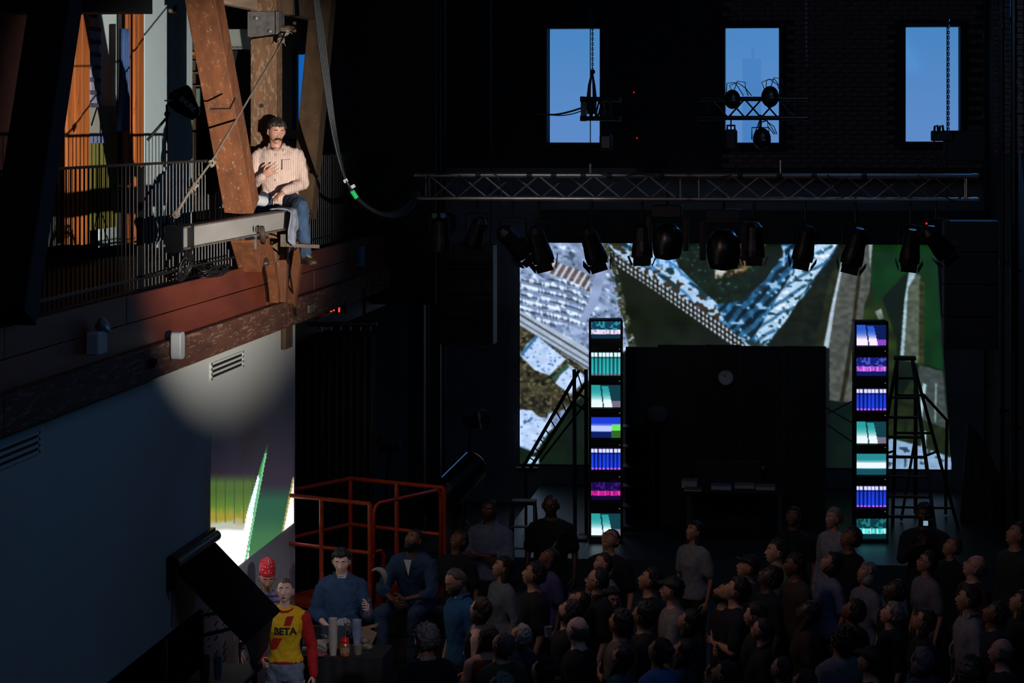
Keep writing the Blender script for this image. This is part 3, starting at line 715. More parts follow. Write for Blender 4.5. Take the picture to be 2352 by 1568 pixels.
fr = MB(); rx(281, 293, 20, 560, -.03, .05, fr); rx(207, 279, 18, 28, -.01, .05, fr); fr.build('frame', m_black, gw)
lg = thing('reflection_stack', 'stack of lilac grey blocks standing in for a reflection in the glazed panel', 'stack', (XI, P(220, 200, X=XI).y, P(220, 243, X=XI).z))  # added blocks imitating the brick-like reflection in the glass
for i in range(7):
    y0 = 42 + i * 29; rx(208, 230 + (i % 2) * 2, y0, y0 + 24, .0, .03).build('reflection_block', mat('reflection_top', rgb(200, 160, 110), .8, 0, 8, .2, .2) if i == 0 else mat('reflection_lilac', rgb(150, 148, 170), .8, 0, 8, .2, .2), lg, bevel=.02)
    rx(209, 233, y0 + 22, y0 + 31, .02, .04).build('spacer', mat('reflection_dark', rgb(74, 66, 92), .8, 0, 8, .2, .2), lg, bevel=.008)
cb = MB()
for i in range(6):
    pts = []
    for k in range(9): u = k / 8; pts.append(P(281 + i * 2.2 - (u ** 3) * 9 * (1 - .2 * i), 66 + u * 235, X=XI + .12 + .02 * (i % 2)))
    cb.tube(pts, .03, 8)
tag(cb.build('blue_curtain', mat('curtain_blue', rgb(52, 82, 130), .8, 0, 12, .2, .3), smooth=True), 'gathered slate blue curtain beside the glazed panel', 'curtain')
# stairs slats
ss = thing('wooden_stair', 'orange lit wooden stair treads seen left of the sloping timber', 'stair', tuple(rect(442, 470, 85, 240)[0]))
for y0, y1 in ((88, 96), (119, 127), (139, 143), (165, 170), (195, 199)): rb(440, 474, y0, y1, YI + .4, .25).build('tread', m_col if y0 < 130 else m_timberd, ss, bevel=.004)
rb(443, 448, 60, 560, YI + .6, .05).build('stringer', m_timberd, ss)
tag(rb(443, 458, 203, 245, YI + .9, .05).build('small_panel', mat('board_sage', rgb(110, 130, 118), .8, 0, 6, .08, .05), bevel=.004), 'small pale green panel behind the wooden stair', 'panel')
sg = thing('wall_sign', 'pale rectangular sign board hung between the sloping timber and the post', 'sign', tuple(rect(515, 578, 67, 113)[0]))
rb(515, 578, 67, 113, YI - .3, .04).build('sign_board', mat('sign_grey', rgb(150, 156, 150), .7, 0, 6, .08, .03), sg, bevel=.004)
sc = P(541, 108, Y=YI - .31)
text_mb('Access', .055, lambda c: (sc.x + c.x, sc.y - c.z, sc.z + c.y)).build('lettering', m_black, sg)
gdr = rb(505, 575, 116, 330, YI + 1.2, .08); st(gdr, 'door_1', mat('door_green', rgb(24, 42, 36), .6, 0, 6, .2, .05))
bw = thing('window_4', None, None, tuple(rect(686, 712, 120, 300, YI + 2.3)[0])); tag(bw, kind='structure')
rb(684, 712, 125, 290, YI + 2.35, .02).build('pane', mat('dusk_pane', rgb(8, 20, 40), .3, 0, 3, .05, 0, emit=rgb(14, 92, 172), es=1.0), bw)
fr = MB(); rb(680, 684, 118, 300, YI + 2.3, .06, fr); rb(712, 730, 118, 300, YI + 2.3, .06, fr); rb(680, 730, 116, 125, YI + 2.3, .06, fr); fr.build('frame', m_black, bw)
# dim doors further along balcony
for i, (a, b, c, d) in enumerate(((915, 932, 128, 136), (921, 932, 169, 183))):
    tag(rb(a, b, c, d, 31 + i, .03).build('glass_pane', mat('pane_small', rgb(20, 30, 40), .3, 0, 3, .05, 0, emit=rgb(62, 90, 112), es=.8)), ['small grey-blue lit pane high beyond the hanging cables', 'lower small grey-blue lit pane beyond the hanging cables'][i], 'pane')
# ------------------------------------------------------------------ timber frame
def timber(name, pts, w, h, m, label, up=(1, 0, 0), bev=.008):
    return tag(MB().bar(pts[0], pts[1], w, h, up).build(name, m, bevel=bev), label, 'timber')
yp = P(612, 0, X=XW).y
post = thing('timber_post', 'upright scarred timber post with flaking paint behind the seated man', 'timber', (XW, yp, 4.49))
MB().box((XW, yp, 6.9), (.265, .265, 4.85)).build('shaft', m_timber2, post, bevel=.008)
bp = P(612, 57, X=XW)
pl = MB().box((XW, yp - .145, bp.z), (.30, .02, .25)); pl.box((XW + .145, yp, bp.z), (.02, .27, .25)); pl.box((XW - .142, yp - .16, bp.z), (.02, .04, .25)); pl.box((XW + .142, yp - .16, bp.z), (.02, .04, .25))
pl.build('steel_bracket', mat('bracket_steel', rgb(92, 88, 86), .6, .3, 14, .35, .4), post, bevel=.004)
for x, z in ((-.07, .06), (.07, -.07)): MB().lathe([(.02, 0), (.02, .016), (.008, .02)], (XW + x, yp - .155, bp.z + z), 10, rot=Matrix.Rotation(math.pi / 2, 3, 'X')).build('bolt', mat('bolt_steel', rgb(120, 116, 108), .5, .6, 20, .2, .2), post)
MB().lathe([(.022, 0), (.022, .004)], (XW - .02, yp - .133, P(612, 243, X=XW).z), 10, rot=Matrix.Rotation(math.pi / 2, 3, 'X')).build('bolt_hole', m_black, post)
timber('timber_brace', (P(458, -60, X=XW + .14), P(556, 476, X=XW + .26)), .26, .27, m_timber, 'sloping orange brown timber brace resting on the steel beam left of the man')
timber('timber_brace', (P(748, -60, X=XW - .02), P(697, 492, X=XW - .02)), .28, .24, m_timberd, 'dim brown timber brace sloping down behind the right side of the man')
timber('timber_brace', (P(136, -40, X=XW + .05), P(20, 730, X=XW + .05)), .28, .30, m_black, 'black unlit timber brace crossing the far left of the balcony')  # unlit timber, its shade put in as black colour
timber('timber_strut', (P(492, -6, X=XW - .2), P(592, 14, X=XW - .1)), .10, .10, m_bare, 'short bare wooden strut between the sloping brace and the post top', up=(0, 0, 1))
timber('timber_strut', (P(655, 12, X=XW - .1), P(745, 30, X=XW - .1)), .16, .2, m_timberd, 'dark wooden strut from the post top to the right brace', up=(0, 0, 1))
tbk = thing('timber_bracket', 'reddish timber bracket of a stub and three splayed legs under the steel beam', 'timber', tuple(P(620, 690, X=XW + .14)))
MB().bar(P(560, 530, X=XW + .10), P(580, 600, X=XW + .10), .26, .22, (1, 0, 0)).build('stub', m_timber, tbk, bevel=.008)
for (a, b, w, l) in (((603, 540), (632, 688), .10, 'curved reddish wooden leg under the steel beam, left of three'), ((650, 524), (648, 690), .11, 'upright reddish wooden leg under the beam end, middle of three'), ((690, 560), (668, 700), .10, 'slanting reddish wooden leg under the clamp plank, right of three')):
    p0 = P(*a, X=XW + .17); p1 = P(*b, X=XW + .14); mb = MB(); prev = p0
    for i in range(1, 6):
        u = i / 5; q = p0.lerp(p1, u) + V((.0, .10 * math.sin(math.pi * u) if a[0] == 603 else 0, 0)); mb.bar(prev, q + (q - prev) * .04, w, w * .9, (1, 0, 0)); prev = q
    tag(mb.build('leg', m_timber, tbk, bevel=.004), l)
timber('timber_board', (P(672, 530, X=XW + .06), P(676, 602, X=XW + .06)), .30, .06, m_timberd, 'dark weathered board standing behind the beam end')
# I beam
XB = XW + .36
bt = P(520, 503, X=XB).z; y0 = P(398, 500, X=XB).y; y1 = P(683, 500, X=XB).y + .12; hb = .185
IB = thing('steel_beam', 'pale steel channel beam jutting along the balcony with the man seated on its end', 'beam', (XB, (y0 + y1) / 2, bt - hb))
m_steel = mat('pale_steel', rgb(176, 170, 162), .5, .25, 5, .13, .2, stretch=(1, .2, 1))
MB().box((XB + .02, (y0 + y1) / 2, bt - hb / 2), (.012, y1 - y0, hb)).build('web', m_steel, IB)
for nm, z in (('top_flange', bt - .006), ('bottom_flange', bt - hb + .006)): MB().box((XB, (y0 + y1) / 2, z), (.11, y1 - y0, .014)).build(nm, mat('flange_steel', rgb(110, 98, 90), .6, .3, 8, .3, .2), IB, bevel=.002)
for y in (y0 + .0, y0 + .35): MB().box((XB + .01, y, bt - hb / 2), (.13, .03 if y > y0 else .06, hb + .03)).build('stiffener', m_blackm, IB)
m_rust = mat('rusted_iron', rgb(62, 50, 44), .8, .3, 18, .4, .6)
cl = thing('beam_clamp', 'rusty screw clamp gripping the side of the steel beam', 'clamp', tuple(P(598, 545, X=XB + .08)))
for px in (589, 596, 604): q = P(px, 527, X=XB + .07); MB().ball(q, .028, 10, (.5, .5, 1.2)).build('lobe', m_rust, cl, smooth=True)
a = P(601, 520, X=XB + .08); MB().tube([a, P(603, 545, X=XB + .08), P(604, 556, X=XB + .06)], [.022, .034, .022], 10).build('body', m_rust, cl, smooth=True)
MB().tube([P(565, 548, X=XB + .04), P(612, 545, X=XB + .06)], .014, 10).build('screw', m_blackm, cl); MB().bar(P(587, 540, X=XB + .06), P(587, 572, X=XB + .06), .02, .012).build('handle', mat('bolt_steel', rgb(120, 116, 108), .5, .6, 20, .2, .2), cl)
m_plk = mat('plank_grey', rgb(98, 86, 74), .8, 0, 14, .3, .4)
pk = thing('clamp_plank', 'weathered plank with steel ends sticking out below the man', 'plank', tuple(P(690, 566, X=XB)))
MB().bar(P(648, 562, X=XB + .02), P(729, 566, X=XB + .30), .07, .035).build('plank_body', m_plk, pk, bevel=.003); MB().box(P(651, 552, X=XB + .04), (.05, .05, .12)).build('end_bracket', m_plk, pk, bevel=.003)
cblack = mat('cable_black', rgb(20, 20, 22), .5, 0, 20, .2, .1)
def cable(name, pts, r, label, cat='cable', m=None, sm=6, n=6, kids=None):
    P4 = [V(p) for p in pts]; out = []
    for i in range(len(P4) - 1):
        a = P4[max(i - 1, 0)]; b = P4[i]; c = P4[i + 1]; d = P4[min(i + 2, len(P4) - 1)]
        for k in range(sm):
            t = k / sm; out.append(.5 * ((2 * b) + (-a + c) * t + (2 * a - 5 * b + 4 * c - d) * t * t + (-a + 3 * b - 3 * c + d) * t ** 3))
    out.append(P4[-1]); return tag(MB().tube(out, r, n).build(name, m or cblack, smooth=True), label, cat)
cable('power_cable', [P(660, 558, X=XB + .05), P(672, 548, X=XB + .1), P(688, 556, X=XB + .12), P(676, 574, X=XB + .1), P(662, 566, X=XB + .05), P(664, 610, X=XW + .2), P(672, 670, X=XW + .16), P(680, 725, X=XW + .14)], .009, 'thin black cable looped on the plank and hanging past the fascia')
# rope
rp = thing('guy_rope', 'taut grey rope with knots running from the post top down to the steel beam', 'rope', tuple(P(485, 372, X=XB)))
m_rope = mat('rope_grey', rgb(132, 120, 104), .9, 0, 90, .4, .6)
path = [P(655, 72, X=XW + .2), P(640, 110, X=XB - .05), P(485, 372, X=XB), P(440, 432, X=XB), P(404, 492, X=XB)]
MB().tube(path, [.010, .010, .010, .014, .012], 8).build('line', m_rope, rp, smooth=True)
for px, py, r, nm in ((655, 74, .05, 'knot'), (645, 92, .042, 'knot'), (485, 374, .042, 'knot'), (446, 428, .036, 'knot'), (404, 492, .034, 'knot')):
    c = P(px, py, X=XB if px < 600 else XW + .2); mb = MB()
    for k in range(5):
        a0 = random.random() * 6; pts = []; ax = V((random.uniform(-1, 1), random.uniform(-1, 1), random.uniform(-1, 1))).normalized(); ox = ax.orthogonal().normalized(); oy = ax.cross(ox)
        for i in range(11): t = a0 + i * .62; pts.append(c + (ox * math.cos(t) + oy * math.sin(t)) * r * .7 + ax * (i - 5) * .004)
        mb.tube(pts, .008, 6)
    for k in range(4): d = V((random.uniform(-1, 1), random.uniform(-.3, .3), random.uniform(-1, .4))).normalized(); mb.tube([c, c + d * r, c + d * r * 1.5 + V((0, 0, -.02))], [.005, .004, .002], 5)
    mb.build(nm, m_rope, rp, smooth=True)
pb = MB().tube([P(645, 68, X=XW + .16), P(676, 62, X=XW + .2)], .03, 10); pb.tube([P(676, 50, X=XW + .2), P(676, 74, X=XW + .2)], .02, 10)
tag(pb.build('eye_bolt', m_timberd, smooth=True), 'rusty iron eye fitting at the post top holding the rope', 'fitting')
tb = MB().tube([P(486, 250, X=XW + .02), P(527, 249, X=XW + .06)], .006, 6)
tag(MB().bar(P(483, 250, X=XW + .385), P(528, 249, X=XW + .41), .01, .012).bar(P(528, 249, X=XW + .41), P(540, 225, X=XW + .42), .01, .012).build('tie_band', m_black), 'black tie band wrapped around the sloping timber brace', 'band')
# cloth jacket on beam end
g = MB(); N = 24; Mm = 16; vs = []; fs = []
for i in range(N + 1):
    for j in range(Mm + 1):
        u = i / N; v = j / Mm; yy = y1 - 1.0 + .86 * u
        ar = v * .52; w = .085
        if ar < w * 2: x = XB - w + ar; z = bt + .018
        else: x = XB + w + .035; z = bt + .018 - (ar - 2 * w) * (.55 + .45 * math.sin(u * 5 + 1) ** 2)
        x += .018 * math.sin(u * 24 + v * 5) * min(1, v * 2) + .01 * math.sin(u * 11); z += .01 * math.sin(u * 17 + v * 9)
        vs.append((x, yy, z))
for i in range(N):
    for j in range(Mm): fs.append((i * (Mm + 1) + j, (i + 1) * (Mm + 1) + j, (i + 1) * (Mm + 1) + j + 1, i * (Mm + 1) + j + 1))
g.add(vs, fs); o = g.build('draped_jacket', mat('cloth_greyblue', rgb(120, 126, 140), .9, 0, 16, .35, .8), smooth=True); so = o.modifiers.new('s', 'SOLIDIFY'); so.thickness = .012
tag(o, 'crumpled grey blue jacket draped over the beam end under the man', 'jacket')
tn = thing('paper_roll', 'silver and white rolled paper lying beside the man on the beam', 'paper', tuple(P(603, 460, X=XB - .05)))
MB().tube([P(582, 458, X=XB - .04) + V((0, 0, 0)), P(606, 462, X=XB)], .048, 14).build('roll', mat('paper_white', rgb(205, 205, 205), .6, 0, 8, .08, .2), tn, smooth=False)
MB().lathe([(.0, -.006), (.046, -.006), (.046, .006)], P(608, 462, X=XB + .004), 14, 'X').build('end_cap', m_black, tn)
# coiled cables on the balcony lip
for n_, (cx, cy, w, l) in enumerate(((490, 600, 42, 'large heap of coiled black cable on the balcony lip'), (425, 590, 20, 'smaller coil of black cable hanging by the left end of the beam'))):
    mb = MB(); c = P(cx, cy, X=XW + .10)
    for k in range(9):
        pts = []; a0 = random.random() * 6; R = w / 240 * random.uniform(.6, 1.0)
        for i in range(22):
            t = a0 + i * .32; pts.append((c.x + .14 * R / .17 * math.cos(t) * .7, c.y + R * 2.4 * math.sin(t), max(4.505, 4.51 + .008 * k + .02 * math.sin(t * 2 + k)) + (.20 * (.5 + .5 * math.cos(t)) if n_ else 0)))
        mb.tube(pts, .008, 5)
    tag(mb.build('cable_coil', cblack, smooth=True), l, 'cable')
cable('floor_cable', [P(330, 640, X=XW + .02), P(380, 628, X=XW + .03), P(440, 612, X=XW + .05), P(540, 590, X=XW + .05)], .008, 'thin black cable running along the balcony lip left of the coils')
# antenna paddle on stand
an = thing('antenna_paddle', 'flat black paddle shaped antenna tilted on a stand behind the railing', 'antenna', tuple(P(420, 230, X=XW - .5)))
XA = XW - .45; ya = P(420, 230, X=XA).y
def A2(px, py): return P(px, py, Y=ya)
poly = [(397, 208), (430, 195), (438, 203), (459, 255), (456, 265), (441, 276), (400, 255), (385, 240)]
MB().prism([A2(*q) for q in poly], (0, .03, 0)).build('paddle', mat('paddle_black', rgb(12, 12, 14), .35, 0, 10, .1, .05), an, bevel=.004)
MB().tube([A2(401, 213) + V((0, -.006, 0)), A2(452, 268) + V((0, -.006, 0))], .003, 6).build('ridge', mat('ridge_grey', rgb(90, 90, 95), .4, 0, 10, .1, 0), an)
q0 = A2(431, 239); ang = math.radians(-41)
text_mb('SHURE', .062, lambda c: (q0.x + c.x * math.cos(ang) - c.y * math.sin(ang), q0.y - .008 - c.z, q0.z + c.x * math.sin(ang) + c.y * math.cos(ang)), .002, .0015).build('lettering', mat('letter_white', rgb(215, 220, 220), .5, 0, 10, .02, 0), an)
MB().ball(A2(394, 222), .04, 10).build('swivel', m_blackm, an, smooth=True)
s1 = A2(388, 231); MB().box(s1 + V((0, -.03, 0)), (.07, .01, .012)).build('label_strip', mat('letter_white', rgb(215, 220, 220), .5, 0, 10, .02, 0), an)
sd = thing('tripod_stand', 'slim black tripod stand with a slanting boom carrying the antenna', 'stand', (A2(381, 700).x, ya, 4.49))
bx = A2(382, 280); MB().tube([(bx.x, ya, 4.5), tuple(A2(383, 240))], .011, 8).build('pole', m_blackm, sd)
MB().tube([A2(340, 322) + V((0, -.02, 0)), A2(386, 268) + V((0, -.02, 0))], [.014, .012], 8).build('boom', m_blackm, sd)
MB().ball(A2(384, 262), .03, 8).build('joint', m_blackm, sd)
for k in range(3):
    t = 2.1 * k + .4; MB().tube([(bx.x, ya, 4.95), (bx.x + .3 * math.cos(t), ya + .3 * math.sin(t), 4.5)], .009, 6).build('leg', m_blackm, sd)
# small pipe fitting at top
tp = MB().tube([P(388, 24, X=XW - .2), P(400, 27, X=XW - .2), P(402, 16, X=XW - .2)], .02, 8)
tag(tp.build('pipe_fitting', mat('brass_grey', rgb(120, 112, 96), .4, .6, 10, .2, .1), smooth=True), 'small metal pipe elbow on the lintel above the antenna', 'pipe')
# ------------------------------------------------------------------ things on fascia and white wall
def vent(px0, px1, ztop, label):
    a = P(px0, 0, X=XW).y; b = P(px1, 0, X=XW).y; v = thing('air_vent', label, 'vent', (XW, (a + b) / 2, ztop - .16))
    fr = MB(); h = .16
    for i in range(4): fr.box((XW + .008, (a + b) / 2, ztop - .012 - i * (h - .024) / 3), (.02, b - a, .020))
    for y in (a + .02, b - .012): fr.box((XW + .008, y, ztop - h / 2), (.02, .04 if y < (a + b) / 2 else .03, h))
    fr.build('frame', m_white, v)
    MB().box((XW + .002, (a + b) / 2, ztop - h / 2), (.006, b - a - .02, h - .01)).build('duct', m_black, v)
vent(481, 556, P(481, 834, X=XW).z, 'white slotted air vent on the brightly lit part of the wall')
vent(-70, 87, P(87, 988, X=XW).z, 'white slotted air vent on the dark left part of the wall')
c = P(396, 793, X=XW + .12); sp_ = thing('wall_speaker', 'pale rounded vertical speaker mounted on the rough beam', 'speaker', (c.x, c.y, c.z))
mb = MB(); pr = []
for k in range(20):
    t = 2 * math.pi * k / 20; pr.append((c.x, c.y + .05 * math.copysign(abs(math.cos(t)) ** .4, math.cos(t)) * 1.4, c.z + .115 * math.copysign(abs(math.sin(t)) ** .5, math.sin(t))))
MB().prism([(c.x + .0, p[1], p[2]) for p in pr], (.09, 0, 0)).build('housing', mat('device_white', rgb(190, 192, 195), .5, 0, 8, .03, .02), sp_, bevel=.01)
MB().box((XW + .14, c.y, c.z), (.08, .05, .08)).build('mount', m_blackm, sp_)
c = P(222, 787, X=XW + .10); lb = thing('emergency_light', 'pale box light with a tilted lamp head mounted on the dark fascia', 'lamp', (c.x, c.y, c.z))
MB().box((XW + .10, c.y, c.z), (.10, .24, .17)).build('housing', mat('device_white', rgb(190, 192, 195), .5, 0, 8, .03, .02), lb, bevel=.012)
q = P(236, 748, X=XW + .12); MB().lathe([(.03, -.05), (.06, .0), (.065, .03), (.05, .034)], q, 16, rot=Matrix.Rotation(1.1, 3, 'Y')).build('lamp_head', mat('lamp_glassy', rgb(130, 134, 140), .2, 0, 8, .05, .02), lb, smooth=True)
c = P(347, 832, X=XW + .12); cm = thing('dome_camera', 'small black dome camera under the dark beam left of the rounded speaker', 'camera', (c.x, c.y, c.z))
MB().lathe([(.05, .03), (.05, 0), (.045, -.02)], c, 14).build('base', m_blackm, cm); MB().ball(c + V((0, 0, -.02)), .035, 12).build('dome', mat('dome_gloss', rgb(20, 20, 24), .05, 0, 5, .05, 0), cm, smooth=True)
c = P(827, 589, X=XW + .06); tag(MB().box((XW + .07, c.y, c.z), (.05, .28, .24)).build('notice_panel', mat('panel_blue', rgb(96, 128, 160), .5, 0, 5, .05, .02), bevel=.004), 'small pale blue panel fixed on the dark fascia right of the man', 'panel')
c = P(710, 708, X=XW + .11); cap = MB()
tag(MB().box((XW + .13, c.y, c.z), (.03, .3, .09)).build('beam_plate', mat('worn_patch', rgb(110, 98, 92), .7, .2, 8, .4, .4), bevel=.01), 'worn steel plate bolted to the rough beam right of the joint', 'plate')
# exit sign, half hidden
YE = 27.0
ex = thing('exit_sign', 'red lit exit sign partly hidden behind the beam', 'sign', tuple(P(766, 706, Y=YE)))
rb(722, 796, 692, 720, YE, .05).build('housing', m_black, ex)
qe = P(758, 706, Y=YE - .005)
text_mb('EXIT', .145, lambda c: (qe.x + c.x * 1.0, qe.y - c.z, qe.z + c.y * 1.15), .002, .003).build('lettering', mat('exit_red', rgb(200, 30, 20), .5, 0, 5, .05, 0, emit=rgb(255, 70, 50), es=1.2), ex)
MB().bar(P(722, 740, Y=YE - .6), P(768, 717, Y=YE - .1), .02, .03).build('edge_trim', mat('blue_edge', rgb(60, 110, 160), .4, 0, 5, .05, 0), ex)
# ================================================================== HALL EQUIPMENT
m_alu = mat('truss_aluminium', rgb(150, 150, 150), .35, .85, 14, .15, .1)
YT = 26.1
def truss(label, pa, pb, depth, joints, label_parts=None, m=m_alu, r=.024, bays=9):
    pa, pb = V(pa), V(pb); t = thing('lighting_truss', label, 'truss', tuple((pa + pb) / 2)); L = (pb - pa); d = L.normalized(); up = V((0, 0, 1)); sd = d.cross(up).normalized()
    offs = [up * depth / 2 + sd * depth / 2, up * depth / 2 - sd * depth / 2, -up * depth / 2 + sd * depth / 2, -up * depth / 2 - sd * depth / 2]
    for o in offs: MB().tube([pa + o, pb + o], r, 12).build('chord', m, t, smooth=False)
    fr = [0] + list(joints) + [1]
    for a, b in zip(fr[:-1], fr[1:]):
        A = pa + L * a; B = pa + L * b; nb = max(2, round(bays * (b - a)))
        for e_ in (A + d * .10, B - d * .10):
            for s in (0, 1): MB().tube([e_ + offs[s], e_ + offs[s + 2]], r * .45, 8).build('upright', m, t)
        for k in range(nb):
            p0 = A + d * .14 + (B - A - d * .28) * (k / nb); p1 = A + d * .14 + (B - A - d * .28) * ((k + 1) / nb)
            for s in (0, 1):
                u, l = offs[s], offs[s + 2]
                if (k + s) % 2: u, l = l, u
                MB().tube([p0 + u * .97, p1 + l * .97], r * .40, 8).build('brace', m, t)
            if k % 2 == 0: MB().tube([p0 + offs[0], p1 + offs[1]], r * .4, 6).build('brace', m, t); MB().tube([p0 + offs[2], p1 + offs[3]], r * .4, 6).build('brace', m, t)
        for e_ in (A, B):
            for o in offs: MB().tube([e_ + o - d * .03, e_ + o + d * .03], r * 1.18, 12).build('end_sleeve', m, t)
    return t
a = P(962, 428, Y=YT); b = P(2240, 432, Y=YT)
TL = truss('long aluminium box truss carrying the stage lights across the hall', (a.x, YT, (a.z + b.z) / 2), (b.x, YT, (a.z + b.z) / 2), .255, [.495], bays=18)
ZT = (a.z + b.z) / 2
# truss tie bands and cables
for i, px in enumerate((1098, 1216, 1272, 1340, 1400, 1520, 1700, 1790, 1870, 1985)):
    q = P(px, 400, Y=YT - .13); tag(MB().lathe([(.030, -.03), (.031, .0), (.030, .03)], (q.x, YT - .1275, ZT + .1275), 12, 'X').build('tie_wrap', m_black, TL))
for j, pts in enumerate((((1000, 400), (1085, 398), (1140, 402), (1155, 460), (1165, 470)), ((985, 402), (975, 420), (955, 440), (938, 470)), ((1055, 402), (1048, 460), (1042, 480), (1052, 500), (1085, 502)), ((1375, 398), (1420, 408), (1470, 400), (1600, 412), (1680, 402)), ((1900, 400), (1925, 440), (1935, 455)), ((2110, 402), (2150, 440), (2190, 462)))):
    cable('truss_cable', [P(x, y, Y=YT - .16 + .02 * (k % 2)) for k, (x, y) in enumerate(pts)], .008, ['black cable draped over the truss left quarter', 'black cable hanging off the left end of the truss', 'black cable loop below the truss near its left end', 'black cable running along the truss middle top', 'black cable crossing the truss bays right of middle', 'black cable crossing the last truss bays on the right'][j])
# hoist chains
def chain(px, y0, y1, Y, label, link=.045, m=None):
    a = P(px, y0, Y=Y); b = P(px, y1, Y=Y); t = thing('hoist_chain', label, 'chain', tuple(b)); n = int((a.z - b.z) / (link * .72)); n = min(n, 150)
    mb = MB().tube([(0, 0, 0)] * 0 or [(link * .22 * math.cos(x), 0, link * .5 * math.sin(x)) for x in np.linspace(0, 2 * math.pi, 9)], link * .11, 5, False)
    o = mb.build('link', m or m_blackm, origin=(0, 0, 0)); me = o.data; bpy.data.objects.remove(o)
    for i in range(n):
        c = bpy.data.objects.new('link', me); COL.objects.link(c); c.parent = t; c.location = (0, 0, (i + .5) * (a.z - b.z) / n); c.rotation_euler = (0, 0, math.pi / 2 * (i % 2))
    return t
chain(1361, 40, 162, 31, 'black hoist chain hanging in front of the left window')
chain(2179, 40, 300, 33, 'thin black chain hanging in front of the right window', .05)
cable('steel_wire', [V((P(1356, 20, Y=30.9).x, 30.9, CEIL)), P(1356, 160, Y=30.9), P(1356, 395, Y=30.9)], .007, 'straight black wire rope left of the chain in the left window', 'wire', sm=1)
chain(1852, -10, 152, 30, 'dim chain hanging on the dark wall between middle and right windows', .04)
def turn(px, y0, y1, label):
    a = P(px, y0, Y=YT); b = P(px, y1, Y=YT); tag(MB().tube([tuple(a), tuple(b)], .012, 8).build('rigging_rod', mat('rod_bright', rgb(190, 190, 190), .3, .8, 10, .1, 0)), label, 'rod')
turn(1356, 376, 402, 'short bright rigging rod above the truss below the left window'); turn(1793, 368, 402, 'short bright rigging rod above the truss right of the middle window')
# sling and truss end in left window
Y1 = 31.0
hs = thing('truss_sling', 'black lifting sling hung from the chain in the left window', 'sling', tuple(P(1359, 270, Y=Y1)))
MB().ball(P(1361, 165, Y=Y1), .035, 10).build('hook_block', m_blackm, hs)
for s in (-1, 1): MB().tube([P(1360 + s, 170, Y=Y1), P(1359 + s * 5, 195, Y=Y1), P(1359 + s * 7, 225, Y=Y1), P(1359 + s * 5, 262, Y=Y1)], [.012, .020, .028, .03], 8).build('strap', m_black, hs, smooth=True)
te = truss('short black truss end silhouetted at the right edge of the left window', P(1340, 250, Y=Y1) , P(1420, 250, Y=Y1), .25, [], m=m_blackm, r=.03, bays=3)
MB().box(P(1341, 250, Y=Y1), (.075, .08, .30)).build('end_plate', m_blackm, te)
cable('cable_bundle', [P(1230, 262, Y=Y1), P(1275, 263, Y=Y1), P(1310, 256, Y=Y1), P(1338, 247, Y=Y1)], .014, 'thick bundle of black cables sagging across the left window', sm=6)
cable('cable_bundle', [P(1230, 260, Y=Y1), P(1280, 265, Y=Y1), P(1312, 262, Y=Y1), P(1340, 252, Y=Y1), P(1356, 236, Y=Y1)], .008, 'thin black cable sagging just below the thick bundle in the left window', sm=6)
# fixtures
def moving_head(label, p, s=1.0, tilt=0, pan=0):
    t = thing('moving_light', label, 'lamp', tuple(p)); p = V(p); R = Matrix.Rotation(tilt, 3, 'Y')
    MB().box(p, (.24 * s, .24 * s, .10 * s)).build('base', m_blackm, t, bevel=.012)
    MB().tube([p + V((0, 0, .05 * s)), (p.x, p.y, max(p.z + .18 * s, ZT - .10))], .016, 8).build('clamp', m_blackm, t)
    for q in (-1, 1): MB().box(p + V((q * .15 * s, 0, -.18 * s)), (.045 * s, .10 * s, .28 * s)).build('yoke_arm', m_blackm, t, bevel=.01)
    MB().lathe([(.06 * s, .12 * s), (.11 * s, .06 * s), (.125 * s, -.03 * s), (.115 * s, -.12 * s), (.10 * s, -.16 * s), (.02 * s, -.175 * s)], p + V((0, 0, -.22 * s)), 20, rot=R).build('head', mat('lamp_body', rgb(16, 16, 19), .3, .1, 10, .1, .02), t, smooth=True)
    return t
def can(label, p, s=1.0, tx=0, ty=0, lens=False):
    t = thing('stage_lamp', label, 'lamp', tuple(p)); p = V(p); R = Matrix.Rotation(ty, 3, 'Y') @ Matrix.Rotation(tx, 3, 'X')
    c = p + V((0, 0, -.22 * s)); MB().tube([(p.x, p.y, max(p.z + .12, ZT - .10)), p], .014, 8).build('clamp', m_blackm, t)
    MB().tube([p + V((-.12 * s, 0, -.20 * s)), p + V((-.12 * s, 0, -.02)), p, p + V((.12 * s, 0, -.02)), p + V((.12 * s, 0, -.20 * s))], .012, 6).build('yoke', m_blackm, t)
    MB().lathe([(.04 * s, .18 * s), (.085 * s, .13 * s), (.09 * s, .0), (.105 * s, -.10 * s), (.105 * s, -.17 * s), (.08 * s, -.168 * s)], c, 18, rot=R).build('housing', m_blackm, t, smooth=False)
    if lens: MB().lathe([(.09 * s, -.165 * s), (.05 * s, -.19 * s), (.01, -.2 * s)], c, 18, rot=R).build('lens', mat('lens_sparkle', rgb(120, 118, 110), .15, .6, 90, .6, 1.0), t)
    else:
        for k in range(4):
            a = k * math.pi / 2; dv = V((math.cos(a), math.sin(a), 0)); cc = c + R @ (dv * .12 * s + V((0, 0, -.20 * s)))
            Rz = Matrix.Rotation(a, 3, 'Z'); MB().box(cc, (.008, .16 * s, .10 * s), R @ Rz @ Matrix.Rotation(.4, 3, 'Y')).build('barn_door', m_black, t)
    return t
LZ = ZT - .28
def lx(px): return P(px, 480, Y=YT).x
can('stage lamp with sparkling lens under the left end of the truss', (lx(1012), YT, LZ), 1.1, 0, .0, True)
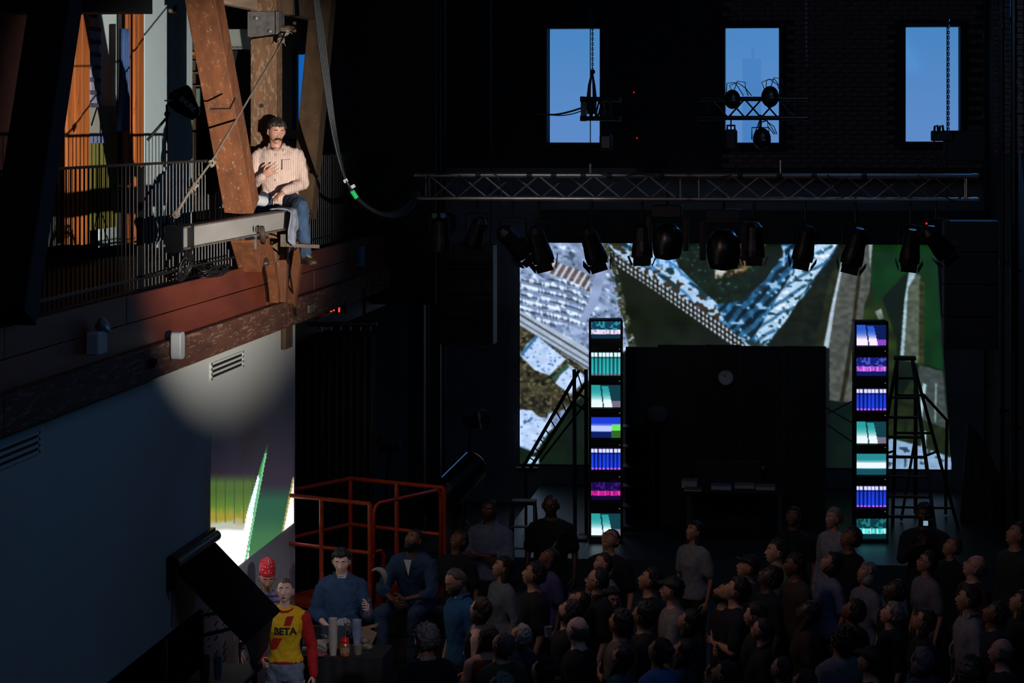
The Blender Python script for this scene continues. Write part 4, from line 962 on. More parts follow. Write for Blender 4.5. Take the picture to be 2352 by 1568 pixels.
for px, c, l in ((998, (40, 130, 60), 'green'), (1018, (70, 110, 190), 'blue')):
    q = P(px, 495, Y=YT - .15); tag(MB().lathe([(.03, -.02), (.032, 0), (.03, .02)], q, 12, 'Y').build('connector', mat('conn_' + l, rgb(*c), .4, 0, 10, .1, 0)), '%s round cable connector above the sparkling stage lamp' % l, 'connector')
can('tilted stage lamp second from the left end of the truss', (lx(1095), YT, LZ), 1.0, .3, .35)
can('stage lamp tilted strongly left above the picture corner', (lx(1178), YT, LZ - .05), 1.2, .5, -.75)
can('stage lamp with open barn doors at the top left corner of the picture', (lx(1238), YT, LZ - .10), 1.15, .3, -.25)
can('stage lamp with open barn doors left of the moving lights', (lx(1360), YT, LZ - .10), 1.15, .3, -.3)
can('short round stage lamp left of the larger moving lights', (lx(1475), YT, LZ - .06), 1.1, 0, 0)
moving_head('large moving light whose domed head overlaps the picture top', (lx(1533), YT, LZ + .02), 1.35)
moving_head('largest moving light with pointed head hanging lowest over the picture', (lx(1662), YT, LZ - .03), 1.5)
can('square bodied stage lamp right of the largest moving light', (lx(1732), YT, LZ - .05), 1.1, 0, 0)
can('stage lamp above the blue white streaks of the picture', (lx(1850), YT, LZ - .08), 1.1, .2, .2)
can('stage lamp above the grey building strip in the picture', (lx(1965), YT, LZ - .10), 1.15, .2, .25)
can('stage lamp above the green area of the picture', (lx(2092), YT, LZ - .12), 1.05, .2, .1)
can('dark stage lamp at the top right corner of the picture', (lx(2150), YT, LZ - .05), 1.1, .4, -.7)
for px, py in ((1456, 212), (1463, 317), (2128, 513)):
    q = P(px, py, Y=YB - .02 if px < 2000 else YT); tag(MB().ball(q, .012, 8).build('indicator_light', mat('led_red', rgb(120, 0, 0), .4, 0, 5, .05, 0, emit=rgb(255, 30, 40), es=.8)), {212: 'tiny red indicator light high between the left and middle windows', 317: 'tiny red indicator light lower between the left and middle windows', 513: 'tiny red indicator light under the right part of the truss'}[py], 'light')
# truss with lamps in the middle window
Y2 = 31.0
truss('black truss section silhouetted inside the middle window', P(1610, 249, Y=Y2), P(1850, 249, Y=Y2), .245, [], m=m_blackm, r=.028, bays=5)
def blob(name, label, px, py, r, cat='lamp', handle=False, ry=1.2, Y=Y2 - .2):
    t = thing(name, label, cat, tuple(P(px, py, Y=Y))); c = P(px, py, Y=Y)
    MB().ball(c, r, 16, (1, 1, ry)).build('body', m_blackm, t, smooth=True); MB().lathe([(r * .95, -.03), (r * 1.02, 0), (r * .95, .03)], c + V((0, 0, -r * .2)), 16).build('band', m_blackm, t)
    for k in range(3): 
        q = c + V((random.uniform(-.05, .05), 0, r)); MB().tube([q + V((-.04, 0, -.03)), q + V((-.08 + .05 * k, 0, .07 + .03 * k)), q + V((.02 + .05 * k, .0, .11)), q + V((.12, 0, .04)), q + V((.16 + .02 * k, 0, -.06))], .006, 5).build('wire', cblack, t, smooth=True)
    return t
blob('round_lamp', 'round black lamp with wires on the left of the window truss', 1682, 228, .105)
blob('round_lamp', 'round black lamp with tall loops of wire on the right of the window truss', 1769, 222, .115)
t = blob('round_lamp', 'round black lamp hanging low below the window truss', 1750, 318, .115)
MB().tube([P(1727, 320, Y=Y2 - .2), P(1727, 293, Y=Y2 - .2), P(1766, 293, Y=Y2 - .2), P(1766, 320, Y=Y2 - .2)], .009, 6).build('yoke', m_blackm, t); MB().tube([P(1747, 265, Y=Y2), P(1747, 293, Y=Y2 - .2)], .016, 8).build('clamp', m_blackm, t)
def hoist(px, y0, y1, w, label, Y=Y2):
    t = thing('chain_hoist', label, 'hoist', tuple(P(px, y1, Y=Y))); a = P(px, y0, Y=Y); b = P(px, y1, Y=Y)
    MB().box(((a + b) / 2), (w, .2, a.z - b.z)).build('motor_body', m_blackm, t, bevel=.03)
    MB().tube([a, P(px, 262, Y=Y)], .01, 6).build('hook_chain', m_blackm, t)
    MB().tube([a + V((-w * .3, 0, -.02)), a + V((-w * .3, 0, .05)), a + V((w * .3, 0, .05)), a + V((w * .3, 0, -.02))], .014, 8).build('handle', m_blackm, t)
hoist(1679, 297, 345, .16, 'black chain hoist with a handle in the left bottom of the middle window')
hoist(1392, 308, 345, .16, 'black chain hoist at the lower right edge of the left window')
# box with cables at right window
bxh = thing('cable_box', 'black box with cable loops on top below the right window', 'box', tuple(P(2195, 360, Y=33)))
MB().box(P(2163, 312, Y=33), (.28, .3, .14)).build('lid_section', m_blackm, bxh, bevel=.015)
MB().box(P(2215, 335, Y=33.1), (.55, .4, .42)).build('case_body', m_black, bxh, bevel=.02)
for px in (2150, 2162): MB().tube([P(px - 4, 303, Y=32.9), P(px - 3, 290, Y=32.9), P(px + 3, 288, Y=32.9), P(px + 5, 303, Y=32.9)], .016, 8).build('cable_loop', cblack, bxh, smooth=True)
cable('power_cable', [P(2145, 318, Y=32.9), P(2148, 350, Y=32.9), P(2156, 378, Y=32.9), P(2170, 350, Y=32.9), P(2172, 320, Y=32.9)], .012, 'black cable loop hanging below the box at the right window')
# ledge
tag(MB().box((.3, YB - .25, P(1700, 395, Y=YB).z), (5.6, .4, .12)).build('trim_3', m_black), kind='structure')
tag(MB().box((-.5, YB - .2, P(1700, 520, Y=YB).z), (7.0, .35, .5)).build('trim_4', m_black), kind='structure')
# hanging loudspeakers
def array(px0, px1, y0, y1, Y, label):
    p = P(px0, y0, Y=Y); q = P(px1, y1, Y=Y); t = thing('hanging_loudspeaker', label, 'loudspeaker', ((p.x + q.x) / 2, Y, q.z)); w = q.x - p.x; n = 4; h = (p.z - q.z) / n
    for i in range(n): MB().box(((p.x + q.x) / 2, Y, p.z - h * (i + .5)), (w, .4, h - .008)).build('cabinet', m_black, t, bevel=.012)
    for i in range(n): MB().box(((p.x + q.x) / 2, Y - .205, p.z - h * (i + .5)), (w - .04, .012, h - .04)).build('grille', mat('speaker_grille', rgb(14, 14, 15), .6, .2, 200, .5, .5), t)
    for x in (p.x + .05, q.x - .05): MB().tube([(x, Y, p.z), (x, Y, CEIL)], .008, 6).build('rigging', m_blackm, t)
    MB().box((q.x + .004, Y, (p.z + q.z) / 2), (.006, .38, p.z - q.z - .02)).build('side_edge', mat('edge_grey', rgb(70, 80, 95), .5, .1, 10, .1, .1), t)
array(1014, 1136, 560, 790, 30.0, 'tall black hanging loudspeaker stack left of the projected picture')
array(2166, 2290, 505, 800, 30.5, 'tall black hanging loudspeaker stack right of the projected picture')
# ---------------------------------------------------------------- projected picture
def inpoly(x, y, poly):
    r = np.zeros(x.shape, bool); n = len(poly)
    for i in range(n):
        x0, y0 = poly[i]; x1, y1 = poly[(i + 1) % n]
        c = ((y0 > y) != (y1 > y)) & (x < (x1 - x0) * (y - y0) / (y1 - y0 + 1e-9) + x0); r ^= c
    return r
def paint_city(x, y):
    C = np.zeros((len(x), 3)); C[:] = (9, 22, 11)
    n1 = vnoise(x / 9, y / 7, 1); n2 = vnoise(x / 28, y / 24, 2); n3 = vnoise(x / 5, y / 4, 3); n4 = vnoise(x / 60, y / 60, 4)
    def put(mask, col, a=None, amp=0, nn=None):
        col = np.array(col, float); v = np.tile(col, (len(x), 1))
        if amp: v = v * (1 + amp * ((nn if nn is not None else n1) - .5)[:, None] * 2)
        C[mask] = v[mask]
    C += ((n2 - .5) * 10)[:, None] * np.array([1, 1, .4])
    # left city
    L = inpoly(x, y, [(1150, 552), (1388, 552), (1402, 600), (1428, 700), (1452, 795), (1400, 830), (1345, 880), (1290, 960), (1240, 1065), (1150, 1065)])
    put(L, (128, 146, 176), amp=.22)
    u = x * .85 + y * .5; w = -x * .5 + y * .85      # along / across the streets (down-right)
    cell = vnoise(u / 9, w / 6, 5); roof = vnoise(u / 16, w / 8, 9); rows = np.sin(w / 6.5 + 2 * n2)
    put(L & (roof > .62), (160, 176, 204), amp=.1); put(L & (cell > .74) & (rows > -.1), (76, 92, 116), amp=.3); put(L & (n3 > .88), (56, 68, 70), amp=.4)
    w2 = y - .34 * x + 5 * np.sin(x / 40); rid = np.floor(w2 / 17.0); rf = (w2 / 17.0) % 1; dots = (vnoise(x / 3.6 + rid * 7.3, rid * 1.0, 12) - .45) * 2
    rg = L & (y > 640) & (y < 745) & (x < 1372); put(rg & (rf < .50) & (dots > 0), (228, 238, 250), amp=.08); put(rg & (rf > .40) & (rf < .62) & (dots < .4), (52, 66, 84), amp=.3); put(rg & (rf > .75), (118, 134, 164), amp=.1)
    put(L & (cell < .2) & (rows > 0), (235, 245, 252))
    br = L & (np.abs(w - (-1230 * .5 + 585 * .85) - 6 * np.sin(u / 30)) < 15) & (x < 1355) & (y < 720); put(br & (np.sin(u / 2.4) > -.2), (96, 78, 72), amp=.3); put(br & (np.sin(u / 2.4) < -.5), (205, 205, 212))
    r1 = L & inpoly(x, y, [(1300, 560), (1400, 600), (1372, 700), (1345, 740), (1330, 735), (1352, 690), (1370, 620)]); put(r1, (146, 160, 192), amp=.1, nn=n2)
    rd = inpoly(x, y, [(1194, 712), (1350, 800), (1350, 852), (1194, 745)]) & L; put(rd, (176, 186, 198), amp=.06)
    for k, (o, cc) in enumerate(((0, (46, 56, 62)), (15, (90, 100, 112)), (27, (60, 70, 78)))):
        put(L & (np.abs(y - (722 + o + (x - 1194) * .61)) < 2.2) & (x < 1360), cc)
    put(inpoly(x, y, [(1194, 748), (1350, 850), (1350, 905), (1260, 960), (1194, 950)]), (46, 42, 26), amp=.8)
    put(inpoly(x, y, [(1194, 748), (1350, 850), (1350, 905), (1260, 960), (1194, 950)]) & (n3 > .72), (104, 96, 70))
    for poly in ([(1232, 770), (1300, 825), (1262, 862), (1228, 850), (1194, 815), (1210, 790)], [(1304, 835), (1352, 868), (1310, 905), (1275, 880)], [(1194, 940), (1222, 942), (1268, 985), (1225, 1035), (1194, 1022)], [(1262, 945), (1275, 945), (1262, 990), (1250, 975)]):
        put(inpoly(x, y, poly), (196, 216, 244), amp=.08); put(inpoly(x, y, poly) & (n3 > .82), (60, 96, 140))
    put(inpoly(x, y, [(1194, 812), (1232, 768), (1236, 774), (1200, 818)]), (60, 110, 150))
    put(inpoly(x, y, [(1268, 866), (1304, 836), (1309, 842), (1272, 874)]), (44, 84, 70))
    put(inpoly(x, y, [(1194, 1026), (1230, 1040), (1262, 990), (1300, 960), (1300, 1065), (1194, 1065)]), (12, 26, 8), amp=.4)
    put(inpoly(x, y, [(1214, 1048), (1238, 1050), (1238, 1065), (1208, 1065)]), (176, 214, 232))
    # dark triangle
    tri = inpoly(x, y, [(1404, 600), (1430, 612), (1740, 830), (1452, 830)]); put(tri, (15, 22, 7), amp=.35, nn=n2)
    edge = np.abs(x - (1404 + (y - 600) * .25)) < 9; put(edge & (y > 552) & (y < 800) & (n1 > .4), (52, 52, 34), amp=.5)
    put(edge & (n3 > .78) & (y < 800), (170, 190, 200))
    # white diagonal band
    band = inpoly(x, y, [(1390, 552), (1530, 552), (1640, 660), (1700, 720), (1768, 800), (1700, 800), (1640, 745), (1540, 670), (1420, 590)])
    s = (y - 552) - (x - 1392) * .70   # distance below/left of band axis
    put(band, (186, 214, 240), amp=.12); put(band & (np.sin((x * .62 - y * .78) / 5.5 + 3 * n2) > .80), (70, 130, 180)); put(band & (n1 > .70), (60, 112, 160), amp=.4); put(band & (vnoise(u / 30, w / 10, 8) > .74), (22, 50, 52))
    low = band & (s > -26); put(low & (n1 > .55), (44, 34, 22), amp=.5)
    chk = inpoly(x, y, [(1400, 575), (1440, 600), (1540, 665), (1640, 730), (1705, 780), (1715, 800), (1690, 800), (1600, 735), (1500, 665), (1420, 612)])
    put(chk, (30, 26, 18)); put(chk & (np.sin(x / 1.45) > -.1) & (np.sin((y - x * .68) / 1.9) > -.25), (205, 222, 236))
    # upper dark field with brown rocks
    df = inpoly(x, y, [(1532, 552), (1768, 552), (1735, 640), (1690, 705), (1655, 705), (1560, 615)]); put(df, (10, 26, 14), amp=.5, nn=n1)
    rk = inpoly(x, y, [(1640, 552), (1762, 552), (1748, 590), (1700, 632), (1640, 640), (1650, 600)]); put(rk, (60, 46, 24), amp=.9, nn=n1); put(rk & (n3 > .72), (170, 150, 118))
    put(inpoly(x, y, [(1644, 612), (1668, 618), (1660, 634), (1642, 630)]), (170, 172, 165), amp=.2); put(df & (n3 > .90), (110, 140, 130))
    # blue streak bands
    bl = inpoly(x, y, [(1640, 700), (1700, 690), (1760, 640), (1800, 580), (1790, 552), (1930, 552), (1900, 610), (1830, 700), (1760, 795), (1690, 770)])
    put(bl, (40, 96, 134), amp=.6); put(bl & (np.sin((x + y * .9) / 5.0 + 3 * n2) > .1), (10, 34, 46), amp=.5); put(bl & (n1 > .76), (150, 190, 220))
    wh = inpoly(x, y, [(1850, 552), (1928, 552), (1895, 605), (1850, 665), (1800, 745), (1752, 795), (1735, 770), (1775, 700), (1830, 610)])
    put(wh, (188, 216, 240), amp=.15); put(wh & (np.sin((x * .5 + y * .85) / 4.0 + 2 * n2) > .55), (60, 110, 140)); put(wh & (n1 > .72), (30, 60, 60)); put(wh & (n1 < .18), (245, 250, 255))
    put(inpoly(x, y, [(1930, 552), (1962, 552), (1905, 640), (1880, 720), (1870, 795), (1765, 795), (1830, 700), (1900, 610)]), (16, 22, 10), amp=.6)
    # grey buildings
    put(inpoly(x, y, [(1870, 795), (1905, 640), (1945, 560), (1940, 600), (1900, 760), (1897, 920), (1850, 920)]), (30, 34, 14), amp=.4)
    put(inpoly(x, y, [(1897, 800), (1940, 590), (2004, 555), (2000, 640), (1985, 800), (1962, 925), (1897, 918)]), (78, 80, 72), amp=.22)
    put(inpoly(x, y, [(1935, 590), (1940, 590), (1918, 700), (1903, 800), (1892, 795), (1910, 700)]), (176, 192, 202), amp=.1)
    put(inpoly(x, y, [(1975, 580), (1984, 580), (1950, 860), (1935, 930), (1928, 925), (1955, 760)]), (34, 32, 14), amp=.3)
    put(inpoly(x, y, [(1994, 555), (2005, 555), (2000, 600), (1998, 620)]), (160, 168, 165), amp=.2)
    put(inpoly(x, y, [(1985, 700), (2010, 640), (2060, 780), (2060, 930), (1965, 930)]), (30, 42, 12), amp=.45, nn=n2)
    gr = inpoly(x, y, [(2005, 552), (2150, 552), (2166, 850), (2110, 830), (2068, 820), (2080, 700), (2086, 622), (2010, 700), (2000, 640)]); put(gr, (8, 48, 15), amp=.22, nn=n2)
    put(inpoly(x, y, [(2010, 715), (2024, 708), (2030, 730), (2018, 735)]), (120, 130, 120), amp=.3)
    put(inpoly(x, y, [(2088, 622), (2114, 632), (2116, 700), (2112, 835), (2068, 825), (2078, 700)]), (80, 88, 72), amp=.2)
    put(inpoly(x, y, [(2088, 622), (2104, 626), (2100, 638), (2086, 660), (2076, 820), (2067, 825), (2077, 690)]), (160, 184, 190), amp=.15)
    put(inpoly(x, y, [(2112, 640), (2124, 650), (2122, 840), (2110, 838)]), (44, 46, 18), amp=.3)
    put(inpoly(x, y, [(1962, 925), (2060, 930), (2115, 835), (2168, 855), (2186, 1080), (2040, 1080), (2040, 960), (1960, 960)]), (26, 36, 14), amp=.4)
    put(inpoly(x, y, [(2110, 838), (2165, 852), (2178, 985), (2108, 960)]), (62, 70, 66), amp=.2)
    put(inpoly(x, y, [(2120, 880), (2128, 882), (2118, 960), (2110, 950)]), (170, 200, 200)); put(inpoly(x, y, [(2148, 880), (2152, 880), (2150, 970), (2146, 970)]), (130, 150, 140))
    put(inpoly(x, y, [(2040, 1005), (2100, 1020), (2184, 1050), (2188, 1082), (2040, 1082)]), (146, 176, 204), amp=.12)
    put(inpoly(x, y, [(2040, 1005), (2100, 1020), (2184, 1050), (2188, 1082), (2040, 1082)]) & (n1 > .74), (40, 66, 84)); put(inpoly(x, y, [(2120, 990), (2128, 990), (2126, 1028), (2116, 1026)]), (176, 205, 215))
    put((x > 1380) & (x < 1905) & (y > 800) & (y < 1100) & ~L, (6, 8, 6))
    return C
SCR = {}
m_proj = mat('projected_light', rgb(150, 150, 150), .9, 0, 20, .02, 0, attr='glow', es=1.0, spec=.1)
Yp = YB - .05
def scr_pt(u, v):
    xl = 1194; xr = 2150 + 36 * v; yb0 = 552; yb1 = 1065 + 13 * u
    return P(xl + (xr - xl) * u, yb0 + (yb1 - yb0) * v, Y=Yp)
def scr_paint(U, Vv):
    x = 1194 + (2150 + 36 * Vv - 1194) * U; y = 552 + (1065 + 13 * U - 552) * Vv
    C = paint_city(x, y).reshape(319, 601, 3)
    for _ in range(2):
        Pd = np.pad(C, ((1, 1), (1, 1), (0, 0)), 'edge'); C = (Pd[1:-1, 1:-1] * 2 + Pd[:-2, 1:-1] + Pd[2:, 1:-1] + Pd[1:-1, :-2] + Pd[1:-1, 2:]) / 6
    return C.reshape(-1, 3) * np.array([.97, 1.0, 1.04])
scr = thing('projection_screen', 'large projected aerial city picture glowing on the back wall', 'projection', (0, Yp, P(1600, 1070, Y=Yp).z))
colgrid('picture', None, scr_paint, 600, 318, m_proj, scr, posfn=scr_pt)
cs = [scr_pt(*q) for q in ((0, 0), (1, 0), (1, 1), (0, 1))]; MB().prism([c + V((0, .008, 0)) for c in cs], (0, .02, 0)).build('backing', m_plaster, scr)
# side wall projection
def wall_paint(U, Vv):
    x = 485 + 191 * U; y0 = 940.0; y = y0 + (1302 - y0) * Vv
    yb = 1300 - (x - 545) * .71; C = np.zeros((len(x), 3)); n = vnoise(x / 4, y / 30, 3); n2 = vnoise(x / 26, y / 18, 6)
    t = np.clip((y - 960) / 130, 0, 1)[:, None]; C[:] = np.array([0, 0, 0]) + t * np.array([34, 24, 34])
    def mixin(c, a): nonlocal C; a = np.clip(a, 0, 1)[:, None]; C = C * (1 - a) + np.array(c, float) * a
    left = x < 588 - (y - 1090) * .09
    mixin((70, 96, 34), (y - 1086) / 22 * left); mixin((94, 128, 36), (y - 1130) / 40 * left); mixin((150, 138, 42), ((y - 1165 + (n - .5) * 16) / 18) * left)
    mixin((176, 180, 160), ((y - 1190 + (n2 - .5) * 16) / 12) * left); mixin((255, 255, 255), ((y - 1212 + (n2 - .5) * 4) / 8) * left)
    mixin((30, 60, 24), (np.abs(((x - 485) % 21) - 11) < .9) * left * (y > 1083) * (y < 1200) * .7)
    right = ~left; mixin((26, 80, 52), right * (y - 1108) / 40); mixin((40, 100, 46), right * (y - 1190) / 40); mixin((86, 118, 58), right * (y - 1262) / 40)
    # white streak
    xc = 618 - (y - 1000) * .185; wd = np.clip((y - 1010) * .11, 0, 18); ins = (x > xc - wd) & (x < xc + 2 + (y - 1000) * .0); a = np.where(y > 1075, 1, 0)
    mixin((60, 140, 62), ins * np.clip((y - 1010) / 50, 0, 1)); mixin((225, 238, 255), (x > xc - wd * 1.0) & (x < xc - 4) & (y > 1082 + (x - (xc - 12)) * 2)); mixin((110, 190, 130), (np.abs(x - xc) < 2) & (y > 1040)); mixin((255, 255, 255), (x > xc - wd) & (x < xc - 3) & (y > 1180))
    xr = 676 - (y - 1095) * .20; mixin((150, 140, 70), (x > xr - 4) & (y > 1095)); mixin((250, 236, 220), (x > xr) & (y > 1095)); mixin((255, 255, 255), (x > xr + 3) & (y > 1165))
    return np.maximum(C, 0) * np.array([1, 1, 1.02])
def wall_pt(u, v):
    x = 485 + 190 * u; zt = P(580, 945, X=XW).z; zb_ = P(610, 1251, X=XW + .006).z; q = P(x, 1000, X=XW + .006)
    q0 = q; s = F / ((q0.y + 0) * CT - q0.x * ST); z = zt + (zb_ - zt) * v; return V((XW + .006, q.y, z))
def wall_paint2(U, Vv):
    x = 485 + 190 * U; zt = P(580, 945, X=XW).z; zb_ = P(610, 1251, X=XW + .006).z; z = zt + (zb_ - zt) * Vv
    kx = (x - 1176) / F * CT - ST; d = XW / kx; y = HY + (H - z) * F / d
    return wall_paint((x - 485) / 191, (y - 940) / 362)
m_proj2 = mat('wall_projection', rgb(205, 206, 200), .85, 0, 30, .03, 0, attr='glow', es=1.15)
wp = colgrid('side_projection', None, wall_paint2, 100, 170, m_proj2, None, posfn=wall_pt)
tag(wp, 'green and white video projection glowing on the white side wall', 'projection')
# ---------------------------------------------------------------- monitor towers
m_case = mat('monitor_case', rgb(16, 16, 18), .45, 0, 15, .15, .1)
m_scr = mat('monitor_glow', rgb(10, 10, 12), .2, 0, 10, .05, 0, attr='glow', es=1.0)
def mon_paint(kind, sch):
    dark, mid, bright, acc = sch
    def f(U, Vv):
        C = np.zeros((len(U), 3)); n = vnoise(U * 14, Vv * 9, 4)
        def put(m, c): C[m] = np.array(c, float)
        if kind == 'bars':
            C[:] = np.array(dark); b = np.abs(((U * 7.6 + .2) % 1) - .5); C[b < .33] = np.array(mid) * .75; C[b < .2] = np.array(mid)
            C *= (1 + (.25 * Vv))[:, None]; put((Vv > .02) & (Vv < .20) & (b < .38), bright); put((Vv > .20) & (Vv < .24), tuple(c * .5 for c in dark)); put((Vv > .93) & (b < .3), acc)
        elif kind == 'tall':
            C[:] = np.array(dark); g = np.clip((Vv - .1) / .6, 0, 1)[:, None]; m1 = (U < .30 + .10 * Vv); m2 = (U > .36 + .08 * Vv) & (U < .58 + .15 * Vv) & (Vv > .04)
            base = np.array(mid) * (1 - g * .0) + (np.array(bright) - np.array(mid)) * g ** 2.5
            C[m1 | m2] = base[m1 | m2]; put((m1 | m2) & (Vv > .72), bright); put(~(m1 | m2) & (Vv > .72) & (U > .5), acc)
        elif kind == 'band':
            C[:] = np.array(mid); C[Vv > .72] = np.array(dark) * 1.6; a = np.clip(1 - np.abs(Vv - .5) / .22, 0, 1)[:, None]; C = C * (1 - a) + np.array(bright) * a; put((Vv > .42) & (Vv < .70), bright)
            if kind == 'band' and acc[1] > 200: put((U > .72) & (Vv > .36) & (Vv < .66), acc); put((U > .7) & (Vv > .66), tuple(c * .45 for c in acc))
        elif kind == 'city':
            C[:] = np.array(dark); C[(n > .62) & (Vv < .5)] = np.array(mid); C[(Vv > .48) & (Vv < .76)] = np.array(bright); s = (Vv > .48) & (Vv < .76)
            C[s & (n > .55)] = np.array(bright) * .72; C[s & (((U * 4.3) % 1) < .10)] = np.array(acc); C[(Vv > .76)] = np.array(dark) * .8
        return C
    return f
TEAL = ((18, 62, 74), (40, 160, 160), (235, 250, 255), (120, 110, 130)); TEAL2 = ((12, 60, 62), (34, 140, 136), (250, 255, 255), (30, 100, 100)); BLUE = ((8, 14, 90), (26, 60, 205), (225, 225, 255), (190, 100, 230))
VIO = ((14, 30, 90), (40, 90, 205), (252, 236, 255), (140, 70, 200)); CITY = ((20, 60, 86), (40, 140, 160), (230, 215, 245), (255, 255, 255)); VCITY = ((24, 30, 120), (70, 80, 190), (196, 96, 230), (230, 170, 250))
MAG = ((22, 10, 66), (60, 20, 110), (205, 30, 150), (240, 90, 190)); TCITY = ((10, 60, 66), (30, 120, 124), (100, 235, 235), (220, 255, 255)); BND = ((10, 20, 60), (30, 60, 215), (190, 205, 255), (110, 230, 90)); TB = ((14, 50, 60), (40, 140, 150), (240, 250, 255), (60, 160, 160))
def monitor(px0, px1, ys0, ys1, ytop, ybot, dd, kind, sch, label, yaw):
    x0 = P(px0, ys0, dd=dd); x1 = P(px1, ys1, dd=dd); sc = F / dd; w = (px1 - px0) / sc; h = (ys1 - ys0) / sc
    cx = P((px0 + px1) / 2, (ytop + ybot) / 2, dd=dd); H_ = (ybot - ytop) / sc; Wd = .452; D = .46
    t = thing('video_monitor', label, 'monitor', (cx.x, cx.y, cx.z - H_ / 2), yaw, 'stacked video monitors'); b = V(t.location)
    def off(mb): mb.v = [tuple(V(p) + b) for p in mb.v]; return mb
    sz = (cx.z + 0) - (HY - (ys0 + ys1) / 2) / sc - H; szc = P(0, (ys0 + ys1) / 2, dd=dd).z - b.z
    zt_, zb2 = szc + h / 2 + .012, szc - h / 2 - .012; bw = (Wd - w) / 2
    mb = MB(); mb.box((0, .02 + D * .3, H_ / 2), (Wd - .01, D * .55, H_ - .006)); mb.box((0, D * .75, H_ / 2), (Wd * .8, D * .4, H_ * .8)); off(mb).build('cabinet', m_case, t, bevel=.006)
    mb = MB(); mb.box((0, -.012, (zt_ + H_ - .003) / 2), (Wd, .05, H_ - .003 - zt_)); mb.box((0, -.012, zb2 / 2 + .002), (Wd, .05, zb2 - .003))
    for s in (-1, 1): mb.box((s * (Wd / 2 - bw / 2), -.012, (zt_ + zb2) / 2), (bw, .05, zt_ - zb2))
    off(mb).build('bezel', m_case, t, bevel=.004)
    def pf(u, v):
        x = (u - .5) * w; z = szc + (.5 - v) * h; bul = .018 * (1 - ((u - .5) * 2) ** 2) * (1 - .6 * ((v - .5) * 2) ** 2); return V((x, .004 - bul * .7, z)) + b
    colgrid('screen', None, mon_paint(kind, sch), 40, 30, m_scr, t, posfn=pf)
    off(MB().ball((Wd / 2 - .045, -.039, .03), .006, 8)).build('power_light', mat('led_green', rgb(60, 90, 40), .4, 0, 5, .05, 0, emit=rgb(160, 170, 90), es=.9), t)
    off(MB().box((-Wd / 2 + .06, -.038, .035), (.05, .004, .02))).build('badge', mat('badge_grey', rgb(60, 60, 64), .4, .3, 10, .1, 0), t)
    return t
DT = F / 172.5
L1 = [(738, 777, 'city', CITY), (809, 862, 'bars', TEAL), (884, 935, 'tall', TEAL), (958, 1005, 'band', BND), (1030, 1078, 'bars', BLUE), (1107, 1148, 'city', MAG), (1179, 1229, 'tall', TEAL)]
names = ['teal and white city image, topmost of the left tower', 'teal bars under white squares, second in the left tower', 'two slanted teal shapes, third in the left tower', 'blue and white band with green corner in the left tower', 'blue bars under white squares in the left tower', 'magenta strip image in the left tower', 'two slanted teal shapes, lowest in the left tower']
for i, (a, b, k, s) in enumerate(L1): monitor(1358, 1425, a, b, 733 + i * 73.2, 733 + (i + 1) * 73.2, DT, k, s, 'black video monitor showing ' + names[i], TH * 0 + .10)
L2 = [(746, 793, 'tall', VIO), (821, 863, 'city', VCITY), (893, 942, 'bars', BLUE), (968, 1018, 'tall', TEAL), (1042, 1090, 'band', TB), (1116, 1164, 'bars', BLUE), (1191, 1237, 'city', TCITY)]
names = ['violet and white slanted shapes, topmost of the right tower', 'violet city image, second in the right tower', 'blue bars under white squares, third in the right tower', 'two slanted teal shapes, fourth in the right tower', 'teal image with broad white band in the right tower', 'blue bars under white squares, second lowest in the right tower', 'bright teal city image, lowest in the right tower']
for i, (a, b, k, s) in enumerate(L2): monitor(1967, 2035, a, b, 737 + i * 73.6, 737 + (i + 1) * 73.6, DT, k, s, 'black video monitor showing ' + names[i], .10)
m = MATS['monitor_glow']
# ---------------------------------------------------------------- black set wall, clock, table
YF = 33.2
fl = thing('black_set_wall', 'tall black freestanding wall between the two monitor towers', 'wall', tuple(P(1666, 1240, Y=YF, )))
fl.location = (P(1666, 0, Y=YF).x, YF, .3)
for (a, b, y) in ((1437, 1510, 797), (1510.6, 1620, 792), (1620.6, 1700, 792), (1700.6, 1800, 795), (1800.6, 1897, 795)):
    p = P(a, y, Y=YF); q = P(b, y, Y=YF); MB().box(((p.x + q.x) / 2, YF + .04, (p.z + .3) / 2), (q.x - p.x, .08, p.z - .3)).build('panel', mat('set_black', rgb(15, 15, 17), .8, 0, 6, .4, .3, stretch=(6, 1, .5)), fl, bevel=.004)
ck = thing('wall_clock', 'round white faced wall clock with black rim on the black set wall', 'clock', tuple(P(1667, 866, Y=YF - .02))); c = P(1667, 866, Y=YF - .03)
MB().lathe([(.12, .02), (.125, 0), (.12, -.03), (.105, -.03), (.105, -.005)], c, 32, 'Y', rot=None).build('rim', m_blackm, ck)
MB().lathe([(.104, .0), (.104, -.012)], c, 32, 'Y').build('face', mat('clock_face', rgb(160, 160, 156), .6, 0, 5, .03, 0), ck)
mb = MB(); mb.bar(c + V((0, -.018, 0)), c + V((-.045, -.018, .04)), .008, .004, (0, 1, 0)); mb.bar(c + V((0, -.018, 0)), c + V((.01, -.018, .085)), .006, .004, (0, 1, 0)); mb.build('hands', m_black, ck)
mb = MB()
for k in range(12): a = k * math.pi / 6; mb.bar(c + V((.082 * math.sin(a), -.016, .082 * math.cos(a))), c + V((.098 * math.sin(a), -.016, .098 * math.cos(a))), .006, .004, (0, 1, 0))
mb.build('hour_marks', m_black, ck)
YQ = 32.2
tb_ = thing('prop_table', 'dark long table with books before the black set wall', 'table', (P(1690, 0, Y=YQ).x, YQ, .3))
a = P(1575, 1114, Y=YQ); b = P(1800, 1114, Y=YQ); tz = a.z
MB().box(((a.x + b.x) / 2, YQ, tz - .02), (b.x - a.x, .8, .04)).build('top', m_black, tb_, bevel=.005)
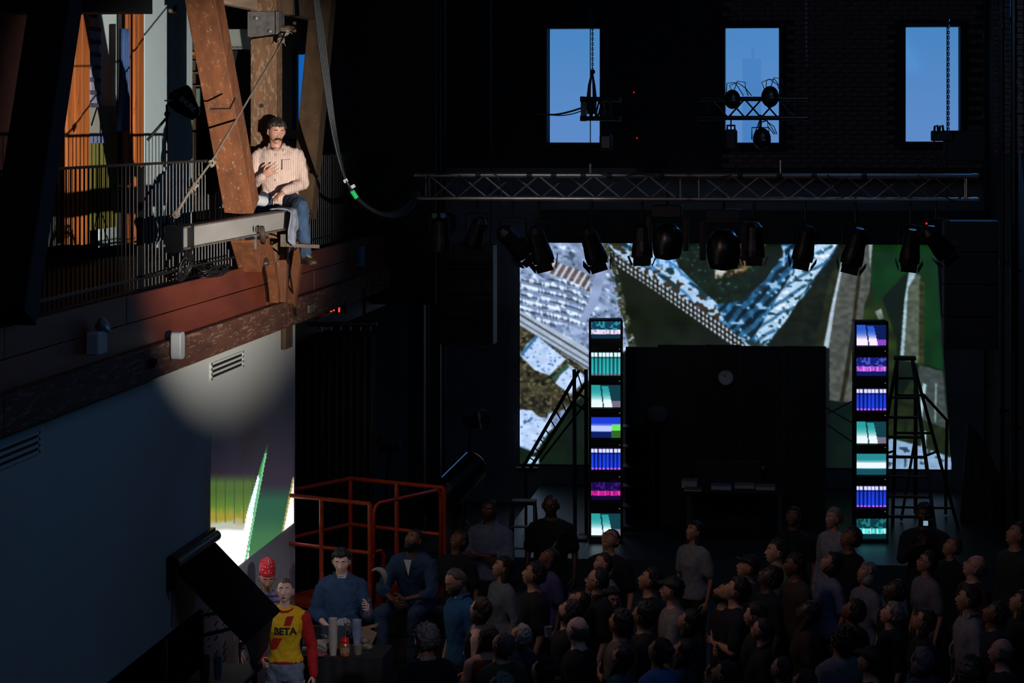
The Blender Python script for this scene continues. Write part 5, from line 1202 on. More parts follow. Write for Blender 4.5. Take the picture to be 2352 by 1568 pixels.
for x in (a.x + .05, b.x - .05):
    for y in (YQ - .35, YQ + .35): MB().box((x, y, (tz + .3) / 2 - .02), (.05, .05, tz - .3)).build('leg', mat('leg_grey', rgb(50, 60, 66), .5, .3, 10, .1, .1), tb_)
def paper(px, w, h, col, label, dy=0, dz=0, name='book', cat='book'):
    q = P(px, 1105, Y=YQ - .15 + dy); t = thing(name, label, cat, (q.x, q.y, tz + dz)); c_ = cmat(col, 'paper')
    MB().box((q.x, q.y, tz + dz + h / 2), (w, .24, h - .004)).build('pages', mat('pages', rgb(150, 150, 145), .8, 0, 30, .1, .1), t); MB().box((q.x, q.y, tz + dz + h - .003), (w + .012, .25, .005)).build('cover', c_, t); MB().box((q.x, q.y, tz + dz + .003), (w + .012, .25, .005)).build('cover', c_, t)
paper(1584, .20, .10, (110, 120, 135), 'grey box shaped book pile on the left end of the prop table', 0, .0)
paper(1592, .22, .03, (90, 80, 60), 'thin brown book lying at the left front of the prop table', -.28)
paper(1657, .26, .06, (90, 105, 150), 'blue grey book stack in the middle of the prop table', -.1)
paper(1710, .26, .05, (120, 120, 125), 'light grey book stack right of the blue one on the prop table', .05)
paper(1758, .25, .05, (120, 118, 112), 'open pale papers on the right end of the prop table', -.05, 0, 'papers', 'papers')
q = P(1752, 1074, Y=YF - .06); t = thing('lamp_arm', 'small pale round lamp head on an arm before the black wall', 'lamp', tuple(q)); MB().ball(q, .03, 12).build('lamp_head', mat('lamp_pale', rgb(140, 140, 138), .5, 0, 8, .05, .02), t, smooth=True); MB().tube([q, q + V((.10, 0, .03))], .006, 6).build('arm', m_blackm, t)
q = P(1510, 945, Y=YF - .2); t = thing('hanging_coat', 'grey rumpled cloth hung on a black stand left of the clock', 'coat', (q.x, q.y, .3)); mb = MB(); loft(mb, [(q + V((0, 0, z)), V((1, 0, 0)), V((0, 1, 0)), a, b) for z, a, b in ((.08, .05, .04), (.05, .13, .06), (-.04, .15, .07), (-.12, .12, .06), (-.16, .04, .03))], 16); mb.build('cloth', mat('cloth_slate', rgb(60, 64, 72), .9, 0, 14, .4, .8), t, smooth=True); MB().tube([q + V((0, .02, 0)), V((q.x, q.y + .02, .3))], .018, 8).build('stand_pole', m_blackm, t); MB().lathe([(.2, 0), (.2, .02), (.02, .03)], (q.x, q.y + .02, .3), 16).build('stand_base', m_blackm, t)
q = P(1670, 1085, Y=YQ + .15); t = thing('fabric_box', 'dark dim storage box behind the prop table', 'box', (q.x, q.y + .5, .3)); MB().box((q.x, q.y + .5, .3 + .5), (.9, .3, 1.0)).build('carcass', m_black, t, bevel=.01); MB().box((q.x, q.y + .34, .3 + .5), (.8, .02, .9)).build('door', m_black, t, bevel=.005)
# shelves left of table
t = thing('black_shelf', 'black open shelf unit against the black wall right of the left tower', 'shelf', (P(1462, 0, Y=YF - .3).x, YF - .3, .3)); x_ = P(1462, 0, Y=YF - .3).x; zt_ = P(0, 955, Y=YF - .3).z
for s in (-.24, .24): MB().box((x_ + s, YF - .25, (zt_ + .3) / 2), (.03, .35, zt_ - .3)).build('side_panel', m_blackm, t)
for k in range(6): MB().box((x_, YF - .25, .34 + k * (zt_ - .36) / 5), (.45, .35, .02)).build('shelf_board', m_blackm, t)
# ---------------------------------------------------------------- ladders, stands
m_lad = mat('ladder_dark', rgb(26, 25, 30), .5, .2, 10, .2, .1)
def ladder(label, top, feet, w, n, Y, top_w=None, m=None):
    """A-frame step ladder: px coords top centre & feet list"""
    t = thing('step_ladder', label, 'ladder', (P(top[0], 0, Y=Y).x, Y, .3)); m = m or m_lad
    tz_ = P(0, top[1], Y=Y).z; x0, x1 = top[0] - top_w / 2, top[0] + top_w / 2
    f0, f1, g0, g1 = feet
    A0, A1 = P(x0, top[1], Y=Y), P(x1, top[1], Y=Y)
    F0, F1, G0, G1 = [V((P(f, 0, Y=Y + dy).x, Y + dy, .3)) for f, dy in ((f0, -.45), (f1, -.45), (g0, .45), (g1, .45))]
    MB().box((A0 + A1) / 2, ((A1 - A0).length + .10, .22, .05)).build('top_cap', m, t, bevel=.01)
    for a, b in ((A0, F0), (A1, F1)): MB().bar(a + V((0, -.06, 0)), b, .05, .09, (0, 1, 0)).build('rail', m, t)
    for a, b in ((A0, G0), (A1, G1)): MB().bar(a + V((0, .06, 0)), b, .045, .045, (0, 1, 0)).build('rear_rail', m, t)
    for k in range(1, n + 1):
        u = k / (n + 1); MB().bar((A0 + V((0, -.06, 0))).lerp(F0, u), (A1 + V((0, -.06, 0))).lerp(F1, u), .09, .03).build('step', m, t)
        if k % 2 == 0: MB().bar((A0 + V((0, .06, 0))).lerp(G0, u), (A1 + V((0, .06, 0))).lerp(G1, u), .03, .03).build('rear_brace', m, t)
    for a, b in ((A0.lerp(F0, .55), A0.lerp(G0, .55)), (A1.lerp(F1, .55), A1.lerp(G1, .55))): MB().bar(a, b, .012, .03).build('spreader', m, t)
    return t
ladder('tall black step ladder standing right of the right monitor tower', (2078, 822), (1988, 2150, 2050, 2200), 0, 8, 33.2, 34)
q0 = P(2103, 850, Y=34.6); t = thing('light_stand', 'black stand with splayed braces behind the step ladder', 'stand', (q0.x, 34.6, .3))
MB().tube([(q0.x, 34.6, .32), tuple(q0)], .028, 8).build('pole', m_lad, t)
MB().tube([P(2120, 905, Y=34.6), P(2175, 965, Y=34.6), P(2173, 1075, Y=34.6), V((P(2172, 0, Y=34.6).x, 34.6, .32))], .022, 8).build('brace', m_lad, t); MB().tube([tuple(P(2103, 1000, Y=34.6)), V((P(2070, 0, Y=34.0).x, 34.0, .32))], .02, 8).build('leg', m_lad, t)
for pts in (((1900, 950), (1960, 920)), ((1895, 935), (1965, 975)), ((1900, 975), (1965, 1020))):
    tag(MB().tube([P(*pts[0], Y=34.8), P(*pts[1], Y=34.8)], .010, 6).build('brace_rod', m_lad), {950: 'thin rod rising right between the black wall and right tower', 935: 'thin rod falling right, upper one beside the right tower', 975: 'thin rod falling right, lower one beside the right tower'}[pts[0][1]], 'rod')
# left of left tower: pole on base and sloping lattice
Yl = 32.6
t = thing('lattice_boom', 'black lattice boom sloping down left in front of the picture', 'boom', (P(1270, 0, Y=Yl).x, Yl, .3))
for a, b, d in (((1330, 850), (1200, 1075), 0), ((1345, 880), (1218, 1075), .0)): MB().tube([P(*a, Y=Yl + d), P(*b, Y=Yl + d)], .024, 8).build('rail', m_lad, t)
for k in range(10):
    u = (k + .3) / 10.5; p0 = P(1330, 850, Y=Yl).lerp(P(1200, 1075, Y=Yl), u); p1 = P(1345, 880, Y=Yl).lerp(P(1218, 1075, Y=Yl), u + .03); MB().tube([p0, p1], .010, 6).build('rung', m_lad, t)
MB().tube([P(1345, 925, Y=Yl), P(1240, 1060, Y=Yl + .1)], .014, 8).build('lower_rail', m_lad, t); MB().box(P(1210, 1078, Y=Yl), (.3, .12, .06)).build('foot', m_lad, t)
MB().tube([P(1208, 1078, Y=Yl), V((P(1208, 0, Y=Yl).x, Yl, .3))], .02, 8).build('support_post', m_lad, t)
t = thing('upright_pole', 'black upright pole on a flat base just left of the left tower', 'pole', (P(1321, 0, Y=32).x, 32, .3))
MB().tube([(t.location.x, 32, .33), tuple(P(1319, 848, Y=32))], .026, 10).build('shaft', m_lad, t); MB().box((t.location.x, 32, .32), (.34, .3, .03)).build('base', m_lad, t, bevel=.004)
MB().tube([P(1319, 898, Y=32), P(1352, 918, Y=32)], .016, 8).build('arm', m_lad, t); MB().tube([P(1319, 925, Y=32), P(1350, 945, Y=32)], .014, 8).build('arm', m_lad, t)
t = thing('upright_pole', 'second black upright pole touching the left monitor tower', 'pole', (P(1347, 0, Y=32.4).x, 32.4, .3)); MB().tube([(t.location.x, 32.4, .3), tuple(P(1346, 848, Y=32.4))], .026, 10).build('shaft', m_lad, t); MB().box((t.location.x, 32.4, .31), (.2, .2, .02)).build('base', m_lad, t)
# stool / small ladder
Ys = 30.9
t = thing('step_stool', 'dark folding step stool standing at the left of the stage', 'stool', (P(1203, 0, Y=Ys).x, Ys, .3)); z0 = P(0, 1150, Y=Ys).z
a = P(1178, 1152, Y=Ys); b = P(1228, 1152, Y=Ys); z0 = a.z
MB().box(((a.x + b.x) / 2, Ys, z0), (b.x - a.x + .03, .24, .05)).build('top', m_lad, t, bevel=.008)
for x, s in ((a.x, -.03), (b.x, .03)):
    MB().bar((x, Ys - .05, z0), (x + s, Ys - .25, .3), .035, .05).build('leg', m_lad, t); MB().bar((x, Ys + .05, z0), (x + s, Ys + .25, .3), .03, .03).build('leg', m_lad, t)
for u in (.45, .85): MB().box(((a.x + b.x) / 2, Ys - .05 - .2 * u, z0 + (.3 - z0) * u), (b.x - a.x + .03, .10, .02)).build('step', mat('step_teal', rgb(70, 96, 110), .5, .2, 8, .1, .1), t)
tag(MB().bar(P(1333, 1284, Z=.303), P(1350, 1248, Z=.303), .015, .004).build('floor_tape', mat('tape_white', rgb(190, 200, 205), .6, 0, 8, .05, 0)), 'pale strip of tape on the stage floor by the left tower', 'tape')
# black triangular flat at right
t = thing('folded_flat', 'tall dark pointed drape frame leaning at the right end of the stage', 'drape', (P(2250, 0, Y=34).x, 34, .3))
pr = [P(2224, 970, Y=34), P(2245, 990, Y=34), P(2318, 1130, Y=34), V((P(2325, 0, Y=34).x, 34, .3)), V((P(2205, 0, Y=34).x, 34, .3)), P(2212, 1100, Y=34)]
MB().prism(pr, (0, .12, 0)).build('drape', m_black, t, bevel=.01)
for px in (2230, 2255, 2280): MB().tube([P(px, 1030 + (px - 2230) * 1.3, Y=33.97), V((P(px + 6, 0, Y=33.97).x, 33.97, .32))], .02, 8).build('fold', m_black, t)
# columns at the left back
for px, w, yl, l in ((958, .22, 33.6, 'black square column rising beside the balcony end'), (1000, .16, 34.4, 'second black column right of the balcony end')):
    q = P(px, 0, Y=yl); t = thing('steel_column', l, 'column', (q.x, yl, 0)); MB().box((q.x, yl, CEIL / 2), (w, w, CEIL)).build('shaft', m_black, t, bevel=.01); MB().box((q.x, yl, .02), (w + .15, w + .15, .04)).build('base_plate', m_black, t); MB().tube([(q.x + w / 2 + .05, yl, 0), (q.x + w / 2 + .05, yl, CEIL)], .02, 8).build('conduit', m_lad, t)
# curtain under balcony
YU = 26.2; a = P(681, 752, Y=YU); b = P(861, 752, Y=YU)
cr_ = thing('black_curtain', 'wide black curtain hanging from a pipe beside the white wall corner', 'curtain', ((a.x + b.x) / 2, YU, 0))
vs = []; fs = []; n = 90
for i in range(n + 1):
    u = i / n; x = a.x + (b.x - a.x) * u; dz = -.05 * abs(math.sin(u * 12)) ** .7
    for z in (a.z - .04 + dz, 2.2, .02): vs.append((x, YU + .05 * math.sin(u * 70) * (1 if z < 3 else .6), z))
for i in range(n):
    for j in range(2): fs.append((i * 3 + j, i * 3 + 3 + j, i * 3 + 4 + j, i * 3 + 1 + j))
o = MB().add(vs, fs).build('drape', m_black, cr_, smooth=True); so = o.modifiers.new('s', 'SOLIDIFY'); so.thickness = .01
MB().tube([P(676, 744, Y=YU), P(866, 744, Y=YU)], .03, 10).build('pipe', m_blackm, cr_); MB().tube([P(836, 744, Y=YU), P(836, 660, Y=YU)], .02, 8).build('hanger', m_blackm, cr_)
for k in range(8): c = a.lerp(b, (k + .5) / 8); MB().lathe([(.038, -.008), (.042, 0), (.038, .008)], (c.x, c.y, P(0, 744, Y=YU).z), 12, 'X').build('ring', m_blackm, cr_)
# small spotlight on stand by wall
def floodlight(px, py, Y, label, s=1.0, dirx=-1):
    c = P(px, py, Y=Y); t = thing('flood_lamp', label, 'lamp', (c.x, c.y, 0)); R = Matrix.Rotation(dirx * 1.4, 3, 'Y')
    MB().lathe([(.05, -.12), (.09, -.08), (.10, .06), (.13, .12), (.12, .12)], c, 14, rot=R).build('housing', m_black, t); MB().tube([c, (c.x - .05, c.y, c.z - .4), (c.x - .12, c.y, .05)], .015, 8).build('pole', m_blackm, t)
    for k in range(4): a_ = k * 1.57; MB().box(c + R @ V((.13 * math.cos(a_), .13 * math.sin(a_), .2)), (.1, .1, .01), R @ Matrix.Rotation(a_, 3, 'Z') @ Matrix.Rotation(1.2, 3, 'Y')).build('barn_door', m_black, t)
    for k in range(3): MB().tube([(c.x - .12, c.y, .3), (c.x - .12 + .3 * math.cos(2.1 * k), c.y + .3 * math.sin(2.1 * k), .01)], .012, 6).build('leg', m_blackm, t)
floodlight(898, 1020, 29.5, 'black barn door lamp on a stand right of the black curtain')
floodlight(1083, 968, 33.5, 'black hooded lamp on a stand against the dim back wall', dirx=1)
# tilted black barrel with blue edge highlights painted on as glowing strips
t = thing('tilted_drum', 'large black tilted drum with painted blue edge highlights beside the orange rails', 'drum', tuple(P(1050, 1180, Y=27))); t.location.z = 0
A = P(1020, 1140, Y=27.2); B = P(1085, 1070, Y=27.8); d = (B - A).normalized()
MB().tube([A - d * .25, A, A + d * .02, B, B + d * .03, B + d * .05], [.16, .17, .19, .19, .17, .02], 26).build('drum_body', mat('drum_gloss', rgb(12, 12, 15), .25, .2, 8, .1, .05), t, smooth=False)
for pts in (((1015, 1095), (1073, 1038)), ((1022, 1178), (1075, 1118))): MB().tube([P(*pts[0], Y=27.0), P(*pts[1], Y=27.4)], .007, 6).build('edge_highlight', mat('highlight_blue', rgb(90, 150, 220), .15, .3, 5, .05, 0, emit=rgb(50, 100, 160), es=.5), t)
q = P(1050, 1200, Y=27.5); MB().box((q.x, 27.5, .5), (.5, .6, 1.0)).build('stand_box', m_black, t, bevel=.02); MB().bar((q.x, 27.5, 1.0), tuple((A + B) / 2), .12, .12).build('support', m_black, t)
# large hanging cable bundle
Yc = 24.2
hb_ = [(722, -30), (735, 60), (747, 160), (765, 290), (785, 385), (806, 436), (840, 472), (880, 492), (915, 490), (945, 468), (962, 440)]
hcb = thing('cable_bundle', 'thick black cable bundle hanging down and sweeping right to the truss', 'cable', tuple(P(785, 385, Y=Yc)))
for i in range(5):
    pts = [P(x + (i - 2) * 2.0 * (1 + .8 * math.sin(k)), y + (i - 2) * 2.2 * (k > 4), Y=Yc + .02 * i + (YT - Yc) * max(0, (k - 5) / 5)) for k, (x, y) in enumerate(hb_)]
    c_ = cable('strand', pts, .012, None, None, m=mat('cable_grey', rgb(46, 50, 52), .4, 0, 20, .2, .1), n=8)
    c_.parent = hcb; c_.location = V(c_.location) - V(hcb.location)
q = P(814, 446, Y=Yc + .05); tag(MB().tube([q + V((-.025, 0, .035)), q + V((.025, 0, -.04))], .024, 10).build('green_connector', mat('conn_lit', rgb(20, 130, 60), .4, 0, 5, .05, 0, emit=rgb(20, 190, 90), es=.6)), 'glowing green connector on the hanging cable bundle', 'connector')
for px, py, nm in ((811, 428, 'lower white tag taped to the cable bundle by the green connector'), (794, 415, 'upper white tag taped to the cable bundle')): q = P(px, py, Y=Yc - .03); tag(MB().box(q, (.045, .012, .035), Matrix.Rotation(-.5, 3, 'Y')).build('cable_tag', mat('letter_white', rgb(215, 220, 220), .5, 0, 10, .02, 0), bevel=.002), nm, 'tag')
# faint tower outside middle window
q = P(1727, 318, Y=260); t = thing('distant_tower', 'hazy distant skyscraper seen faintly through the middle window', 'building', (q.x, 260, -30))
m_far = mat('haze_tower', rgb(40, 60, 90), .9, 0, .05, .05, 0, emit=rgb(70, 124, 182), es=1.0); top = P(1727, 135, Y=260).z  # haze painted in as emission close to the sky colour
MB().box((q.x, 260, (top - 30) / 2), (2.0, 2, top + 30)).build('tower_shaft', m_far, t); MB().box((q.x - 1.2, 260, (top - 42) / 2), (1.2, 2, top + 18)).build('tower_wing', m_far, t); MB().box((q.x + 0.1, 260, top), (.3, .5, 2.5)).build('spire', m_far, t)
# ================================================================== FRONT LEFT: AWNING, BAR, LIFT, TABLE
dx = .0
t = thing('black_awning', 'black hinged awning board sloping out from the white side wall', 'awning', (XW, 20.3, 1.5))
yA, yB_ = P(386, 0, X=XW).y, P(480, 0, X=XW).y; zA = P(388, 1298, X=XW).z; xo = -4.66; zo2 = 1.50
MB().prism([(XW + .02, yA, zA), (XW + .02, yB_, zA), (xo, yB_, zo2), (xo, yA, zo2)], (.02, 0, -.025)).build('board', mat('awning_black', rgb(8, 8, 9), .95, 0, 10, .2, .1, spec=.1), t)
MB().tube([(XW + .06, yA - .02, zA + .02), (XW + .06, yB_ + .01, zA + .02)], .05, 16).build('roller', mat('roller_dark', rgb(40, 48, 54), .3, .3, 10, .2, .1), t, smooth=False)
MB().bar((XW + .04, yA - .05, zA + .08), (XW + .04, yB_, zA + .08), .04, .03).build('housing_rail', m_blackm, t); MB().box((XW + .05, yA - .05, zA - .06), (.09, .03, .28)).build('end_plate', m_blackm, t)
m_chr = mat('chrome_bar', rgb(120, 122, 128), .2, .9, 10, .1, 0)
for (a, b) in (((466, 1412), (518, 1404)), ((462, 1460), (550, 1438))):
    MB().tube([P(a[0], a[1], X=XW + .1), P(b[0], b[1], X=XW + .45)], .017, 10).build('support_arm', m_chr, t); MB().ball(P(b[0], b[1], X=XW + .45), .02, 8).build('joint', m_blackm, t)
MB().bar((xo - .02, yA, zo2 - .03), (xo - .02, yB_, zo2 - .03), .02, .05).build('front_bar', m_blackm, t)
MB().tube([P(396, 1320, X=XW + .15), P(394, 1440, X=XW + .15)], .004, 6).build('pull_cord', m_blackm, t)
MB().prism([(xo - .03, yA + .2, zo2 - .02), (xo - .03, yB_ - .1, zo2 - .02), (xo - .10, yB_ - .05, zo2 - .35), (xo - .09, yA + .7, zo2 - .42), (xo - .05, yA + .5, zo2 - .25)], (.01, 0, 0)).build('torn_flap', m_black, t)
# frame of opening
st(MB().box((XW + .02, yo, zo / 2), (.05, .06, zo)), 'trim_5', mat('frame_grey', rgb(64, 68, 74), .5, .2, 10, .1, .1))
st(MB().box((XW + .01, (15 + P(372, 0, X=XW).y) / 2, .5), (.06, P(372, 0, X=XW).y - 15, 1.0)), 'trim_6', m_black)
q = P(372, 0, X=XW); st(MB().box((XW + .02, q.y, zo / 2), (.05, .05, zo)), 'trim_7', mat('frame_grey', rgb(64, 68, 74), .5, .2, 10, .1, .1))
# wall writing
mb = MB()
for r in range(9):
    yy = 1385 + r * 17
    for c_, px in enumerate((476, 493, 512)):
        if (r + c_) % 4 == 3: continue
        a = P(px, yy, X=XW + .004); mb.bar(a, a + V((0, .10, .02 * ((r * 3 + c_) % 3))), .004, .018, (1, 0, 0))
tag(mb.build('wall_writing', mat('mark_grey', rgb(60, 62, 80), .8, 0, 10, .1, 0)), 'rows of short dark handwritten strokes on the white wall under the awning', 'writing')
# copper lamp and bar counter
q = P(412, 1440, X=XW - .5); t = thing('copper_pendant', 'ribbed copper pendant lampshade glowing dimly inside the serving opening', 'lamp', tuple(q))
prof = []
for k in range(14): u = k / 13; prof += [(.02 + .16 * u ** .7, .16 - .30 * u), (.024 + .16 * u ** .7, .155 - .30 * u)]
MB().lathe(prof, q, 24).build('shade', mat('copper_dim', rgb(120, 60, 24), .35, .7, 10, .2, .1), t); MB().tube([q + V((0, 0, .16)), q + V((0, 0, .7))], .006, 6).build('cord', cblack, t)
t = thing('bar_counter', 'dark serving counter below the copper lampshade', 'counter', (XW - .4, 17.5, 0)); MB().box((XW - .45, 17.8, .72), (.6, 5.2, .05)).build('counter_top', m_black, t, bevel=.006); MB().box((XW - .5, 17.8, .35), (.5, 5.0, .7)).build('cabinet', m_black, t)
def cup_mb(mb, c, r0, r1, h, n=16):
    return mb.lathe([(r0, 0), (r1, h), (r1 + .002, h), (r1 + .002, h - .006), (r1 - .004, h - .004), (r0 - .003, .004)], c, n)
def cupstack(px, ybot, X, n, r, h, step, m, label, Z=None):
    q = P(px, ybot, X=X) if Z is None else P(px, ybot, Z=Z); t = thing('cup_stack', label, 'cups', tuple(q))
    for i in range(n): cup_mb(MB(), q + V((0, 0, i * step)), r * .75, r, h).build('cup', m, t)
    return t
cupstack(470, 1566, XW + .35, 4, .045, .13, .03, mat('cup_red', rgb(110, 30, 22), .5, 0, 8, .1, 0), 'short stack of dark red cups at the bottom edge under the awning')
cupstack(500, 1560, XW + .45, 5, .036, .10, .022, mat('cup_greyblue', rgb(96, 108, 124), .5, 0, 8, .1, 0), 'stack of grey blue cups right of the red cups')
# small stand the cups are on
t = thing('side_table', 'small dark side table under the cup stacks below the awning', 'table', (XW + .4, 19.4, 0))
q1 = P(470, 1566, X=XW + .35); q2 = P(500, 1560, X=XW + .45)
ztab = min(q1.z, q2.z) - .03; MB().box((XW + .42, (q1.y + q2.y) / 2 + .1, ztab), (.5, 1.3, .04)).build('top', m_black, t, bevel=.005)
for x in (XW + .22, XW + .62):
    for y in ((q1.y + q2.y) / 2 - .45, (q1.y + q2.y) / 2 + .65): MB().box((x, y, ztab / 2), (.04, .04, ztab)).build('leg', m_black, t)
# orange work platform
m_or = mat('orange_paint', rgb(176, 60, 22), .4, .1, 10, .25, .15)
A = V((P(850, 1157, dd=24.4).x, P(850, 1157, dd=24.4).y, 0)); zt2 = P(850, 1157, dd=24.4).z
B = P(1020, 1130, dd=25.5); B.z = 0; u = (B - A); Lu = u.length; u.normalize(); v = V((-u.y, u.x, 0)); Lv = 1.25; zf = zt2 - 1.1
t = thing('work_platform', 'orange steel guard rail platform of a lift behind the seated man', 'lift', tuple(A + u * Lu / 2 + v * Lv / 2))
Cc = A + v * Lv; Dd = B + v * Lv
def up(p, z): return V((p.x, p.y, z))
for p, q in ((A, Cc), (Cc, Dd), (Dd, B)):
    MB().tube([up(p, zt2), up(q, zt2)], .022, 10).build('top_rail', m_or, t); MB().tube([up(p, zt2 - .5), up(q, zt2 - .5)], .020, 10).build('mid_rail', m_or, t)
for p in (A, B, Cc, Dd, (A + Cc) / 2, (B + Dd) / 2): MB().tube([up(p, zf), up(p, zt2)], .024, 10).build('post', m_or, t)
a1, b1 = A + u * .06, B - u * .06
MB().tube([up(a1, zf + .1), up(a1, zt2 - .10), up(a1 + u * .03, zt2 - .04), up(a1 + u * .09, zt2 - .01), up(b1 - u * .09, zt2 - .01), up(b1 - u * .03, zt2 - .04), up(b1, zt2 - .1), up(b1, zf + .1)], .020, 10).build('gate_hoop', m_or, t, smooth=True)
MB().tube([up(A + u * .04, zf + .08), up(A + u * .04, zf + .55), up(A + u * .08, zf + .6), up(A + u * .18, zf + .6), up(A + u * .23, zf + .55), up(A + u * .23, zf + .08)], .02, 10).build('small_hoop', m_or, t, smooth=True)
pl_ = MB().prism([up(A, zf), up(B, zf), up(Dd, zf), up(Cc, zf)], (0, 0, -.05)); pl_.build('deck', m_or, t)
mb = MB(); mb.prism([up(A, zf + .2), up(B, zf + .2), up(B, zf), up(A, zf)], tuple(v * .01)); mb.build('toe_board', m_or, t)
for k in range(4):
    z0 = .25 + k * (zf - .3) / 4; z1 = .25 + (k + 1) * (zf - .3) / 4; m0 = A + v * .25 + u * .1; m1 = B + v * .25 - u * .1
    MB().bar(up(m0, z0), up(m1, z1), .05, .04).build('scissor_arm', m_or, t); MB().bar(up(m1, z0), up(m0, z1), .05, .04).build('scissor_arm', m_or, t)
MB().prism([up(A, .25), up(B, .25), up(Dd, .25), up(Cc, .25)], (0, 0, -.2)).build('chassis', m_black, t)
for p in (A + u * .12, B - u * .12, Cc + u * .12, Dd - u * .12): MB().lathe([(.12, -.05), (.12, .05)], up(p, .12), 16, 'X').build('wheel', m_black, t)
# helmet
q = P(866, 1330, dd=23.4); tag(MB().tube([q + V((.085 * math.cos(a), 0, .10 * math.sin(a))) for a in np.linspace(-.5, 2.3, 14)], [.006, .014, .02, .026, .03, .032, .032, .03, .026, .022, .018, .014, .01, .004], 10).build('white_helmet', mat('helmet_white', rgb(150, 150, 146), .4, 0, 8, .04, 0), smooth=True), 'pale curved helmet brim hanging beside the orange platform post', 'helmet')
# stool box for seated man
sq = P(955, 1390, dd=23.6)
# snack table
tq = P(790, 1494, Z=.95); t = thing('snack_table', 'black covered table crowded with cups and snacks beside the wall corner', 'table', (tq.x, tq.y, 0))
MB().box((tq.x, tq.y + .02, .93), (.82, .56, .04)).build('top', m_black, t, bevel=.008)
vs = []; fs = []; n = 80
for i in range(n + 1):
    a = 2 * math.pi * i / n; cx_, cy_ = math.cos(a), math.sin(a); k = 1 / max(abs(cx_) / .42, abs(cy_) / .29)
    for z in (.95, .5, .02): r = k * (1 + (.02 * math.sin(i * 1.3) if z < .9 else 0)); vs.append((tq.x + cx_ * r, tq.y + .02 + cy_ * r, z))
for i in range(n):
    for j in range(2): fs.append((i * 3 + j, i * 3 + 3 + j, i * 3 + 4 + j, i * 3 + 1 + j))
MB().add(vs, fs).build('cloth', m_black, t, smooth=True)
m_cupw = mat('cup_white', rgb(168, 160, 150), .6, 0, 8, .05, 0); m_cupb = mat('cup_blue_band', rgb(120, 132, 160), .6, 0, 8, .3, 0)
cupstack(765, 1504, None, 15, .040, .11, .0165, m_cupw, 'tall stack of white paper cups on the snack table', Z=.95)
cupstack(820, 1480, None, 9, .042, .10, .017, m_cupb, 'shorter stack of blue banded paper cups on the snack table', Z=.95)
q = P(822, 1502, Z=.95); tag(cup_mb(MB(), q, .034, .045, .09).build('paper_cup', mat('cup_beige', rgb(120, 110, 96), .6, 0, 8, .1, 0)), 'single beige paper cup in front of the blue banded stack', 'cup')
q = P(792, 1506, Z=.95); t = thing('snack_jar', 'clear jar of orange snacks with a bright red lid', 'jar', tuple(q))
MB().lathe([(.04, 0), (.046, .01), (.046, .10), (.04, .12)], q, 18).build('jar_body', mat('jar_orange', rgb(150, 84, 44), .25, 0, 30, .5, .3), t); MB().lathe([(.042, .12), (.042, .145), (.038, .155), (.036, .17), (.0, .172)], q, 18).build('lid', mat('lid_red', rgb(200, 30, 24), .35, 0, 8, .05, 0), t); MB().lathe([(.0465, .035), (.0468, .036), (.0468, .085), (.0465, .086)], q, 18).build('paper_label', mat('label_tan', rgb(150, 130, 110), .7, 0, 40, .4, 0), t)
def bag(px, py, s, col, label, name='snack_bag', cat='bag', z=.95):
    q = P(px, py, Z=z); mb = MB(); mb.ball((0, 0, 0), 1, 20); v = []
    for p in mb.v:
        n_ = 1 + .22 * mnoise.noise(V(p) * 2.3 + V((px, py, 0))); v.append((q.x + p[0] * s[0] * n_, q.y + p[1] * s[1] * n_, q.z + (p[2] + .92) * s[2] * n_))
    mb.v = v; return tag(mb.build(name, mat('bag_%d' % px, rgb(*col), .4, 0, 25, .35, .9)), label, cat)
bag(745, 1497, (.10, .07, .06), (130, 124, 122), 'crumpled pale plastic wrap left of the white cups'); bag(731, 1508, (.09, .05, .025), (120, 60, 60), 'flat reddish snack packet at the left front of the snack table'); bag(748, 1470, (.07, .05, .05), (60, 60, 70), 'dark crumpled bag behind the plastic wrap')
bag(790, 1462, (.09, .06, .09), (130, 134, 142), 'upright pale bag behind the red lid jar'); bag(742, 1456, (.04, .03, .05), (24, 100, 80), 'small green bottle cap shaped tub behind the bags'); bag(845, 1492, (.05, .04, .03), (110, 100, 86), 'crumpled napkin right of the beige cup'); bag(838, 1478, (.05, .05, .035), (116, 106, 92), 'bowl shaped pale packet behind the napkin')
bag(780, 1500, (.03, .03, .04), (120, 84, 30), 'small yellow packet between the white cups and the jar')
q = P(842, 1465, Z=1.0); tag(MB().box(q, (.14, .02, .18), Matrix.Rotation(.45, 3, 'Y')).build('framed_card', mat('card_tan', rgb(130, 104, 74), .7, 0, 8, .1, 0), bevel=.003), 'tan card leaning at the back right of the snack table', 'card')
q = P(845, 1440, Z=1.06); tag(MB().box(q, (.20, .14, .012), Matrix.Rotation(-.25, 3, 'Y')).build('wooden_tray', mat('card_tan', rgb(130, 104, 74), .7, 0, 8, .1, 0), bevel=.003), 'thin tan tray tilted above the leaning card', 'tray')
q = P(709, 1490, Z=.97); tag(MB().box(q, (.12, .07, .035), Matrix.Rotation(.3, 3, 'Z')).build('tissue_box', mat('tissue_white', rgb(150, 154, 160), .7, 0, 8, .1, 0), bevel=.005), 'small white box on the left end of the snack table', 'box')
t = thing('canopy_stand_in', 'grey metal chair frame standing in for a canopied object left behind the snack table', 'chair', tuple(P(740, 1420, dd=22.6))); t.location.z = 0; q = V(t.location)  # chair built in place of a navy umbrella-like canopy
for s in (-.2, .2): MB().tube([(q.x + s, q.y - .15, 0), (q.x + s, q.y + .05, .5), (q.x + s, q.y + .12, 1.12)], .014, 8).build('leg', m_chr, t); MB().tube([(q.x + s, q.y + .2, 0), (q.x + s, q.y - .12, .5)], .014, 8).build('leg', m_chr, t)
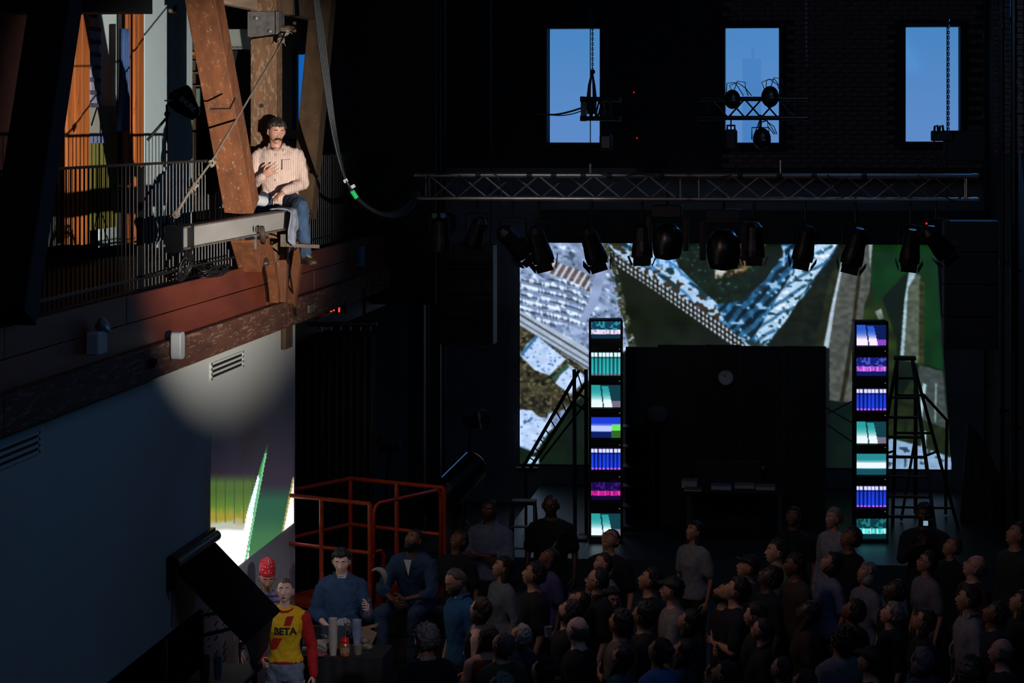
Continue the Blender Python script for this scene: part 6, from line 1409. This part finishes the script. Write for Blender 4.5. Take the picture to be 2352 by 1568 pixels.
MB().box((q.x, q.y - .02, .5), (.4, .38, .03)).build('seat', m_black, t, bevel=.01); MB().box((q.x, q.y + .11, 1.0), (.4, .02, .2)).build('backrest', mat('chair_navy', rgb(40, 44, 62), .7, 0, 8, .1, 0), t, bevel=.01)

# ================================================================== LEAD FIGURES
m_shirtm = fabric_wave(mat('shirt_stripe_pink', rgb(204, 178, 164), .9, 0, 16, .06, .5), rgb(160, 124, 114), 16.0, 'X', .86)
m_denim = mat('denim_blue', rgb(46, 68, 94), .9, 0, 9, .32, .6); m_denimd = mat('denim_shirt', rgb(34, 62, 96), .9, 0, 14, .2, .5)
MJ = dict(pelvis=(0, .02, .09), chest=(.0, .03, .36), neck=(-.02, .0, .575), shL=(.18, .01, .50), shR=(-.20, .0, .50), elL=(.235, -.02, .24), elR=(-.245, -.04, .24), wrL=(.07, -.27, .165), wrR=(-.125, -.215, .315),
          hipL=(.11, -.02, .07), hipR=(-.11, -.02, .07), knL=(.26, -.42, .035), knR=(-.20, -.42, .03), anL=(.30, -.40, -.43), anR=(-.13, -.34, -.42), head=(-.035, -.035, .665), toe=(0, -1, 0), toeL=(.45, -.8, 0), toeR=(.25, -.9, 0))
ms = P(641, 470, dd=23.6); 
man = person('seated man in pink striped shirt and jeans with a dark moustache on the steel beam', (ms.x, ms.y, bt), .10, J=MJ, h=1.79, sk='light', sleeve='long', topmat=m_shirtm, botmat=m_denim, hair='full', hcol=(34, 24, 20), hyaw=.42, hpitch=.20, hroll=.05,
             extras=('moustache',), hands=('relaxed', 'open'), palms=[V((0, -.1, -1)), V((.1, 1, .2))], hdir=(V((-.55, -.5, -.45)), V((.75, -.15, .45))), vox=.012, loose=.012, boot=True, shoecol=(62, 50, 38), eyes='closed')
def addpart(root, mb, name, m, smooth=True):
    o = mb.build(name, m, origin=(0, 0, 0), smooth=smooth); o.parent = root; return o
def collar(root, J, m, open_=.06, r=.072, z=.0):
    nk = V(J['neck']) + V((0, -.01, .01 + z)); mb = MB()
    for s in (-1, 1):
        mb.prism([nk + V((s * .02, -.075, -.05)), nk + V((s * .062, -.045, .035)), nk + V((s * .078, -.0, .045)), nk + V((s * .098, -.03, -.01)), nk + V((s * .065, -.095, -.06))], (0, -.008, .004))
    mb.tube([nk + V((s2 * .072, y2, .03)) for s2, y2 in ((1, -.02), (.9, .03), (.5, .065), (0, .078), (-.5, .065), (-.9, .03), (-1, -.02))], .013, 8); addpart(root, mb, 'collar', m, True)
collar(man, MJ, m_shirtm)
nk = V(MJ['neck']); addpart(man, MB().prism([nk + V((-.035, -.075, .01)), nk + V((.035, -.075, .01)), nk + V((0, -.118, -.075))], (0, -.006, 0)), 'open_neck', skin('light'))
mb = MB()
for k in range(5): mb.ball((-.01 + .002 * k, -.148 - .004 * math.sin(k), .44 - k * .085), .006, 8, (1, .5, 1))
addpart(man, mb, 'buttons', mat('letter_white', rgb(215, 220, 220), .5, 0, 10, .02, 0)); addpart(man, MB().box((.095, -.148, .42), (.09, .008, .10)), 'chest_pocket', m_shirtm, False)
# standing woman in yellow jersey
YJ = dict(STAND, wrL=(.27, -.05, .84), wrR=(-.20, -.20, 1.02), elR=(-.26, -.01, 1.12), elL=(.25, .03, 1.10), toe=(0, -1, 0))
m_yel = mat('jersey_yellow', rgb(214, 170, 12), .85, 0, 60, .1, .4); m_red = mat('jersey_red', rgb(170, 18, 22), .85, 0, 60, .1, .4)
wy = P(655, 1325, dd=21.95); hy_ = wy.z
yw = person('young woman in yellow and red lettered sweater singing beside the black awning', (wy.x, wy.y, 0), .12, J=YJ, h=hy_, sk='pale', sleeve='cap', topmat=m_yel, bottom='shorts', botmat=mat('denim_pale', rgb(110, 122, 140), .9, 0, 14, .3, .6), hair='pulled', hcol=(92, 66, 52), hyaw=-.05, hpitch=-.22, fem=True, vox=.012, mouth=1, toplo=.01, eyes='closed', hands=('relaxed', 'grip'))
mb = MB()
for s in 'LR': arm(mb, YJ, s, .021, 'full', R=(.046, .036, .035, .024))
sv, sf = crease(remesh(mb, .012), .005); child('sleeves', mesh_from('sleeves', sv, sf, None), yw, Matrix.Identity(4), m_red)
addpart(yw, MB().tube([(.076 * math.cos(a), -.012 + .076 * math.sin(a), 1.462 + .024 * math.sin(a)) for a in np.linspace(0, 2 * math.pi, 25)], .014, 8), 'neckband', m_red)
addpart(yw, MB().tube([(.155 * math.cos(a), .005 + .115 * math.sin(a), .965) for a in np.linspace(0, 2 * math.pi, 33)], .016, 8), 'waistband', m_red)
def chest_place(x0, z0, sc=1.0):
    def f(c):
        x = c.x * sc + x0; z = c.y * sc + z0; zz = (z - .94) / .53; b = .142 if .27 < zz < .9 else .13; a = .172
        yb = b * math.sqrt(max(.02, 1 - (min(abs(x), a * .98) / a) ** 2)); 
        return (x, -yb - .012 - c.z * .3, z)
    return f
for txt, z, sz in (('BETA', 1.265, .09),): addpart(yw, text_mb(txt, sz, chest_place(.012, z, 1.0), .002, .004), 'lettering', mat('letter_dark', rgb(28, 36, 20), .8, 0, 10, .1, 0), False)
def stripe(pts, y): 
    mb = MB(); f = chest_place(0, 0); n = 8; vs = []; 
    (x0, z0), (x1, z1), (x2, z2), (x3, z3) = pts
    for i in range(n + 1):
        u_ = i / n
        for q, w_ in (((x0 + (x3 - x0) * u_, z0 + (z3 - z0) * u_), 0), ((x1 + (x2 - x1) * u_, z1 + (z2 - z1) * u_), 1)): vs.append(f(V((q[0], q[1], 0))))
    return mb.add(vs, [(2 * i, 2 * i + 1, 2 * i + 3, 2 * i + 2) for i in range(n)])
addpart(yw, stripe([(.035, 1.41), (.095, 1.41), (.065, 1.32), (.005, 1.32)], 0), 'red_stripe', m_red, False); addpart(yw, stripe([(-.09, 1.205), (-.01, 1.205), (-.07, 1.10), (-.14, 1.10)], 0), 'red_stripe', m_red, False)
mb = MB()
for s in (-1, 1):
    for k in range(26):
        a = k / 26 * 2 * math.pi; c = V((s * .095 + .088 * math.cos(a), .0 + .088 * math.sin(a), .775)); mb.tube([c, c + V((random.uniform(-.006, .006), 0, -random.uniform(.02, .05)))], [.004, .0015], 4)
addpart(yw, mb, 'frayed_hem', mat('fray_white', rgb(180, 186, 196), .9, 0, 30, .1, 0))
# woman in red bandana behind
bq = P(614, 1280, dd=22.75); hb2 = bq.z - .055
m_plaid = fabric_wave(mat('shirt_plaid', rgb(128, 116, 150), .9, 0, 14, .35, .5), rgb(60, 50, 84), 6.0, 'Z', .6)
m_band = mat('bandana_red', rgb(206, 20, 42), .8, 0, 9, .1, .2)
n_ = m_band.node_tree; b_ = n_.nodes['Principled BSDF']; old = b_.inputs['Base Color'].links[0].from_socket; tc_ = n_.nodes.new('ShaderNodeTexCoord'); vo = n_.nodes.new('ShaderNodeTexVoronoi'); vo.inputs['Scale'].default_value = 34; vo.inputs['Randomness'].default_value = .35
n_.links.new(tc_.outputs['Object'], vo.inputs[0]); rr = n_.nodes.new('ShaderNodeValToRGB'); rr.color_ramp.elements[0].position = .20; rr.color_ramp.elements[0].color = (1, 1, 1, 1); rr.color_ramp.elements[1].position = .26; rr.color_ramp.elements[1].color = (0, 0, 0, 1); n_.links.new(vo.outputs['Distance'], rr.inputs[0])
mx_ = n_.nodes.new('ShaderNodeMix'); mx_.data_type = 'RGBA'; n_.links.new(rr.outputs[0], mx_.inputs[0]); n_.links.new(old, mx_.inputs[6]); mx_.inputs[7].default_value = (*rgb(235, 200, 205), 1); n_.links.new(mx_.outputs[2], b_.inputs['Base Color'])
bw_ = person('woman in red patterned bandana and plaid shirt standing behind the yellow sweater', (bq.x, bq.y, 0), .05, 'stand', hb2, sk='light', sleeve='long', topmat=m_plaid, bottom='trousers', bcol=(90, 92, 104), hair='bandana', hatmat=m_band, hyaw=.25, hpitch=.28, fem=True, vox=.018, eyes='closed')
addpart(bw_, MB().tube([(-.07 + .022 * math.cos(a), -.03, 1.49 + .03 * math.sin(a)) for a in np.linspace(0, 6.28, 15)], .003, 6), 'earring', mat('gold', rgb(200, 170, 110), .25, 1, 10, .1, 0))
addpart(bw_, MB().prism([(-.03, -.118, 1.44), (.03, -.118, 1.44), (.02, -.135, 1.25), (-.02, -.135, 1.25)], (0, -.004, 0)), 'inner_tee', mat('tee_blue', rgb(90, 130, 190), .8, 0, 10, .2, .1), False)
# apron skirt shape visible left of the jersey
mb = MB(); loft(mb, [(V((-.02, 0, z)), V((1, 0, 0)), V((0, 1, 0)), a, b) for z, a, b in ((.98, .19, .15), (.8, .24, .19), (.6, .27, .21), (.45, .27, .21))], 24); addpart(bw_, mb, 'apron', mat('apron_grey', rgb(110, 116, 130), .9, 0, 8, .3, .6))
# young man at the table
TJ = dict(STAND, elL=(.25, -.10, 1.10), wrL=(.25, -.36, 1.22), elR=(-.27, .0, 1.12), wrR=(-.10, -.22, 1.0), toe=(0, -1, 0))
yq = P(785, 1255, dd=23.15); ym = person('pale young man in denim shirt holding something up behind the snack table', (yq.x, yq.y, 0), .18, J=TJ, h=yq.z, sk='pale', sleeve='rolled', topmat=m_denimd, bcol=(30, 34, 50), hair='full', hcol=(26, 20, 18), hyaw=-.12, hpitch=.18, vox=.016, loose=.016, hands=('pinch', 'relaxed'), eyes='closed')
collar(ym, TJ, m_denimd); addpart(ym, MB().tube([(.07 * math.cos(a), -.01 + .066 * math.sin(a), 1.475 - .012 * abs(math.sin(a))) for a in np.linspace(math.pi, 2 * math.pi, 13)], .008, 6), 'white_tee', mat('letter_white', rgb(215, 220, 220), .5, 0, 10, .02, 0))
addpart(ym, MB().tube([(.24, -.44, 1.30), (.27, -.5, 1.34)], .006, 6), 'food_piece', mat('card_tan', rgb(130, 104, 74), .7, 0, 8, .1, 0))
# man seated on platform edge
SJ = dict(pelvis=(0, .0, .10), chest=(.0, -.06, .36), neck=(.02, -.16, .58), shL=(.20, -.13, .50), shR=(-.17, -.13, .50), elL=(.27, -.24, .24), elR=(-.27, -.24, .24), wrL=(.05, -.42, .20), wrR=(-.05, -.44, .18), hipL=(.10, -.02, .08), hipR=(-.10, -.02, .08), knL=(.16, -.44, .06), knR=(-.20, -.44, .06), anL=(.12, -.40, -.38), anR=(-.20, -.38, -.38), head=(.03, -.19, .66), toe=(0, -1, 0))
lq = P(958, 1205, dd=23.75); zseat = lq.z - .86
lm = person('man in dark denim shirt seated before the orange rails looking up left', (lq.x, lq.y, zseat), -.25, J=SJ, h=1.75, sk='brown', sleeve='rolled', topmat=m_denimd, botmat=m_denim, hair='crop', hcol=(22, 18, 16), hyaw=-.35, hpitch=-.5, extras=('beard',), vox=.016, loose=.016, hands=('grip', 'relaxed'), eyes='open')
addpart(lm, MB().prism([(-.02, -.27, .56), (.06, -.27, .56), (.02, -.25, .40)], (0, -.01, 0)), 'white_tee', mat('letter_white', rgb(215, 220, 220), .5, 0, 10, .02, 0), False)
t = thing('equipment_crate', 'dark crate stack the seated man in denim sits on', 'crate', (lq.x, lq.y + .05, 0))
nb = 4
for i in range(nb): h_ = (zseat - .0) / nb; MB().box((lq.x, lq.y + .18, h_ * (i + .5)), (.62, .42, h_ - .012)).build('crate_box', mat('crate_dark', rgb(46, 42, 40), .8, 0, 10, .3, .3), t, bevel=.012); MB().box((lq.x, lq.y - .035, h_ * (i + .5)), (.2, .012, .03)).build('handle', m_blackm, t)
# ================================================================== AUDIENCE
MT = V((-4.9, 22.3, 5.6))
def aud(label, px, top, h, hair='short', hcol=(28, 22, 20), shirt=(18, 18, 22), sk='light', fem=False, sleeve='short', pose='stand', yaw=None, dyaw=0, pitch=None, hyaw=0, extras=(), hands=('relaxed', 'relaxed'), bottom='trousers', bcol=(20, 22, 30), roll=0, **k):
    s = (top - HY) / (H - h); q = P(px, top, dd=F / s); loc = V((q.x, q.y, 0)); d = MT - V((q.x, q.y, h - .15)); a = math.atan2(d.x, -d.y) if yaw is None else yaw
    a = (a + math.pi) % (2 * math.pi) - math.pi; el = math.atan2(d.z, math.hypot(d.x, d.y)); pt = (-el * .85 if pitch is None else pitch) - (.12 if yaw is None else 0); k.setdefault('bx', 1.02 if fem else 1.08)
    by = a * .8 + dyaw if yaw is None else yaw + dyaw
    return person(label, tuple(loc), by, pose, h, sk, sleeve, shirt, bottom, bcol, hair, hcol, a - by + hyaw, pt, roll, fem, extras, hands, vox=.02, loose=.008, group=None, **k)
G = (150, 148, 145)
A_ = [
 ('man in blue short sleeved shirt with receding hair beside the orange rail', 1060, 1299, 1.80, 'receding', (90, 80, 74), (20, 84, 130), 'light', dict(yaw=-1.0, pitch=.35, extras=('beard',))),
 ('woman with glasses and brown bob in sleeveless black top looking up', 1100, 1366, 1.66, 'bob', (70, 46, 36), (12, 12, 14), 'pale', dict(fem=True, sleeve='none', extras=('glasses',), pitch=-.45)),
 ('dark haired woman in grey patterned top behind the blue shirted man', 1153, 1274, 1.66, 'long', (16, 13, 13), (92, 98, 108), 'tan', dict(fem=True, sleeve='long', pitch=-.3)),
 ('dark haired man in black polo looking up beside the patterned top', 1228, 1286, 1.80, 'short', (22, 18, 17), (10, 10, 14), 'tan', dict(pitch=-.25)),
 ('woman in lavender tee half hidden behind the black polo', 1252, 1250, 1.64, 'long', (36, 24, 22), (64, 62, 104), 'brown', dict(fem=True)),
 ('man in navy jacket with grizzled curly hair at the front left', 980, 1432, 1.78, 'curly', (60, 58, 60), (24, 26, 38), 'light', dict(sleeve='long', yaw=-2.5, pitch=-.2)),
 ('grey haired man in olive green tee seen from behind', 1152, 1442, 1.74, 'crop', (96, 84, 80), (48, 58, 50), 'light', dict(yaw=-2.3)),
 ('person with tousled grey hair in dark blue shirt behind the olive tee', 1190, 1424, 1.58, 'full', G, (22, 32, 58), 'light', dict(fem=True, yaw=-2.2)),
 ('woman with very long brown hair and red dress at the front', 1118, 1424, 1.64, 'verylong', (58, 44, 36), (92, 16, 18), 'light', dict(fem=True, sleeve='none', yaw=-2.6, bottom='dress')),
 ('bearded older man in black tee gazing steeply up with a cup', 1305, 1368, 1.78, 'short', (46, 42, 42), (10, 10, 12), 'light', dict(extras=('beard',), pitch=-.55, pose='clasp', hands=('relaxed', 'grip'))),
 ('bald man in black tee in front of the bearded man', 1330, 1412, 1.76, 'fringe', (96, 90, 90), (10, 10, 12), 'pale', dict(pitch=-.08)),
 ('woman with dark hair whose face shows above the bearded man', 1322, 1345, 1.66, 'pulled', (22, 16, 15), (14, 14, 18), 'tan', dict(fem=True)),
 ('man with glasses and open black shirt left of the striped tee', 1375, 1300, 1.80, 'receding', (30, 26, 24), (10, 11, 14), 'light', dict(extras=('glasses',), pitch=-.15)),
 ('profile of a woman in pale striped tee below the left tower', 1388, 1265, 1.66, 'pulled', (50, 38, 32), (84, 92, 112), 'light', dict(fem=True, pitch=-.1)),
 ('man with glasses standing before the lowest left monitor', 1399, 1209, 1.78, 'crop', (16, 14, 14), (10, 11, 15), 'tan', dict(yaw=-.5, extras=('glasses',))),
 ('smiling dark haired woman half turned away right of the black shirt', 1403, 1345, 1.54, 'bob', (16, 12, 12), (14, 14, 18), 'tan', dict(fem=True, yaw=.5, pitch=.1)),
 ('man in tan tee with folded arms and tousled dark hair', 1425, 1394, 1.76, 'full', (26, 20, 18), (92, 82, 74), 'tan', dict(pose='cross', pitch=-.3)),
 ('man with black rimmed glasses in dark tee right of the folded arms', 1480, 1378, 1.76, 'full', (28, 22, 20), (18, 20, 18), 'tan', dict(extras=('glasses',), pitch=-.2)),
 ('young man in black tee with smooth raised face', 1493, 1300, 1.76, 'short', (18, 15, 15), (9, 9, 12), 'tan', dict(pitch=-.3)),
 ('man in black cap and pale polo with folded arms', 1548, 1322, 1.80, 'cap', (14, 14, 17), (112, 108, 106), 'light', dict(pose='cross', pitch=-.1)),
 ('woman with long dark hair and sunglasses on her head behind the polo', 1578, 1392, 1.70, 'long', (16, 14, 16), (30, 34, 56), 'tan', dict(fem=True, yaw=-2.0, extras=('sunglasses_up',))),
 ('person in light blue shirt with tied dark hair seen from behind', 1512, 1456, 1.78, 'bun', (18, 15, 15), (64, 104, 156), 'tan', dict(yaw=-2.2, fem=True)),
 ('woman in dark denim jacket with wavy dark hair right of the blue shirt', 1566, 1458, 1.66, 'long', (30, 22, 20), (28, 36, 58), 'tan', dict(fem=True, sleeve='long')),
 ('woman in teal shirt with sunglasses on her head at the bottom edge', 1424, 1472, 1.62, 'long', (18, 14, 15), (14, 66, 84), 'light', dict(fem=True, extras=('sunglasses_up',))),
 ('curly black haired person at the bottom edge before the bald man', 1242, 1502, 1.66, 'curly', (14, 12, 12), (16, 16, 20), 'pale', dict(fem=True, yaw=-2.2)),
 ('small white haired person peeking over the bottom edge', 1146, 1538, 1.62, 'full', (120, 116, 112), (30, 30, 34), 'light', dict(yaw=-2.2)),
 ('dark skinned man in pale denim shirt standing by the step stool', 1127, 1142, 1.80, 'crop', (16, 14, 14), (84, 96, 122), 'dark', dict(sleeve='rolled', pose='cross', yaw=-.3, pitch=0)),
 ('man with glasses in black lettered tee with a shoulder strap', 1266, 1132, 1.80, 'bald', (20, 18, 18), (11, 11, 13), 'dark', dict(yaw=-.05, pitch=.05, extras=('glasses',))),
 ('woman in white printed tee with long black hair before the dark table', 1594, 1194, 1.66, 'long', (14, 12, 12), (120, 122, 128), 'tan', dict(fem=True, pitch=-.25)),
 ('dim long haired woman before the black set wall', 1822, 1162, 1.68, 'long', (22, 16, 14), (14, 13, 15), 'brown', dict(fem=True, yaw=-.3)),
 ('blond short haired woman in white long sleeved top below the right tower', 1917, 1163, 1.72, 'short', (130, 112, 92), (132, 134, 142), 'light', dict(fem=True, sleeve='long', pitch=-.05)),
 ('man in black jacket with a pale strap in front of the lowest right monitor', 1950, 1205, 1.78, 'short', (20, 17, 17), (10, 10, 12), 'brown', dict(sleeve='long')),
 ('man in light teal shirt whose face touches his neighbour', 1786, 1236, 1.80, 'short', (36, 28, 25), (66, 90, 96), 'light', dict(sleeve='long', pitch=-.1)),
 ('man in brown shirt with short dark hair below the black set wall', 1828, 1268, 1.74, 'short', (20, 16, 15), (58, 48, 40), 'brown', dict(pitch=-.05)),
 ('person in white and blue tee with dark bowl haircut', 1903, 1262, 1.70, 'bob', (15, 13, 13), (96, 104, 130), 'tan', dict(fem=True)),
 ('young man in black cap behind the tall dark haired man', 1718, 1272, 1.74, 'cap', (12, 12, 14), (16, 18, 30), 'tan', dict(pitch=-.3)),
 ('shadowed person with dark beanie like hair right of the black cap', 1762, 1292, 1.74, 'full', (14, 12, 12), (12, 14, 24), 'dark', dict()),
 ('dark haired man in navy tee looking up, one elbow out', 1690, 1320, 1.82, 'full', (30, 22, 20), (14, 18, 32), 'light', dict(pitch=-.4, pose='cross')),
 ('bearded man just left of the navy tee looking up', 1662, 1332, 1.66, 'crop', (26, 20, 18), (26, 20, 20), 'tan', dict(pitch=-.45, extras=('beard',))),
 ('long dark haired woman in profile above the woman with earrings', 1738, 1380, 1.72, 'long', (14, 12, 13), (10, 10, 12), 'light', dict(fem=True, pitch=-.1)),
 ('woman with glasses and earrings below the long haired profile', 1752, 1414, 1.66, 'pulled', (20, 16, 16), (12, 12, 14), 'light', dict(fem=True, extras=('glasses',), pitch=-.2)),
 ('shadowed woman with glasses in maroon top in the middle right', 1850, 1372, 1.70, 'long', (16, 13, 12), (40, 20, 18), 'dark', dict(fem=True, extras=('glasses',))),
 ('shadowed round headed man left of the grey haired woman', 1958, 1370, 1.72, 'short', (15, 13, 13), (12, 12, 14), 'brown', dict(yaw=-2.0)),
 ('white haired person with pale scarf on the right side', 1988, 1287, 1.66, 'bob', (118, 122, 122), (104, 106, 116), 'tan', dict(fem=True, yaw=-1.0)),
 ('woman with wavy grey blond hair looking up on the right side', 2046, 1377, 1.66, 'full', (118, 112, 100), (14, 14, 16), 'light', dict(fem=True, pitch=-.4)),
 ('woman with glasses in white top and dark cardigan looking up', 2128, 1262, 1.70, 'short', (26, 22, 22), (100, 98, 104), 'tan', dict(fem=True, extras=('glasses',), pitch=-.3)),
 ('bald man with glasses on the far right, head tilted', 2236, 1268, 1.78, 'fringe', (110, 108, 108), (50, 18, 18), 'light', dict(extras=('glasses',), roll=.1)),
 ('man filming with a glowing phone right of the right tower', 2124, 1151, 1.80, 'short', (20, 17, 17), (18, 20, 24), 'dark', dict(pose='phone', yaw=-.1, pitch=.05, hands=('grip', 'grip'), sleeve='long')),
 ('dim person with light hair right of the filming man', 2184, 1228, 1.66, 'short', (84, 66, 52), (16, 16, 20), 'tan', dict(fem=True)),
 ('man in white shirt with blue lit back on the far right', 2228, 1342, 1.78, 'short', (26, 22, 22), (112, 112, 116), 'tan', dict(pitch=-.1)),
 ('shadowed woman with sunglasses near the right bottom', 2118, 1392, 1.66, 'long', (20, 15, 15), (14, 13, 15), 'tan', dict(fem=True, extras=('glasses',))),
 ('person in pale grey tee seen from behind at the right bottom', 1932, 1432, 1.74, 'curly', (16, 14, 14), (86, 92, 100), 'brown', dict(yaw=-2.5)),
 ('dark haired person in black at the bottom edge in the middle', 1660, 1512, 1.66, 'short', (18, 15, 15), (11, 11, 13), 'light', dict(yaw=-1.9)),
 ('woman with tied hair looking left at the bottom edge', 1796, 1500, 1.66, 'pulled', (34, 24, 22), (16, 18, 26), 'light', dict(fem=True, pitch=-.3)),
 ('young man in black cap and black tee at the right bottom', 2002, 1482, 1.76, 'cap', (11, 11, 13), (12, 12, 14), 'light', dict(pitch=-.15)),
 ('older man with thin hair near the right bottom corner', 2304, 1462, 1.72, 'fringe', (100, 90, 84), (16, 18, 28), 'light', dict(pitch=-.1)),
 ('man in bright blue collared shirt at the right bottom edge', 2226, 1502, 1.72, 'short', (16, 14, 14), (30, 88, 150), 'brown', dict(yaw=-.8)),
 ('tall dim man with collar at the right frame edge', 2334, 1196, 1.86, 'short', (32, 26, 24), (40, 42, 46), 'tan', dict(sleeve='long')),
 ('dim person in dark top at the right frame edge below the tall man', 2342, 1350, 1.70, 'long', (20, 16, 16), (14, 14, 18), 'tan', dict(fem=True)),
 ('person in striped sleeve with white cap near the right bottom', 2114, 1482, 1.64, 'bob', (90, 88, 92), (60, 64, 74), 'tan', dict(fem=True, yaw=-2.4)),
 ('dim man between the white shirted man and the frame edge', 2282, 1376, 1.70, 'short', (22, 18, 17), (18, 20, 36), 'brown', dict()),
 ('dim woman low at the bottom edge between two dark heads', 1842, 1530, 1.62, 'bob', (20, 15, 15), (18, 18, 22), 'tan', dict(fem=True)),
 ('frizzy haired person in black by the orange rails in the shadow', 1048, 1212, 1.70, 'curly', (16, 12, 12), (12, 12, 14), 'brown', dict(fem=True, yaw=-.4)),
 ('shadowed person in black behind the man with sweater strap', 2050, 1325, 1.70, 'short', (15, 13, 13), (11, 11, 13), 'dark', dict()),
]
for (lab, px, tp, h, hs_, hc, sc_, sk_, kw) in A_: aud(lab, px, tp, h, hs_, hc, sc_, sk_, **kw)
# phone
def byl(s): return next(o for o in bpy.data.objects if o.get('label', '').startswith(s))
ph = byl('man filming'); q = P(2126, 1201, dd=(F / ((1151 - HY) / (H - 1.8))) - .55)
t = thing('smartphone', 'bright phone screen held up by the filming man', 'phone', tuple(q)); MB().box(q, (.15, .012, .075)).build('case', m_blackm, t, bevel=.004); MB().box(q + V((0, -.008, 0)), (.05, .004, .05)).build('screen', mat('phone_glow', rgb(60, 80, 100), .3, 0, 60, .8, 0, emit=rgb(150, 190, 220), es=.7), t)
q = P(1259, 1462, dd=21.0); t = thing('white_cup', 'small pale cup held low by the bearded man', 'cup', tuple(q)); cup_mb(MB(), q, .028, .036, .09).build('cup_wall', mat('cup_pale', rgb(150, 150, 165), .5, 0, 8, .05, 0), t)
nl = byl('woman with glasses and brown bob'); addpart(nl, MB().tube([(.045, -.06, 1.47), (.03, -.14, 1.30), (0, -.158, 1.14), (-.03, -.14, 1.30), (-.045, -.06, 1.47)], .003, 6), 'necklace', mat('gold', rgb(200, 170, 110), .25, 1, 10, .1, 0))
for s_, c_ in (('man in blue short', (20, 84, 130)), ('man in white shirt with blue', (112, 112, 116)), ('man in bright blue', (30, 88, 150)), ('man with glasses and open', (10, 11, 14)), ('dark skinned man in pale', (84, 96, 122))): collar(byl(s_), STAND if 'dark skinned' not in s_ else CROSS, cmat(c_))
bt_ = byl('man with glasses in black lettered'); addpart(bt_, MB().tube([(.13, .02, 1.44), (.12, -.10, 1.36), (.02, -.14, 1.15), (-.12, -.12, 1.0)], .012, 6), 'shoulder_strap', mat('strap_grey', rgb(96, 106, 124), .7, 0, 10, .1, 0))
bj = byl('man in black jacket with'); addpart(bj, MB().tube([(-.10, -.02, 1.45), (-.13, .09, 1.36), (-.05, .13, 1.1)], .010, 6), 'pale_strap', mat('strap_grey', rgb(96, 106, 124), .7, 0, 10, .1, 0))
